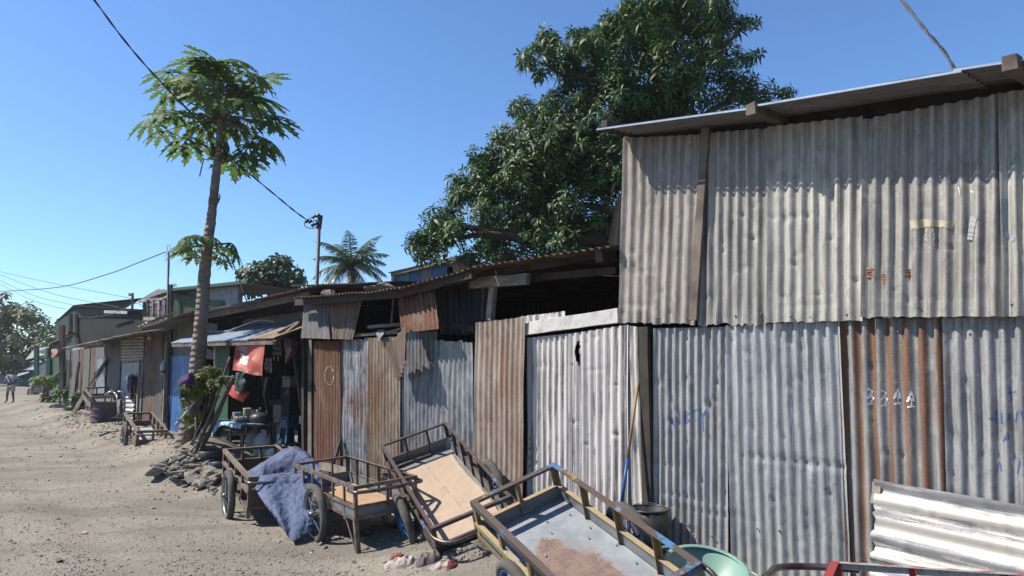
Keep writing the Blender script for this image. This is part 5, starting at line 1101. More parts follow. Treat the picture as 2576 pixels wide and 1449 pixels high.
# cardboard on the tipped cart: flattened boxes with fold lines
def cardboard_bed():
    n = NT('flattened_cardboard'); c = n.coord(); x, y, z = n.sep(c); a = n.noise(c, 3, 4); f = n.noise(c, 45, 4, .7)
    col = n.mix(n.rng(a, .35, .65), (.52, .40, .30), (.47, .355, .265)); col = n.mix(n.math('MULTIPLY', n.rng(f, .45, .7), .3), col, (.36, .27, .2))
    col = n.mix(n.math('MULTIPLY', n.rng(n.noise(c, 9, 3, .5, 1.5), .58, .7), .25), col, (.33, .25, .19))
    n.bump(n.math('ADD', f, n.math('MULTIPLY', a, 3)), .25, .006); cm = n.fin(col, .9, 0, .15)
    o, Rz, c_ = c3; nx, ny = 84, 44; V = []
    for i in range(nx + 1):
        for j in range(ny + 1):
            u, v = i / nx, j / ny; xx = -.72 + 1.58 * u; yy = -.335 + .66 * v - .01 * math.sin(u * 7)
            e1 = .38 + .05 * math.sin(v * 4); z = -.298 + .010 * abs(noise.noise(Vector((xx * 2.4, yy * 2.4, 1)))) + .004 * noise.noise(Vector((xx * 12, yy * 12, 2)))
            z += .007 * math.exp(-((yy - .02 - .05 * xx) / .006) ** 2) * (1 if xx < .35 else 0) - .004 * math.exp(-((yy - .045 - .05 * xx) / .008) ** 2)
            z += .010 * max(0, min(1, (xx - .33 - .12 * yy) / .012)) + .006 * math.exp(-((xx + .12 + .22 * yy) / .007) ** 2)
            if yy > .27: z += (yy - .27) * .22 * (.6 + .5 * noise.noise(Vector((xx * 3, 0, 0))))
            V.append(c_ + Rz @ Vector((xx, yy + (.012 * noise.noise(Vector((xx * 9, 0, 4))) if j == ny else 0), z)))
    Fc = [(i * (ny + 1) + j, (i + 1) * (ny + 1) + j, (i + 1) * (ny + 1) + j + 1, i * (ny + 1) + j + 1) for i in range(nx) for j in range(ny)]
    ob = np_obj('cardboard_sheet', [tuple(v) for v in V], Fc, cm, None, base=V[0], smooth=True); tag(ob, 'flattened brown cardboard lining the bed of the tipped cart', 'cardboard')
    m = ob.modifiers.new('t', 'SOLIDIFY'); m.thickness = .004
    mb = MB(); q = [loc2w(c3, (-.84, yy, -.28)) for yy in (-.3, .12)]; mb.bar(q[0], q[1], .05, .02, Rz @ Vector((0, 0, 1)), .004, 6); tag(mb.build('batten', wood_old, base=q[0]), 'rough wooden batten lying at the raised end of the cardboard cart', 'batten')
cardboard_bed()
# tarpaulin
def tarp_mat():
    n = NT('woven_blue_tarpaulin'); c = n.coord(); a = n.noise(c, 2.2, 4); b = n.noise(c, 17, 5, .7); f = n.noise(c, 80, 3)
    col = n.mix(n.rng(a, .35, .65), (.088, .122, .225), (.066, .092, .18)); col = n.mix(n.math('MULTIPLY', n.rng(b, .48, .66), .35), col, (.2, .22, .34)); col = n.mix(n.math('MULTIPLY', n.rng(f, .5, .7), .3), col, (.12, .13, .28))
    n.bump(n.math('ADD', n.math('MULTIPLY', b, 1.2), n.math('MULTIPLY', f, .3)), .7, .02); return n.fin(col, .62, 0, .25)
T = lambda px, py, Y: at(px, py, Y)
rows = [[T(652, 1172, 8.95), T(690, 1146, 9.05), T(722, 1128, 9.1), T(752, 1128, 9.0), T(778, 1146, 8.9), T(800, 1168, 8.8)],
        [T(622, 1186, 8.72), T(660, 1166, 8.7), T(700, 1150, 8.75), T(735, 1131, 8.75), T(772, 1144, 8.65), T(802, 1168, 8.55)],
        [T(609, 1199, 8.5), T(650, 1212, 8.42), T(690, 1226, 8.5), T(730, 1222, 8.55), T(768, 1206, 8.45), T(806, 1196, 8.3)],
        [T(622, 1193, 8.28), T(660, 1195, 8.1), T(700, 1194, 8.12), T(738, 1191, 8.15), T(776, 1188, 8.12), T(812, 1190, 8.1)],
        [T(634, 1216, 8.1), T(668, 1222, 7.95), T(705, 1224, 7.98), T(742, 1222, 8.0), T(780, 1218, 7.98), T(815, 1216, 8.0)],
        [T(654, 1250, 7.85), T(686, 1262, 7.72), T(716, 1266, 7.76), T(748, 1264, 7.74), T(784, 1258, 7.78), T(815, 1250, 7.85)],
        [T(684, 1292, 7.6), T(704, 1304, 7.45), T(726, 1308, 7.5), T(750, 1304, 7.48), T(784, 1292, 7.55), T(812, 1280, 7.7)],
        [T(706, 1324, 7.44), T(718, 1340, 7.3), T(728, 1354, 7.26), T(740, 1360, 7.24), T(770, 1342, 7.36), T(806, 1326, 7.5)]]
tp = cloth('tarpaulin', tarp_mat(), rows, None, 20, .009, 9, base=gnd(720, 1345), fr=4.5, crisp=True); tag(tp, 'blue woven tarpaulin draped over the front of the brown cart and down to the ground', 'tarpaulin')
tp.modifiers.new('t', 'SOLIDIFY').thickness = .002

# ================================================================== THINGS ALONG THE WALL
teal = plain('teal_plastic', (.24, .40, .345), (.20, .35, .30), .4, scale=3, fine=120, bump=.03)
bc = at(1778, 1424, 5.0)
tl = Matrix.Rotation(R(15), 3, Vector((1, .25, 0)).normalized()) ; 
bas = thing('plastic_basin', 'large teal plastic basin tilted against the grey iron wall', 'basin', bc - UP * .17)
def lathe_part(nm, prof, c, seg=56, closed=False): mb = MB(); mb.lathe(prof, c, seg, tl, closed); return mb.build(nm, teal, bas, smooth=True)
lathe_part('bowl', [(0, -.20), (.17, -.20), (.19, -.19), (.275, 0), (.268, .0), (.185, -.18), (.165, -.19), (0, -.19)], bc)
lathe_part('rim', [(.272 + .02 * math.cos(a), .0 + .008 * math.sin(a)) for a in np.linspace(0, 2 * PI, 10, endpoint=False)], bc, closed=True)
for an in (-.5, PI - .5):
    dr = tl @ Vector((math.cos(an), math.sin(an), 0)); tg = tl @ Vector((-math.sin(an), math.cos(an), 0)); mb = MB(); mb.tube(spline([bc + dr * .28 + tg * .1, bc + dr * .335 + tg * .06, bc + dr * .335 - tg * .06, bc + dr * .28 - tg * .1], 5), .011, 8); mb.build('lug', teal, bas, smooth=True)
bq = wallp(1633, 1280, .22); bk_ = thing('bucket', 'black plastic bucket standing under the broom against the wall', 'bucket', Vector((bq.x, bq.y, bq.z - .33)))
mb = MB(); b0_ = Vector((bq.x, bq.y, bq.z - .33)); mb.lathe([(0, 0), (.115, 0), (.12, .01), (.152, .33), (.145, .33), (.112, .02), (0, .015)], b0_, 40); mb.build('body', black_plastic, bk_, smooth=True)
mb = MB(); mb.lathe([(.152 + .009 * math.cos(a), .33 + .009 * math.sin(a)) for a in np.linspace(0, 2 * PI, 8, endpoint=False)], b0_, 40, None, True); mb.build('rim', black_plastic, bk_, smooth=True)
mb = MB(); mb.tube(spline([b0_ + Vector((.155, .0, .31)), b0_ + Vector((.12, .10, .335)), b0_ + Vector((0, .155, .35)), b0_ + Vector((-.12, .1, .335)), b0_ + Vector((-.155, 0, .31))], 5), .003, 5); mb.build('bail', M_spoke, bk_)
br = thing('broom', 'broom handle, tan above and blue below, leaning on the whitewashed wall', 'broom', wallp(1563, 1274, .28))
bt, bb = wallp(1605, 962, .05), wallp(1562, 1278, .26); bm_ = bt.lerp(bb, .63)
mb = MB(); mb.tube([bt, bm_], .012, 10); mb.build('handle', plain('tan_stick', (.42, .25, .11), (.36, .21, .1), .5), br, smooth=True)
mb = MB(); mb.tube([bt.lerp(bb, .615), bb], .0145, 10); mb.build('blue_sleeve', plain('blue_sleeve', (.02, .11, .36), (.02, .09, .3), .4), br, smooth=True)
dn = (bb - bt).normalized(); mb = MB(); mb.bar(bb - DW * .1, bb + DW * .16, .05, .05, dn); mb.build('head', plain('blue_broom_head', (.03, .13, .38), None, .5), br)
mb = MB()
for k in range(70): a = bb + DW * random.uniform(-.1, .16) + NW * random.uniform(-.02, .02); mb.tube([a, a + dn * random.uniform(.14, .2) + DW * random.uniform(-.03, .03) + NW * random.uniform(-.02, .02)], .002, 3)
mb.build('bristles', plain('bristle', (.25, .25, .3), None, .8), br)
# white sheet leaning lengthwise, bottom right
n0, n1 = .12, .42
q = [wallp(2193, 1404, .30), wallp(2202, 1209, .1), wallp(2740, 1303, .1), wallp(2740, 1500, .34)]
dnv = (q[0] - q[1]); q0_ = q[1] + dnv * 1.55; q3_ = q[2] + dnv * 1.55
ls = corr_sheet('leaning_sheet', G['white2'], [q0_, q[1], q[2], q3_], 6.5, None, amp=.02, nv=50, seed=130, dents=40, warp=.02, jag0=.03, base=q0_, nrm=-(q[1] - q0_).cross(q3_ - q0_).normalized() * -1)
tag(ls, 'loose whitewashed corrugated sheet leaning lengthwise at the lower right', 'iron sheet')
mb = MB(); mb.bar(wallp(2206, 1214, .1), wallp(2203, 1268, .13), .05, .02, NW, .004, 4); mb.build('batten_end', wood_pale, ls)
# prop against the rusted sheet and board on the ground behind the plywood cart
mb = MB(); mb.bar(wallp(826, 1205, .30), wallp(858, 1105, .06), .05, .03, NW, .003, 5); mb.build('prop', wood_dark, base=wallp(826, 1205, .3)); tag(bpy.context.scene.objects['prop'], 'dark wooden prop leaning on the red brown sheet behind the plywood cart', 'prop')
p_, q_ = wallp(800, 1170, .30), wallp(872, 1186, .34); mb = MB(); mb.bar(p_, q_, .02, .1, UP, .003, 4); ob = mb.build('board', wood_pale, base=p_); tag(ob, 'pale board lying on edge between the tarpaulin and the rusted wall', 'board')
# rags, scraps on the ground
def pile(name, mat, px, py, w, d, h, lab, cat, seed, group=None):
    c = gnd(px, py); nx = 42; V = []; 
    for i in range(nx + 1):
        for j in range(nx + 1):
            u, v = i / nx * 2 - 1, j / nx * 2 - 1; an = math.atan2(v, u); rr = max(abs(u), abs(v)); lim = 1 + .35 * noise.noise(Vector((math.cos(an) * 1.5, math.sin(an) * 1.5, seed)))
            x, y = math.cos(an) * rr * w * lim, math.sin(an) * rr * d * lim
            nn = Vector((x * 13, y * 13, seed)); z = .62 * h * (1 - rr ** 6) * (.35 + .9 * (1 - abs(noise.noise(nn)) * 1.6) + .35 * (1 - abs(noise.noise(nn * 2.1)) * 2)); z = max(z, .006)
            V.append((c.x + x, c.y + y, ground_z(c.x + x, c.y + y) + z * (1 if rr < .99 else 0) + .003))
    Fc = [(i * (nx + 1) + j, (i + 1) * (nx + 1) + j, (i + 1) * (nx + 1) + j + 1, i * (nx + 1) + j + 1) for i in range(nx) for j in range(nx)]
    return tag(np_obj(name, V, Fc, mat, None, base=c, smooth=True), lab, cat, group)
pile('rag', fab('dirty_white_cloth', (.56, .50, .46), (.38, .31, .28)), 1006, 1420, .14, .075, .06, 'dirty white rag crumpled on the ground before the blue wheel', 'rag', 1.3)
pile('rag', fab('faded_red_cloth', (.34, .13, .12), (.25, .09, .085)), 996, 1402, .06, .04, .04, 'faded red rag behind the white one near the blue wheel', 'rag', 4.1)
pile('rag', fab('grey_brown_cloth', (.22, .18, .175), (.13, .105, .1)), 1076, 1412, .12, .09, .08, 'grey brown cloth heaped under the handle of the tipped cart', 'rag', 7.7)
pile('rag', fab('pale_pink_cloth', (.5, .42, .40), (.35, .27, .26)), 1106, 1428, .09, .05, .035, 'pale pink rag at the foot of the tipped cart leg', 'rag', 9.2)
pile('rag', fab('dark_red_cloth', (.18, .04, .04), (.11, .03, .03)), 1136, 1424, .045, .05, .045, 'dark red rag right of the tipped cart leg', 'rag', 11.5)
def scrap(px, py, w, d, mat, lab, cat, rz, name='scrap', th=.004, z=.01, tilt=0.0):
    c = gnd(px, py); mb = MB(); nx = 8; M = Matrix.Rotation(rz, 3, 'Z') @ Matrix.Rotation(tilt, 3, 'Y')
    for i in range(nx + 1):
        for j in range(3): u, v = i / nx - .5, j / 2 - .5; mb.v.append(c + M @ Vector((u * w, v * d * (1 + .2 * noise.noise(Vector((u * 5, v, px)))), z + .02 * abs(noise.noise(Vector((u * 4, v * 3, py)))))))
    mb.f = [(i * 3 + j, (i + 1) * 3 + j, (i + 1) * 3 + j + 1, i * 3 + j + 1) for i in range(nx) for j in range(2)]
    o = mb.build(name, mat, base=c, smooth=True); o.modifiers.new('t', 'SOLIDIFY').thickness = th; return tag(o, lab, cat)
scrap(206 * 1, 1343, .11, .07, plain('red_white_wrapper', (.6, .06, .06), (.75, .7, .68), .5, scale=14, lo=.48, hi=.52), 'red and white wrapper lying alone on the open lane', 'litter', .2, 'wrapper')
scrap(748, 1260, .07, .05, M_red, 'small red scrap beside the plywood cart wheel', 'litter', .4, 'wrapper') if False else None
scrap(203 + 545, 1364, .06, .04, plain('orange_scrap', (.6, .18, .08), None, .5), 'small orange scrap at the foot of the tarpaulin', 'litter', .4, 'wrapper')
scrap(1204, 1392, .17, .13, plain('woven_grey_scrap', (.26, .24, .20), (.18, .165, .14), .9, scale=40), 'square of woven grey matting on the ground behind the nearest cart', 'mat', -.5, 'mat', .006, .07, .5)
scrap(900, 1345, .4, .22, plain('flat_card', (.15, .11, .085), (.1, .08, .065), .9), 'flattened dark cardboard on the ground under the plywood cart', 'cardboard', -.7, 'cardboard_sheet', .005)
scrap(975, 1332, .5, .16, plain('flat_card2', (.17, .13, .10), (.1, .08, .065), .9), 'torn brown cardboard behind the leg of the plywood cart', 'cardboard', -.4, 'cardboard_sheet', .005)
scrap(275, 1087, .55, .3, plain('pale_plank_scrap', (.40, .36, .29), (.33, .29, .24), .9), 'pale board lying on the bank left of the far brown cart', 'board', .5, 'board', .02, .03)
st2 = gnd(1290, 1440); m = stone_mesh('stone', 77, .6, .4, 3, ROCK)
for k, (px, py, s, lab) in enumerate([(820, 1362, .13, 'grey stone wedged behind the front wheel of the plywood cart'), (838, 1296, .15, 'flat pale stone behind the wheel under the plywood cart'), (807, 1372, .07, 'small stone on the lane below the plywood cart'), (148, 1414, .08, 'pale round stone alone in the lane at the lower left'), (1150, 1300, .2, 'grey block behind the blue wheel of the tipped cart')]):
    o = bpy.data.objects.new('stone', m if k != 4 else stone_mesh('block', 5, .8, .2, 3, ROCK)); C.objects.link(o); c = gnd(px, py); o.location = c + UP * s * .18; o.scale = (s * 1.5, s, s); o.rotation_euler = (.1, .1, k * 1.3); tag(o, lab, 'stone')
# ------------------------------------------------------------------ heap of broken stone round the papaya
rmesh = [stone_mesh('broken_stone_%d' % k, 40 + k, [.45, .6, .75, .5][k % 4], .3, 3, ROCK) for k in range(9)]
for m_ in rmesh: m_.name = 'broken_stone'
rr_ = random.Random(5); cnt = 0; placed = []
poly = [(378, 1198), (402, 1176), (436, 1150), (470, 1146), (520, 1160), (556, 1172), (560, 1232), (540, 1246), (500, 1240), (455, 1222), (415, 1212)]
def inside(x, y, pl):
    c = False
    for i in range(len(pl)):
        (x1, y1), (x2, y2) = pl[i], pl[i - 1]
        if (y1 > y) != (y2 > y) and x < (x2 - x1) * (y - y1) / (y2 - y1) + x1: c = not c
    return c
while cnt < 285:
    px, py = rr_.uniform(375, 565), rr_.uniform(1140, 1250)
    if not inside(px, py, poly): continue
    c = gnd(px, py); s = rr_.choice([.1, .12, .13, .15, .18, .24]) * rr_.uniform(.8, 1.15)
    if cnt > 190: s *= .6
    hgt = .0
    for (q, qs) in placed:
        if (q - c).length < (qs + s) * .33: hgt = max(hgt, qs * .30)
    placed.append((c, s))
    o = bpy.data.objects.new('broken_stone', rmesh[rr_.randrange(9)]); C.objects.link(o)
    o.location = c + UP * (s * .12 + hgt); o.scale = (s * rr_.uniform(1.0, 1.7), s * rr_.uniform(.8, 1.1), s * rr_.uniform(.7, 1.1)); o.rotation_euler = (rr_.uniform(-.5, .5), rr_.uniform(-.6, .6), rr_.uniform(0, 6.3))
    tag(o, 'dark broken stone in the heap round the foot of the papaya', 'stone', 'broken stones heaped round the papaya'); cnt += 1
# sparse stones elsewhere
for k in range(26):
    px, py = [(rr_.uniform(570, 1150), rr_.uniform(1330, 1440)), (rr_.uniform(380, 620), rr_.uniform(1230, 1262))][k % 2]
    c = gnd(px, py); s = rr_.uniform(.025, .06); o = bpy.data.objects.new('pebble', rmesh[k % 9]); C.objects.link(o); o.location = c + UP * s * .2; o.scale = (s * 1.4, s, s); o.rotation_euler = (0, 0, k); tag(o, 'loose grey pebble on the gravel near the carts', 'pebble', 'loose pebbles near the carts')
# oil drum and lumps further along
dr = at(257, 1061, 18.9); o = thing('oil_drum', 'rusty drum with faded blue and red paint under the farthest cart', 'drum', dr)
dm = plain('drum_paint', (.16, .09, .085), (.08, .11, .18), .7, .1, scale=2.5, lo=.45, hi=.6)
mb = MB(); mb.lathe([(0, 0), (.29, 0), (.30, .02), (.29, .04), (.29, .16), (.305, .17), (.29, .18), (.29, .34), (.305, .35), (.29, .36), (.29, .5), (.302, .52), (.28, .52), (.28, .4), (0, .4)], dr, 32); mb.build('shell', dm, o, auto=True)
mb = MB(); mb.bar(dr + Vector((.08, -.34, .0)), dr + Vector((.28, -.30, .42)), .08, .02); mb.build('stay', wood_old, o)
# ================================================================== VEGETATION
def rosette(nleaf, L, W_, up0, up1, droop, rd):
    """whorl of long leaves about +Z: returns (V, tris)"""
    V = []; T_ = []
    for k in range(nleaf):
        an = k * 2.39996 + rd.uniform(-.25, .25); el = up0 + (up1 - up0) * (k / max(1, nleaf - 1)) + rd.uniform(-.15, .15); l = L * rd.uniform(.75, 1.1); w = W_ * rd.uniform(.85, 1.15)
        d = Vector((math.cos(an) * math.cos(el), math.sin(an) * math.cos(el), math.sin(el))); s = Vector((-math.sin(an), math.cos(an), 0)); nrm = s.cross(d) * -1
        dn_ = Vector((0, 0, -1)); b = d * l * .08; m = d * l * .5 + dn_ * droop * l * .12; m2 = d * l * .78 + dn_ * droop * l * .32; t = d * l * .97 + dn_ * droop * l * .6
        f = s * w * .5; k0 = len(V)
        V += [b, m - f + UP * w * .12, m, m + f + UP * w * .12, m2 - f * .7 + UP * w * .08, m2, m2 + f * .7 + UP * w * .08, t]
        T_ += [(0 + k0, 2 + k0, 1 + k0), (0 + k0, 3 + k0, 2 + k0), (1 + k0, 2 + k0, 5 + k0), (1 + k0, 5 + k0, 4 + k0), (2 + k0, 3 + k0, 6 + k0), (2 + k0, 6 + k0, 5 + k0), (4 + k0, 5 + k0, 7 + k0), (5 + k0, 6 + k0, 7 + k0)]
    return np.array([tuple(v) for v in V]), np.array(T_)
def frame(ax, roll):
    a = ax / (np.linalg.norm(ax) + 1e-9); h = np.array([0, 0, 1.0]) if abs(a[2]) < .95 else np.array([1.0, 0, 0])
    x = np.cross(h, a); x /= np.linalg.norm(x); y = np.cross(a, x); c, s = math.cos(roll), math.sin(roll)
    return np.stack([x * c + y * s, -x * s + y * c, a], 1)
def scatter(templates, items):
    VV, FF, k = [], [], 0
    for (pos, ax, roll, sc, ti) in items:
        v, f = templates[ti]; M = frame(np.array(ax, float), roll); VV.append((v * sc) @ M.T + np.array(pos)); FF.append(f + k); k += len(v)
    return np.concatenate(VV), np.concatenate(FF)
def crown(name, mat, parent, lobes, templates, dens, centre, rd, droopy=.0, inner=.35, scale=(.8, 1.15), gaps=.0):
    items = []
    for (c, r, depth) in lobes:
        N = int(dens * r * r)
        for _ in range(N):
            while True:
                d = np.array([rd.gauss(0, 1), rd.gauss(0, 1), rd.gauss(0, 1)]); d /= np.linalg.norm(d) + 1e-9
                if d[2] > -.55 or rd.random() < .35: break
            rad = r * (rd.uniform(.72, 1.08) if rd.random() > inner else rd.uniform(.2, .8))
            p = np.array(c) + d * rad * np.array([1, depth, .85])
            if gaps and noise.noise(Vector(p) * 1.1) > gaps: continue
            out = p - np.array(centre); out /= np.linalg.norm(out) + 1e-9
            ax = d * .55 + out * .35 + np.array([0, 0, .55 - droopy]) + np.array([rd.gauss(0, .25) for _ in range(3)])
            items.append((p, ax, rd.uniform(0, 6.28), rd.uniform(*scale), rd.randrange(len(templates))))
    V, Fc = scatter(templates, items); return np_obj(name, V, Fc, mat, parent)
def limb(parent, pts, r0, r1, mat, name='limb', n=5, seg=8):
    ps = spline(pts, n); m = len(ps); mb = MB(); mb.tube(ps, [r0 + (r1 - r0) * i / (m - 1) for i in range(m)], seg); return mb.build(name, mat, parent, smooth=True)
bark = plain('dark_bark', (.10, .075, .06), (.055, .042, .036), .9, scale=6, bump=.5, stretch=(1, 1, .4))
rd = random.Random(21)
# ---- mango
MY = 13.0
mango = thing('mango_tree', 'tall dark green mango tree rising behind the rusted house and the big shed', 'tree', Vector((at(1640, 920, MY).x, MY, 0)))
ML = leaf_mat('mango_leaf', (.023, .068, .012), (.068, .14, .023), (.19, .22, .05), rough=.5, spec=.3, trans=.2)  # third colour paints glints onto a few leaves
mt = [rosette(11, .255, .056, .75, -.45, .8, rd), rosette(9, .27, .056, .45, -.6, 1.0, rd), rosette(13, .235, .050, .9, -.2, .6, rd)]
lob_px = [(1650, 30, 95), (1755, 70, 95), (1620, 110, 85), (1540, 118, 62), (1450, 118, 60), (1372, 122, 48), (1335, 150, 30), (1480, 160, 50), (1560, 190, 75), (1680, 175, 90), (1785, 160, 80), (1858, 62, 34), (1868, 152, 32), (1840, 215, 62), (1910, 236, 42), (1965, 238, 24), (1720, 245, 85), (1560, 262, 75), (1480, 245, 50), (1640, 300, 80), (1590, 10, 40),
          (1335, 300, 45), (1420, 325, 72), (1500, 355, 85), (1262, 388, 50), (1188, 395, 24), (1340, 405, 75), (1430, 440, 85), (1525, 460, 80), (1150, 490, 42), (1232, 495, 66), (1325, 515, 80), (1098, 552, 42), (1055, 606, 38), (1140, 590, 55), (1240, 600, 60), (1335, 600, 66), (1440, 545, 88), (1530, 560, 75), (1430, 620, 55), (1085, 645, 34), (1185, 650, 40), (1270, 660, 40), (1350, 665, 45), (1520, 640, 55), (1620, 420, 90), (1720, 360, 90), (1620, 560, 80), (1400, 250, 36), (1450, 285, 60), (1380, 370, 70), (1290, 445, 55), (1380, 480, 80), (1480, 410, 85), (1560, 330, 80), (1560, 210, 70), (1430, 200, 40), (1210, 545, 55), (1290, 560, 66), (1400, 580, 70), (1480, 610, 60), (1540, 60, 46), (1200, 445, 45), (1150, 460, 34), (1255, 345, 38), (1312, 268, 34), (1380, 300, 55), (1120, 580, 45), (1080, 600, 36), (1230, 430, 55), (1330, 350, 60), (1380, 102, 34), (1415, 150, 46), (1350, 178, 26), (1312, 138, 20), (1440, 175, 42), (1500, 95, 50), (1700, 20, 90), (1800, 30, 50)]
lobes = []
for (px, py, r) in lob_px:
    for rep, dy in ((1, rd.uniform(-1.2, .2)), (.85, rd.uniform(.6, 2.4))):
        Y = MY + dy; lobes.append((tuple(at(px + (0 if rep == 1 else rd.uniform(-25, 25)), py + (0 if rep == 1 else rd.uniform(-10, 25)), Y)), r * rep * Y / 1750, 1.15))
cen = at(1600, 430, MY)
crown('crown', ML, mango, lobes, mt, 165, cen, rd, scale=(.6, .92), gaps=.8)
tb0 = Vector((at(1640, 920, MY).x, MY, 0)); A1 = at(1640, 640, MY); A2 = at(1650, 420, MY); A3 = at(1655, 230, MY)
limb(mango, [tb0, A1, A2, A3, at(1660, 40, MY)], .34, .05, bark, 'trunk', 6, 12)
for pts, r in [([A1, at(1480, 600, 12.6), at(1330, 600, 12.3), at(1210, 590, 12.2), at(1110, 612, 12.2)], .16), ([at(1640, 560, MY), at(1560, 540, 12.4), at(1470, 515, 12.3), at(1380, 520, 12.4)], .13), ([A2, at(1540, 360, 12.6), at(1440, 350, 12.4), at(1300, 390, 12.5)], .12), ([A3, at(1560, 215, 12.5), at(1430, 185, 12.4), at(1340, 150, 12.4)], .09), ([A3, at(1740, 190, 13), at(1830, 110, 13), at(1862, 70, 13)], .08), ([A2, at(1760, 300, 13), at(1870, 240, 13), at(1960, 236, 13)], .09), ([at(1240, 596, 12.2), at(1180, 572, 12.1), at(1120, 600, 12.1), at(1070, 640, 12.1)], .07), ([at(1440, 600, 12.5), at(1380, 640, 12.4), at(1300, 655, 12.3)], .07)]: limb(mango, pts, r, .02, bark)
# ---- papaya
def papaya_leaf(rd, lobes=9, R_=.34, droop=.5):
    """palmate leaf with deeply cut lobes; attachment at origin, lying about the XY plane, tip along +X"""
    V = [(0, 0, 0)]; T_ = []
    prof = [(.0, .04), (.18, .032), (.34, .045), (.45, .19), (.52, .09), (.63, .17), (.69, .085), (.79, .13), (.86, .045), (1.0, .0)]
    for k in range(lobes):
        an = (k - (lobes - 1) / 2) / ((lobes - 1) / 2) * R(142); l = R_ * (1 - .32 * abs(an) / R(142)) * rd.uniform(.9, 1.08); d = np.array([math.cos(an), math.sin(an), 0]); s = np.array([-math.sin(an), math.cos(an), 0]); k0 = len(V)
        for (t, w) in prof:
            z = -droop * l * t ** 1.8 * .8; c = d * l * t * (1 - .12 * droop * t); ww = w * l; sw = -.07 * l if .4 < t < .9 and w > .1 else 0
            V.append(tuple(c + s * ww + d * (-sw) + np.array([0, 0, z - ww * .22]))); V.append(tuple(c + np.array([0, 0, z + .012]))); V.append(tuple(c - s * ww + d * (-sw) + np.array([0, 0, z - ww * .22])))
        for i in range(len(prof) - 1):
            a = k0 + i * 3; b = a + 3; T_ += [(a, a + 1, b + 1), (a, b + 1, b), (a + 1, a + 2, b + 2), (a + 1, b + 2, b + 1)]
    return np.array(V), np.array(T_)
PL = leaf_mat('papaya_leaf', (.075, .15, .034), (.16, .25, .05), (.25, .24, .05), rough=.6, spec=.2, trans=.4)
pstem = plain('papaya_petiole', (.16, .20, .08), (.12, .14, .06), .6)
def papaya_crown(parent, top, specs, R_, rd, leafmat=PL):
    """specs: (yaw, elevation, petiole length, leaf droop)"""
    LV, LF, k = [], [], 0; mbp = MB()
    for (yaw, el, pl, dr, sc) in specs:
        d = Vector((math.cos(yaw) * math.cos(el), math.sin(yaw) * math.cos(el), math.sin(el))); p1 = top + d * pl * .5 + UP * .06 * pl; p2 = top + d * pl
        mbp.tube([top, p1, p2], [.016, .012, .009], 6)
        v, f = papaya_leaf(rd, 9, R_ * sc, dr); fx = np.array([math.cos(yaw), math.sin(yaw), 0]); tilt = rd.uniform(-.15, .55) if el < .7 else rd.uniform(-.5, .2)
        fx3 = np.array([math.cos(yaw) * math.cos(tilt), math.sin(yaw) * math.cos(tilt), -math.sin(tilt)]); fy3 = np.array([-math.sin(yaw), math.cos(yaw), rd.uniform(-.3, .3)]); fy3 /= np.linalg.norm(fy3); fz3 = np.cross(fx3, fy3)
        LV.append(v @ np.stack([fx3, fy3, fz3], 0) + np.array(p2)); LF.append(f + k); k += len(v)
    mbp.build('petioles', pstem, parent, smooth=True); return np_obj('leaves', np.concatenate(LV), np.concatenate(LF), leafmat, parent)
def pap_bark():
    n = NT('papaya_bark'); c = n.coord(); x, y, z = n.sep(c); a = n.noise(c, 7, 4); f = n.noise(c, 40, 3); ring = n.math('SINE', n.math('MULTIPLY', n.math('ADD', z, n.math('MULTIPLY', a, .05)), 62))
    col = n.mix(n.rng(a, .35, .65), (.31, .25, .20), (.21, .17, .14)); col = n.mix(n.math('MULTIPLY', n.rng(ring, .45, .95), .6), col, (.33, .27, .215)); col = n.mix(n.math('MULTIPLY', n.rng(f, .5, .7), .4), col, (.1, .08, .065))
    n.bump(n.math('ADD', ring, f), .7, .02); return n.fin(col, .9, 0, .15)
PB = pap_bark(); YP = 12.3
pap = thing('papaya_tree', 'tall leaning papaya tree with a ringed trunk rising from the stone heap', 'tree', at(461, 1150, YP - .3))
tpx = [(460, 1150, 26), (470, 1090, 20), (484, 1021, 17.5), (497, 915, 18), (507, 800, 15.5), (518, 650, 14), (530, 560, 11.5), (544, 434, 10), (551, 360, 8.5), (554, 300, 6)]
cp = [at(px, py, YP - .3 + .03 * i) for i, (px, py, r) in enumerate(tpx)]; pts = spline(cp, 14); rr2 = []
for i in range(len(pts)):
    k = min(len(tpx) - 1.001, i / 14); a = int(k); f = k - a; r = (tpx[a][2] * (1 - f) + tpx[a + 1][2] * f) * YP / 1750; rr2.append(r * (1 + (.055 if i % 3 == 0 else -.01) * (1 if i > 20 else .3)))
mb = MB(); mb.tube(pts, rr2, 20)
for i, v in enumerate(mb.v):
    c_ = pts[min(len(pts) - 1, i // 20)]; d_ = v - c_; h = (i // 20) / len(pts)
    mb.v[i] = c_ + d_ * (1 + (.10 if h > .25 else .05) * noise.noise(Vector((d_.x * 14, d_.y * 14, v.z * 11))) + .05 * noise.noise(Vector((d_.x * 30, d_.y * 30, v.z * 30))))
mb.build('trunk', PB, pap, smooth=True)
top = at(553, 304, YP); specs = []
for k in range(44):
    el = [-.38, -.15, .08, .28, .5, .7, .9, 1.1][k % 8] + rd.uniform(-.12, .12); specs.append((k * 2.39996, el, rd.uniform(.72, 1.15), rd.uniform(.3, .8), rd.uniform(.8, 1.12)))
for k in range(12): specs.append((k * 2.1 + .2, rd.uniform(1.0, 1.45), rd.uniform(.6, 1.12), rd.uniform(.2, .6), rd.uniform(.65, .95)))
papaya_crown(pap, top, specs, .58, rd)
top2 = at(520, 618, YP - .18); specs = [(k * 1.05 + .3, rd.uniform(-.3, .55), rd.uniform(.3, .52), rd.uniform(.4, 1.0), rd.uniform(.55, .78)) for k in range(11)]
papaya_crown(pap, top2, specs, .48, rd)
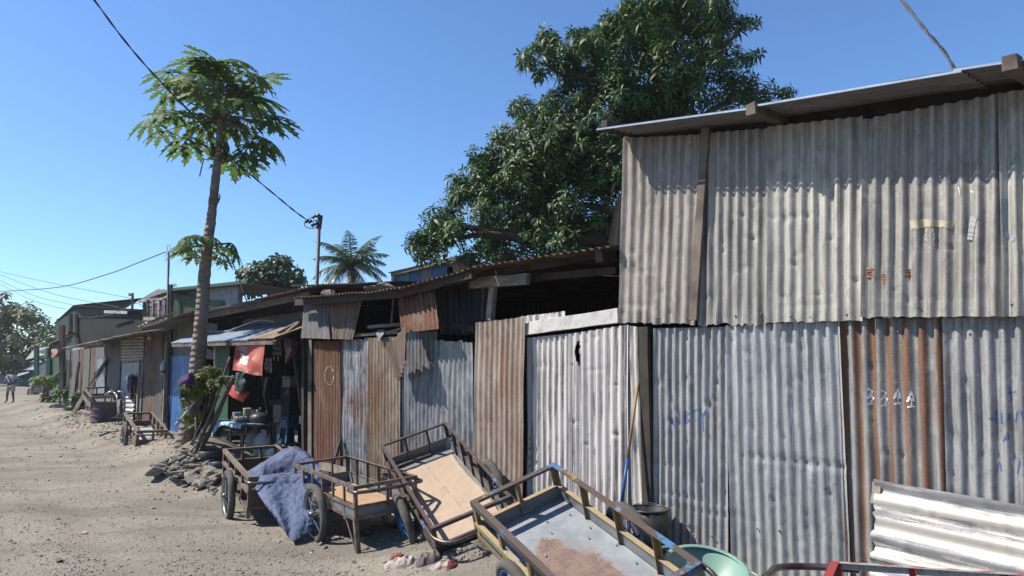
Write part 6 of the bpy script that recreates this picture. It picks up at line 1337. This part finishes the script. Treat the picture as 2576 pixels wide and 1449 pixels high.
pf = plain('papaya_fruit', (.03, .07, .02), (.05, .08, .02), .5)
for k in range(6):
    an = k * 1.05; c = at(551, 372 + 12 * (k % 3), YP) + Vector((math.cos(an) * .13, math.sin(an) * .13, 0)); mb = MB(); mb.lathe([(0, .10), (.03, .09), (.065, .0), (.06, -.06), (.03, -.11), (0, -.125)], c, 12); mb.build('fruit', pf, pap, smooth=True)
dl = plain('dead_leaf', (.22, .15, .07), (.12, .08, .05), .9); yl_ = plain('yellow_leaf', (.5, .28, .03), (.42, .25, .04), .7)
for (px, py, m, s) in [(553, 505, dl, .16), (545, 655, yl_, .12), (560, 668, dl, .1), (481, 658, dl, .1), (557, 395, yl_, .1)]:
    v, f = papaya_leaf(rd, 5, s * 1.6, 1.0); c = at(px, py - 12, YP - .15); np_obj('dry_leaf', v @ np.array([[.25, 0, -.97], [0, .6, 0], [.97, 0, .25]]) + np.array(c), f, m, pap)
for a_, b_ in (((513, 398), (502, 444)), ((588, 402), (605, 450)), ((496, 660), (520, 642)), ((582, 650), (625, 770))): mb = MB(); mb.tube([at(*a_, YP), at(*b_, YP)], .012, 5); mb.build('dry_petiole', plain('dry_stalk', (.22, .19, .13), None, .9), pap)
# vine and sticks round the trunk
VL = leaf_mat('vine_leaf', (.06, .12, .025), (.20, .20, .05), (.42, .26, .05), rough=.6, spec=.2, trans=.3); vt = [rosette(6, .13, .065, .6, -.5, .5, rd), rosette(5, .11, .06, .2, -.7, .8, rd)]
vine = thing('vine', 'yellowing climbing vine tangled over the sticks round the papaya trunk', 'vine', gnd(478, 1150))
vl = [(tuple(at(px, py, 11.5 + rd.uniform(-.35, .4))), r * 11.6 / 1750, 1.2) for px, py, r in [(548, 938, 18), (525, 940, 24), (500, 950, 22), (480, 968, 22), (470, 990, 20), (520, 965, 24), (545, 965, 18), (465, 1008, 16), (500, 985, 22), (470, 1045, 14), (480, 1075, 10), (560, 950, 12), (456, 985, 10)]]
crown('leaves', VL, vine, vl, vt, 620, at(510, 985, 11.8), rd, scale=(.6, 1.1))
mb = MB()
for k in range(16): a = at(rd.uniform(470, 560), rd.uniform(930, 1000), 11.6); b = at(rd.uniform(465, 500), rd.uniform(1040, 1120), 11.7); mb.tube(spline([a, a.lerp(b, .5) + Vector((rd.uniform(-.15, .15), 0, rd.uniform(-.1, .1))), b], 4), .008, 5)
mb.build('stems', plain('vine_stem', (.17, .13, .09), None, .9), vine)
for (a, b, r, m, lab) in [((579, 898, 11.3), (487, 1150, 11.2), .03, wood_old, 'long grey stick with a forked top leaning right of the papaya trunk'), ((588, 945, 11.4), (497, 1145, 11.3), .045, wood_old, 'thick grey pole leaning behind the vine by the shop table'), ((545, 976, 11.5), (470, 1142, 11.4), .03, wood_dark, 'dark stick leaning close to the papaya trunk'), ((500, 996, 11.2), (441, 1070, 11.1), .02, plain('blue_white_pipe', (.3, .42, .55), (.55, .56, .56), .5), 'blue and white pipe leaning left of the papaya trunk'), ((492, 1050, 11.2), (482, 1140, 11.1), .018, wood_pale, 'short pale stick upright beside the papaya foot'), ((522, 1085, 11.3), (478, 1136, 11.0), .02, wood_pale, 'pale split stick lying low across the stones'), ((600, 955, 11.25), (552, 948, 11.2), .012, wood_pale, 'thin pale twig poking out of the vine toward the banner')]:
    p, q = at(*a), at(*b); mb = MB(); mb.tube(spline([p, p.lerp(q, .5) + Vector((.03, 0, .02)), q], 5), [r * .75] * 5 + [r] * 6, 8); ob = mb.build('stick', m, base=q, smooth=True); tag(ob, lab, 'stick', 'sticks leaning round the papaya')
rag('purple_cloth', fab('violet_cloth', (.10, .045, .17), (.06, .028, .10)), [[at(454, 945, 10.8), at(472, 939, 10.7), at(490, 943, 10.8)], [at(451, 958, 10.75), at(472, 955, 10.55), at(491, 958, 10.75)], [at(448, 973, 10.75), at(466, 968, 10.65), at(488, 970, 10.75)]], 'violet cloth hung on the vine left of the papaya trunk', 'cloth', seed=50, res=6, wr=.03)
# ---- coconut palm
def palm(name, label, px, py_c, Y, L, nf, rd, basez=0):
    o = thing(name, label, 'palm tree', Vector((at(px, 920, Y).x, Y, 0))); c = at(px, py_c, Y)
    limb(o, [Vector((c.x + .3, Y, 0)), Vector((c.x + .1, Y, c.z * .5)), c], .2, .13, bark, 'trunk')
    V, Fc = [], []; mbr = MB()
    for k in range(nf):
        yaw = k * 2.39996; el = 1.25 - 1.75 * (k / nf) + rd.uniform(-.1, .1); l = L * rd.uniform(.85, 1.08); d = Vector((math.cos(yaw), math.sin(yaw), 0)); pts = []
        for i in range(15):
            t = i / 14; r = l * t; e = el - 1.15 * t ** 1.6; pts.append((pts[-1] + (d * math.cos(e) + UP * math.sin(e)) * (l / 14)) if i else c.copy())
        mbr.tube(pts, [.03 - .024 * i / 14 for i in range(15)], 5)
        ps = spline(pts, 4)
        for i in range(4, len(ps) - 1):
            t = i / len(ps); p = ps[i]; tg = (ps[i + 1] - ps[i - 1]).normalized(); sd = tg.cross(UP).normalized(); ll = L * .24 * math.sin(PI * min(1, .12 + t * .95)) ** .7
            for s_ in (-1, 1):
                q = p + (sd * s_ * .75 + tg * .6 + UP * rd.uniform(-.7, -.05)).normalized() * ll + UP * rd.uniform(-.4, -.1) * ll; w = .015 * L / 2.2; k0 = len(V)
                V += [tuple(p + tg * w), tuple(p - tg * w), tuple(p.lerp(q, .5) - tg * w * 1.3 + UP * .05 * ll), tuple(p.lerp(q, .5) + tg * w * 1.3 + UP * .05 * ll), tuple(q)]
                Fc += [(k0, k0 + 1, k0 + 2), (k0, k0 + 2, k0 + 3), (k0 + 3, k0 + 2, k0 + 4)]
    mbr.build('fronds_midribs', plain('palm_rib', (.2, .2, .08), None, .6), o, smooth=True); np_obj('fronds', V, Fc, leaf_mat('palm_leaf', (.035, .085, .03), (.085, .15, .05), (.25, .22, .09), .4, .5, .25), o); return o
palm('coconut_palm', 'coconut palm with spreading fronds behind the roofs right of the utility pole', 884, 668, 26, 1.75, 26, rd)
# ---- round tree between the houses, and trees down the lane
gt = [rosette(7, .26, .12, .7, -.4, .5, rd), rosette(6, .24, .11, .3, -.6, .7, rd)]
def tree(name, label, lob, Y, dens, mat, trunk_px, rd, scale=(.8, 1.2), group=None, gaps=.35, dep=1.2):
    b = Vector((at(trunk_px, 920, Y).x, Y, ground_z(0, 70))); o = thing(name, label, 'tree', b, group); lobes = []
    for px, py, r in lob:
        for rep in (0, 1): y2 = Y + (rd.uniform(-1, .5) if rep == 0 else rd.uniform(.5, 3)); lobes.append((tuple(at(px, py, y2)), r * y2 / 1750 * (1 if rep == 0 else .9), dep))
    cx = sum(l[0] for l in lob) / len(lob); cy = max(l[1] for l in lob); cen = at(cx, cy, Y)
    crown('crown', mat, o, lobes, gt, dens, cen, rd, scale=scale, gaps=gaps)
    limb(o, [b, b.lerp(cen, .6) + Vector((.2, 0, 0)), cen + UP * .5], .25, .1, bark, 'trunk')
    for px, py, r in lob[::2]: limb(o, [b.lerp(cen, .7), cen.lerp(at(px, py, Y), .5), at(px, py, Y)], .09, .02, bark)
    return o
GL = leaf_mat('broad_leaf', (.02, .06, .015), (.055, .105, .028), (.12, .12, .04), .5, .35, .2)
tree('round_tree', 'round dark green tree between the laundry hut and the utility pole', [(680, 690, 40), (640, 690, 36), (720, 690, 38), (700, 665, 30), (660, 668, 26), (625, 705, 28), (750, 700, 24), (690, 715, 40), (760, 702, 14), (640, 725, 30), (720, 722, 34), (600, 722, 16)], 27, 60, GL, 685, rd, (1.0, 1.5))
YGL = leaf_mat('haze_paled_leaf', (.11, .14, .05), (.25, .26, .11), (.2, .16, .07), .6, .25, .25)  # leaf colours lightened so that haze is put into them
tree('lane_tree', 'large haze-paled yellow green tree over the hazy end of the lane', [(20, 800, 50), (70, 800, 44), (-30, 800, 55), (40, 850, 55), (95, 845, 40), (-20, 880, 60), (60, 890, 46), (100, 800, 22), (10, 760, 30), (-50, 840, 50), (110, 868, 26), (20, 920, 40)], 52, 9.5, YGL, 30, rd, (1.7, 2.5), 'trees at the end of the lane')
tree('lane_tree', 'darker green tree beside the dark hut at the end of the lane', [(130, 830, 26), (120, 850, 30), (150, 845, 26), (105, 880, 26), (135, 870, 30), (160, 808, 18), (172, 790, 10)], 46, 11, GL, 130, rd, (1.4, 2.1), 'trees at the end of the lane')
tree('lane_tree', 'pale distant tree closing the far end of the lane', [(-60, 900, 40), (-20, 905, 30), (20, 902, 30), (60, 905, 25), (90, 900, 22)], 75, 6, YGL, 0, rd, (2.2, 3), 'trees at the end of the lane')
# small papaya and shrubs beside the lane
sp = thing('young_papaya', 'young papaya plant with drooping leaves beside the lane', 'plant', at(121, 1021, 29)); tp_ = at(121, 958, 29)
limb(sp, [at(121, 1022, 29), at(120, 990, 29), tp_], .06, .04, pstem, 'stem')
papaya_crown(sp, tp_, [(k * 2.39996, rd.uniform(-.2, .7), rd.uniform(.25, .6), rd.uniform(.5, 1), rd.uniform(.7, 1)) for k in range(16)], .42, rd)
SL = leaf_mat('shrub_leaf', (.04, .11, .025), (.10, .20, .05), None, .5, .35, .25); stt = [rosette(8, .3, .12, .9, -.3, .6, rd), rosette(6, .26, .11, .5, -.5, .8, rd)]
for lab, lob, Y in [('leafy green shrub growing against the pale concrete lump by the lane', [(188, 1010, 12), (180, 1025, 12), (196, 998, 10), (175, 1035, 8), (200, 1015, 10), (186, 1038, 8)], 23.5), ('bushy green shrub behind the concrete lump at the foot of the weathered house', [(150, 985, 12), (165, 990, 12), (158, 978, 9), (178, 982, 9), (146, 995, 8)], 26), ('small dry shrub under the young papaya', [(112, 995, 6), (108, 1005, 6), (118, 1008, 6), (128, 1004, 6)], 28.6)]:
    o = thing('shrub', lab, 'shrub', at(lob[0][0], 1045, Y)); crown('leaves', SL if 'dry' not in lab else YGL, o, [(tuple(at(px, py, Y + rd.uniform(-.2, .2))), r * Y / 1750, 1.2) for px, py, r in lob], stt, 420, at(lob[0][0], 1030, Y), rd, scale=(.6, 1.05))
    mb = MB()
    for px, py, r in lob: mb.tube([at(lob[0][0], 1048 if Y < 25 else 1022, Y), at(px, py, Y)], .012, 5)
    mb.build('stems', pstem, o)
for k, (px, py, Y, s, fl_, lab) in enumerate([(155, 1030, 25.0, (.62, .4, .52), .9, 'pale concrete lump between the shrubs beside the lane'), (144, 987, 27.5, (.5, .4, .4), .9, 'beige sandbag heap at the foot of the red topped pole'), (100, 1022, 28.5, (.9, .5, .3), .6, 'dark stone at the foot of the young papaya')]):
    o = bpy.data.objects.new('concrete_lump', stone_mesh('lump', 60 + k, fl_, .3, 3, plain('pale_concrete_%d' % k, (.36, .33, .28) if k < 2 else (.12, .11, .1), (.25, .23, .2) if k < 2 else (.07, .065, .06), .9))); C.objects.link(o); o.location = at(px, py, Y); o.scale = [q * 1.6 for q in s]; tag(o, lab, 'lump')
for a, b, r, lab in [((211, 994, 22.6), (172, 1062, 21.2), .06, 'dark thick plank leaning on the bank by the shrubs'), ((199, 910, 24.2), (187, 994, 24.0), .05, 'thin pole leaning on the weathered house'), ((130, 1045, 24), (172, 1040, 23.2), .05, 'pale log lying on the lane edge'), ((205, 1032, 21.5), (236, 1042, 20.6), .04, 'pale plank lying before the rusty drum')]:
    p, q = at(*a), at(*b); mb = MB(); mb.bar(p, q, r * 2, r, UP, .008, 6); ob = mb.build('plank', wood_old if 'pale' not in lab else wood_pale, base=q); tag(ob, lab, 'plank')

# ================================================================== POLES AND WIRES
steel_pole = plain('grey_pole_steel', (.13, .135, .145), (.08, .08, .085), .6, .2)
YU = 14.5; up_ = thing('utility_pole', 'grey steel utility pole with a knot of clamps rising behind the roofs', 'pole', Vector((at(801, 920, YU).x, YU, 0)))
pt = at(803, 556, YU); mb = MB(); mb.tube([Vector((pt.x - .03, YU, 0)), pt], .038, 14); mb.build('shaft', steel_pole, up_, smooth=True)
mb = MB(); mb.tube([at(802, 575, YU), at(806, 542, YU)], .055, 12); mb.build('cap', steel_pole, up_, smooth=True)
for px, py in ((780, 557), (790, 545), (800, 542), (795, 562), (788, 566), (772, 556), (804, 562)):
    mb = MB(); c = at(px, py, YU - .08); mb.lathe([(0, -.045), (.03, -.045), (.04, -.03), (.025, 0), (.04, .03), (.03, .045), (0, .045)], c, 12, Matrix.Rotation(.9, 3, 'Y')); mb.build('insulator', black_plastic, up_, smooth=True)
mb = MB(); mb.tube(spline([at(768, 556, YU), at(766, 566, YU), at(774, 573, YU), at(788, 574, YU), at(800, 570, YU)], 6), .009, 6); mb.tube(spline([at(776, 552, YU), at(784, 546, YU), at(800, 541, YU)], 5), .01, 6); mb.tube(spline([at(780, 560, YU), at(790, 556, YU), at(804, 552, YU)], 5), .01, 6); mb.build('jumper_wires', black_plastic, up_, smooth=True)
def cable(name, pix, r, lab, twist=False, n=10):
    ps = spline([at(*p) for p in pix], n); mb = MB()
    if twist:
        for ph_ in (0, PI):
            q = []
            for i, p in enumerate(ps):
                t = (ps[min(i + 1, len(ps) - 1)] - ps[max(0, i - 1)]).normalized(); a = t.cross(UP).normalized(); b = a.cross(t); an = i * .2 + ph_; q.append(p + (a * math.cos(an) + b * math.sin(an)) * r * .95)
            mb.tube(q, r, 6)
    else: mb.tube(ps, r, 6)
    o = mb.build(name, black_plastic, base=ps[0], smooth=True); return tag(o, lab, 'cable')
iy = lambda px: 1 / (.0690 + (798 - px) * .0000555)
cable('electric_cable', [(px, py, iy(px)) for px, py in [(120, -140), (180, -70), (237, 0), (300, 85), (362, 160), (420, 222), (500, 305), (580, 394), (640, 447), (700, 497), (740, 530), (774, 555)]], .0085, 'thick twisted cable sagging from the upper left past the papaya to the utility pole', True, 26)
cable('electric_cable', [(2140, -140, 5.2), (2200, -72, 4.95), (2268, 0, 4.7), (2330, 78, 4.5), (2375, 130, 4.4), (2404, 180, 4.32)], .006, 'short twisted cable dropping onto the roof edge of the big shed', True, 26)
for pix, lab in [([(-60, 735, 24), (0, 733, 23), (150, 722, 20.5), (270, 690, 18.5), (350, 660, 17.2), (418, 633, 16.3)], 'thin wire rising to the tip of the slim antenna pole'), ([(-60, 665, 45), (0, 683, 42), (150, 716, 36), (345, 753, 30)], 'highest of the thin wires running left from the lamp post'), ([(-60, 670, 45), (0, 691, 42), (130, 738, 36), (300, 773, 31)], 'second of the thin wires running left to the dark hut'), ([(-60, 680, 45), (0, 706, 42), (90, 745, 38), (188, 768, 33)], 'third of the thin wires running left to the dark hut'), ([(-60, 690, 45), (0, 715, 42), (80, 755, 39), (165, 778, 36)], 'lowest of the thin wires running left to the dark hut'), ([(220, 800, 30), (280, 790, 28), (338, 764, 26), (360, 772, 24)], 'slack wire looping from the lamp post over the dark hut')]: cable('thin_wire', pix, .012, lab)
ap = thing('antenna_pole', 'slim steel pole with a wire loop at its tip in front of the weathered house', 'pole', at(421, 1090, 16.3)); mb = MB(); mb.tube([at(421, 1090, 16.3), at(421.5, 860, 16.3), at(423, 634, 16.3)], .026, 8); mb.build('shaft', steel_pole, ap, smooth=True)
mb = MB(); mb.tube(spline([at(423, 634, 16.3), at(420, 620, 16.3), at(424, 617, 16.3), at(428, 621, 16.3), at(427, 650, 16.3), at(425, 700, 16.3)], 6), .006, 5); mb.build('wire_loop', black_plastic, ap)
lp = thing('lamp_post', 'thin pole with a small white lamp above the dark hut roof', 'lamp post', at(333, 800, 29)); mb = MB(); mb.tube([at(332, 800, 29), at(334, 737, 29)], .05, 8); mb.build('shaft', steel_pole, lp); mb = MB(); mb.box(at(330, 741, 28.9), (.16, .2, .12)); mb.build('lamp_head', plain('white_lamp', (.6, .6, .6), None, .5), lp, bevel=.02)
ta = thing('tv_antenna', 'small television antenna on the laundry hut roof', 'antenna', at(430, 735, 20.5)); mb = MB(); mb.tube([at(430, 735, 20.5), at(430, 716, 20.5)], .02, 6); mb.tube([at(430, 719, 20.5), at(443, 716, 20.5)], .012, 5)
for k in range(4): mb.tube([at(432 + 3.4 * k, 714, 20.3), at(434 + 3.4 * k, 722, 20.7)], .008, 4)
mb.build('elements', steel_pole, ta)

# ================================================================== PERSON AND MOTORBIKE, FAR LEFT
def skin(name, mat, joints, edges, parent=None, base=None, sub=2):
    me = bpy.data.meshes.new(name); o0 = Vector(base) if parent is None else base_of(parent); me.from_pydata([tuple(Vector(j[0]) - o0) for j in joints], edges, []); o = bpy.data.objects.new(name, me); C.objects.link(o)
    s = o.modifiers.new('skin', 'SKIN'); o.modifiers.new('sub', 'SUBSURF').levels = sub; o.modifiers['sub'].render_levels = sub
    for i, j in enumerate(joints): me.skin_vertices[0].data[i].radius = (j[1] * .86, (j[1] if len(j) < 3 else j[2]) * .86)
    me.skin_vertices[0].data[0].use_root = True
    dg = bpy.context.evaluated_depsgraph_get(); m2 = bpy.data.meshes.new_from_object(o.evaluated_get(dg)); bpy.data.objects.remove(o)
    m2.materials.clear(); m2.materials.append(mat); m2.polygons.foreach_set('use_smooth', [True] * len(m2.polygons)); m2.name = name
    o = bpy.data.objects.new(name, m2); C.objects.link(o)
    if parent is not None: o.parent = parent
    else: o.location = o0
    return o
pb = gnd(24, 1014); Y_ = pb.y; s = 1.64
def J(x, y, z): return pb + Vector((x, y, z)) * .86
body_m = plain('brown_skin', (.12, .065, .045), (.10, .055, .04), .6, bump=0)
jt = [(J(0, 0, .93), .125, .10), (J(0, 0, 1.12), .12, .09), (J(0, -.01, 1.30), .15, .10), (J(0, 0, 1.40), .07, .06), (J(0, -.01, 1.47), .055, .055), (J(0, -.02, 1.56), .085, .095), (J(0, -.02, 1.65), .07, .08),
      (J(.17, 0, 1.36), .052), (J(.25, .03, 1.12), .042), (J(.20, -.16, .98), .034), (J(.15, -.22, 1.0), .026), (J(-.17, 0, 1.36), .052), (J(-.27, .02, 1.13), .042), (J(-.22, -.16, 1.02), .034), (J(-.17, -.22, 1.06), .026),
      (J(.10, 0, .86), .085), (J(.16, -.04, .48), .058), (J(.18, .02, .09), .04), (J(.19, -.13, .035), .03), (J(-.10, 0, .86), .085), (J(-.17, .04, .48), .058), (J(-.21, .08, .09), .04), (J(-.23, -.06, .035), .03)]
ed = [(0, 1), (1, 2), (2, 3), (3, 4), (4, 5), (5, 6), (2, 7), (7, 8), (8, 9), (9, 10), (2, 11), (11, 12), (12, 13), (13, 14), (0, 15), (15, 16), (16, 17), (17, 18), (0, 19), (19, 20), (20, 21), (21, 22)]
per = skin('person', body_m, jt, ed, base=pb); tag(per, 'person in a white shirt and pale shorts walking on the lane at the far left', 'person')
skin('shirt', plain('white_shirt', (.62, .62, .62), (.52, .52, .54), .9), [(J(0, 0, .98), .17, .13), (J(0, 0, 1.15), .165, .13), (J(0, -.01, 1.30), .18, .125), (J(0, 0, 1.39), .10, .09), (J(.18, 0, 1.35), .075), (J(.25, .02, 1.17), .068), (J(-.18, 0, 1.35), .075), (J(-.27, .02, 1.18), .068)], [(0, 1), (1, 2), (2, 3), (2, 4), (4, 5), (2, 6), (6, 7)], per)
skin('shorts', plain('pale_shorts', (.52, .54, .50), (.42, .45, .42), .9), [(J(0, 0, .97), .165, .13), (J(.10, 0, .84), .115), (J(.15, -.03, .55), .1), (J(-.10, 0, .84), .115), (J(-.16, .03, .55), .1)], [(0, 1), (1, 2), (0, 3), (3, 4)], per)
skin('hair', plain('black_hair', (.012, .01, .01), None, .8, bump=0), [(J(0, .0, 1.60), .088, .10), (J(0, -.01, 1.67), .075, .085)], [(0, 1)], per)
mb = MB(); mb.bar(J(-.12, -.14, 1.38), J(.14, -.15, .98), .05, .012, Vector((0, -1, 0))); mb.build('strap', black_plastic, per)
mb = MB()
for sx in (-.03, .03): mb.lathe([(0, .012), (.012, 0), (0, -.012)], J(sx, -.118, 1.585), 8)
mb.lathe([(0, .03), (.016, 0), (0, -.02)], J(0, -.12, 1.55), 8); mb.build('face_features', plain('eye_dark', (.03, .02, .02), None, .5, bump=0), per)
# motorbike with a yellow crate
mp = at(98, 1003, 36.5); mk = thing('motorbike', 'parked motorbike with a white front beside the blue stall', 'motorbike', mp)
dv = Vector((.93, -.36, 0)).normalized(); RT = Matrix.Rotation(math.atan2(dv.y, dv.x), 3, 'Z')
for dx in (-.62, .62):
    w = bpy.data.objects.new('wheel', None); C.objects.link(w); w.parent = mk; w.location = dv * dx + UP * .29; w.rotation_euler = RT.to_euler(); t = tyre_mesh(); t.v = [v * .29 for v in t.v]; t.build('tyre', rubber_dark, w, smooth=True, local=True)
    q = MB(); q.lathe([(.05, -.02), (.22, -.012), (.22, .012), (.05, .02)], seg=20, rot=Matrix.Rotation(PI / 2, 3, 'X'), closed=True); q.build('rim', M_spoke, w, local=True)
mbk = MB(); mbk.bar(mp + dv * -.5 + UP * .4, mp + dv * .45 + UP * .45, .2, .25, UP); mbk.bar(mp - dv * .62 + UP * .29, mp - dv * .4 + UP * .95, .08, .08); mbk.build('frame', plain('dark_bike', (.06, .045, .045), (.12, .1, .1), .4), mk, bevel=.03)
mbk = MB(); mbk.bar(mp - dv * .1 + UP * .72, mp + dv * .55 + UP * .74, .24, .1, UP); mbk.build('seat', rubber_dark, mk, bevel=.03)
mbk = MB(); mbk.bar(mp - dv * .52 + UP * .5, mp - dv * .36 + UP * 1.0, .3, .12, dv); mbk.build('front_shield', plain('white_fairing', (.6, .6, .62), (.5, .5, .52), .3), mk, bevel=.03)
mbk = MB(); mbk.tube([mp - dv * .3 + UP * 1.02 + Vector((.1, .33, 0)), mp - dv * .38 + UP * .98, mp - dv * .3 + UP * 1.02 - Vector((.1, .33, 0))], .016, 8); mbk.build('handlebar', black_iron, mk)
cp_ = mp + dv * .62 + UP * .8; q = MB(); q.box(cp_ + UP * .16, (.46, .4, .3), RT); ob = q.build('crate', plain('ochre_crate', (.40, .25, .06), (.34, .21, .06), .6), base=cp_, bevel=.01); tag(ob, 'ochre yellow crate strapped on the back of the motorbike', 'crate')
hz = MB(); hz.box((-40, 140, 5.0), (430, 400, 12.4)); hm = bpy.data.materials.new('dusty_air'); hm.use_nodes = True; hn = hm.node_tree; hn.nodes.remove(hn.nodes['Principled BSDF'])
pv = hn.nodes.new('ShaderNodeVolumePrincipled'); pv.inputs['Color'].default_value = (.86, .90, .95, 1); pv.inputs['Density'].default_value = .0006; pv.inputs['Anisotropy'].default_value = .3
hn.links.new(pv.outputs[0], hn.nodes['Material Output'].inputs['Volume']); ho = hz.build('haze', hm); tag(ho, 'pale dusty air filling the lane', None, kind='stuff')
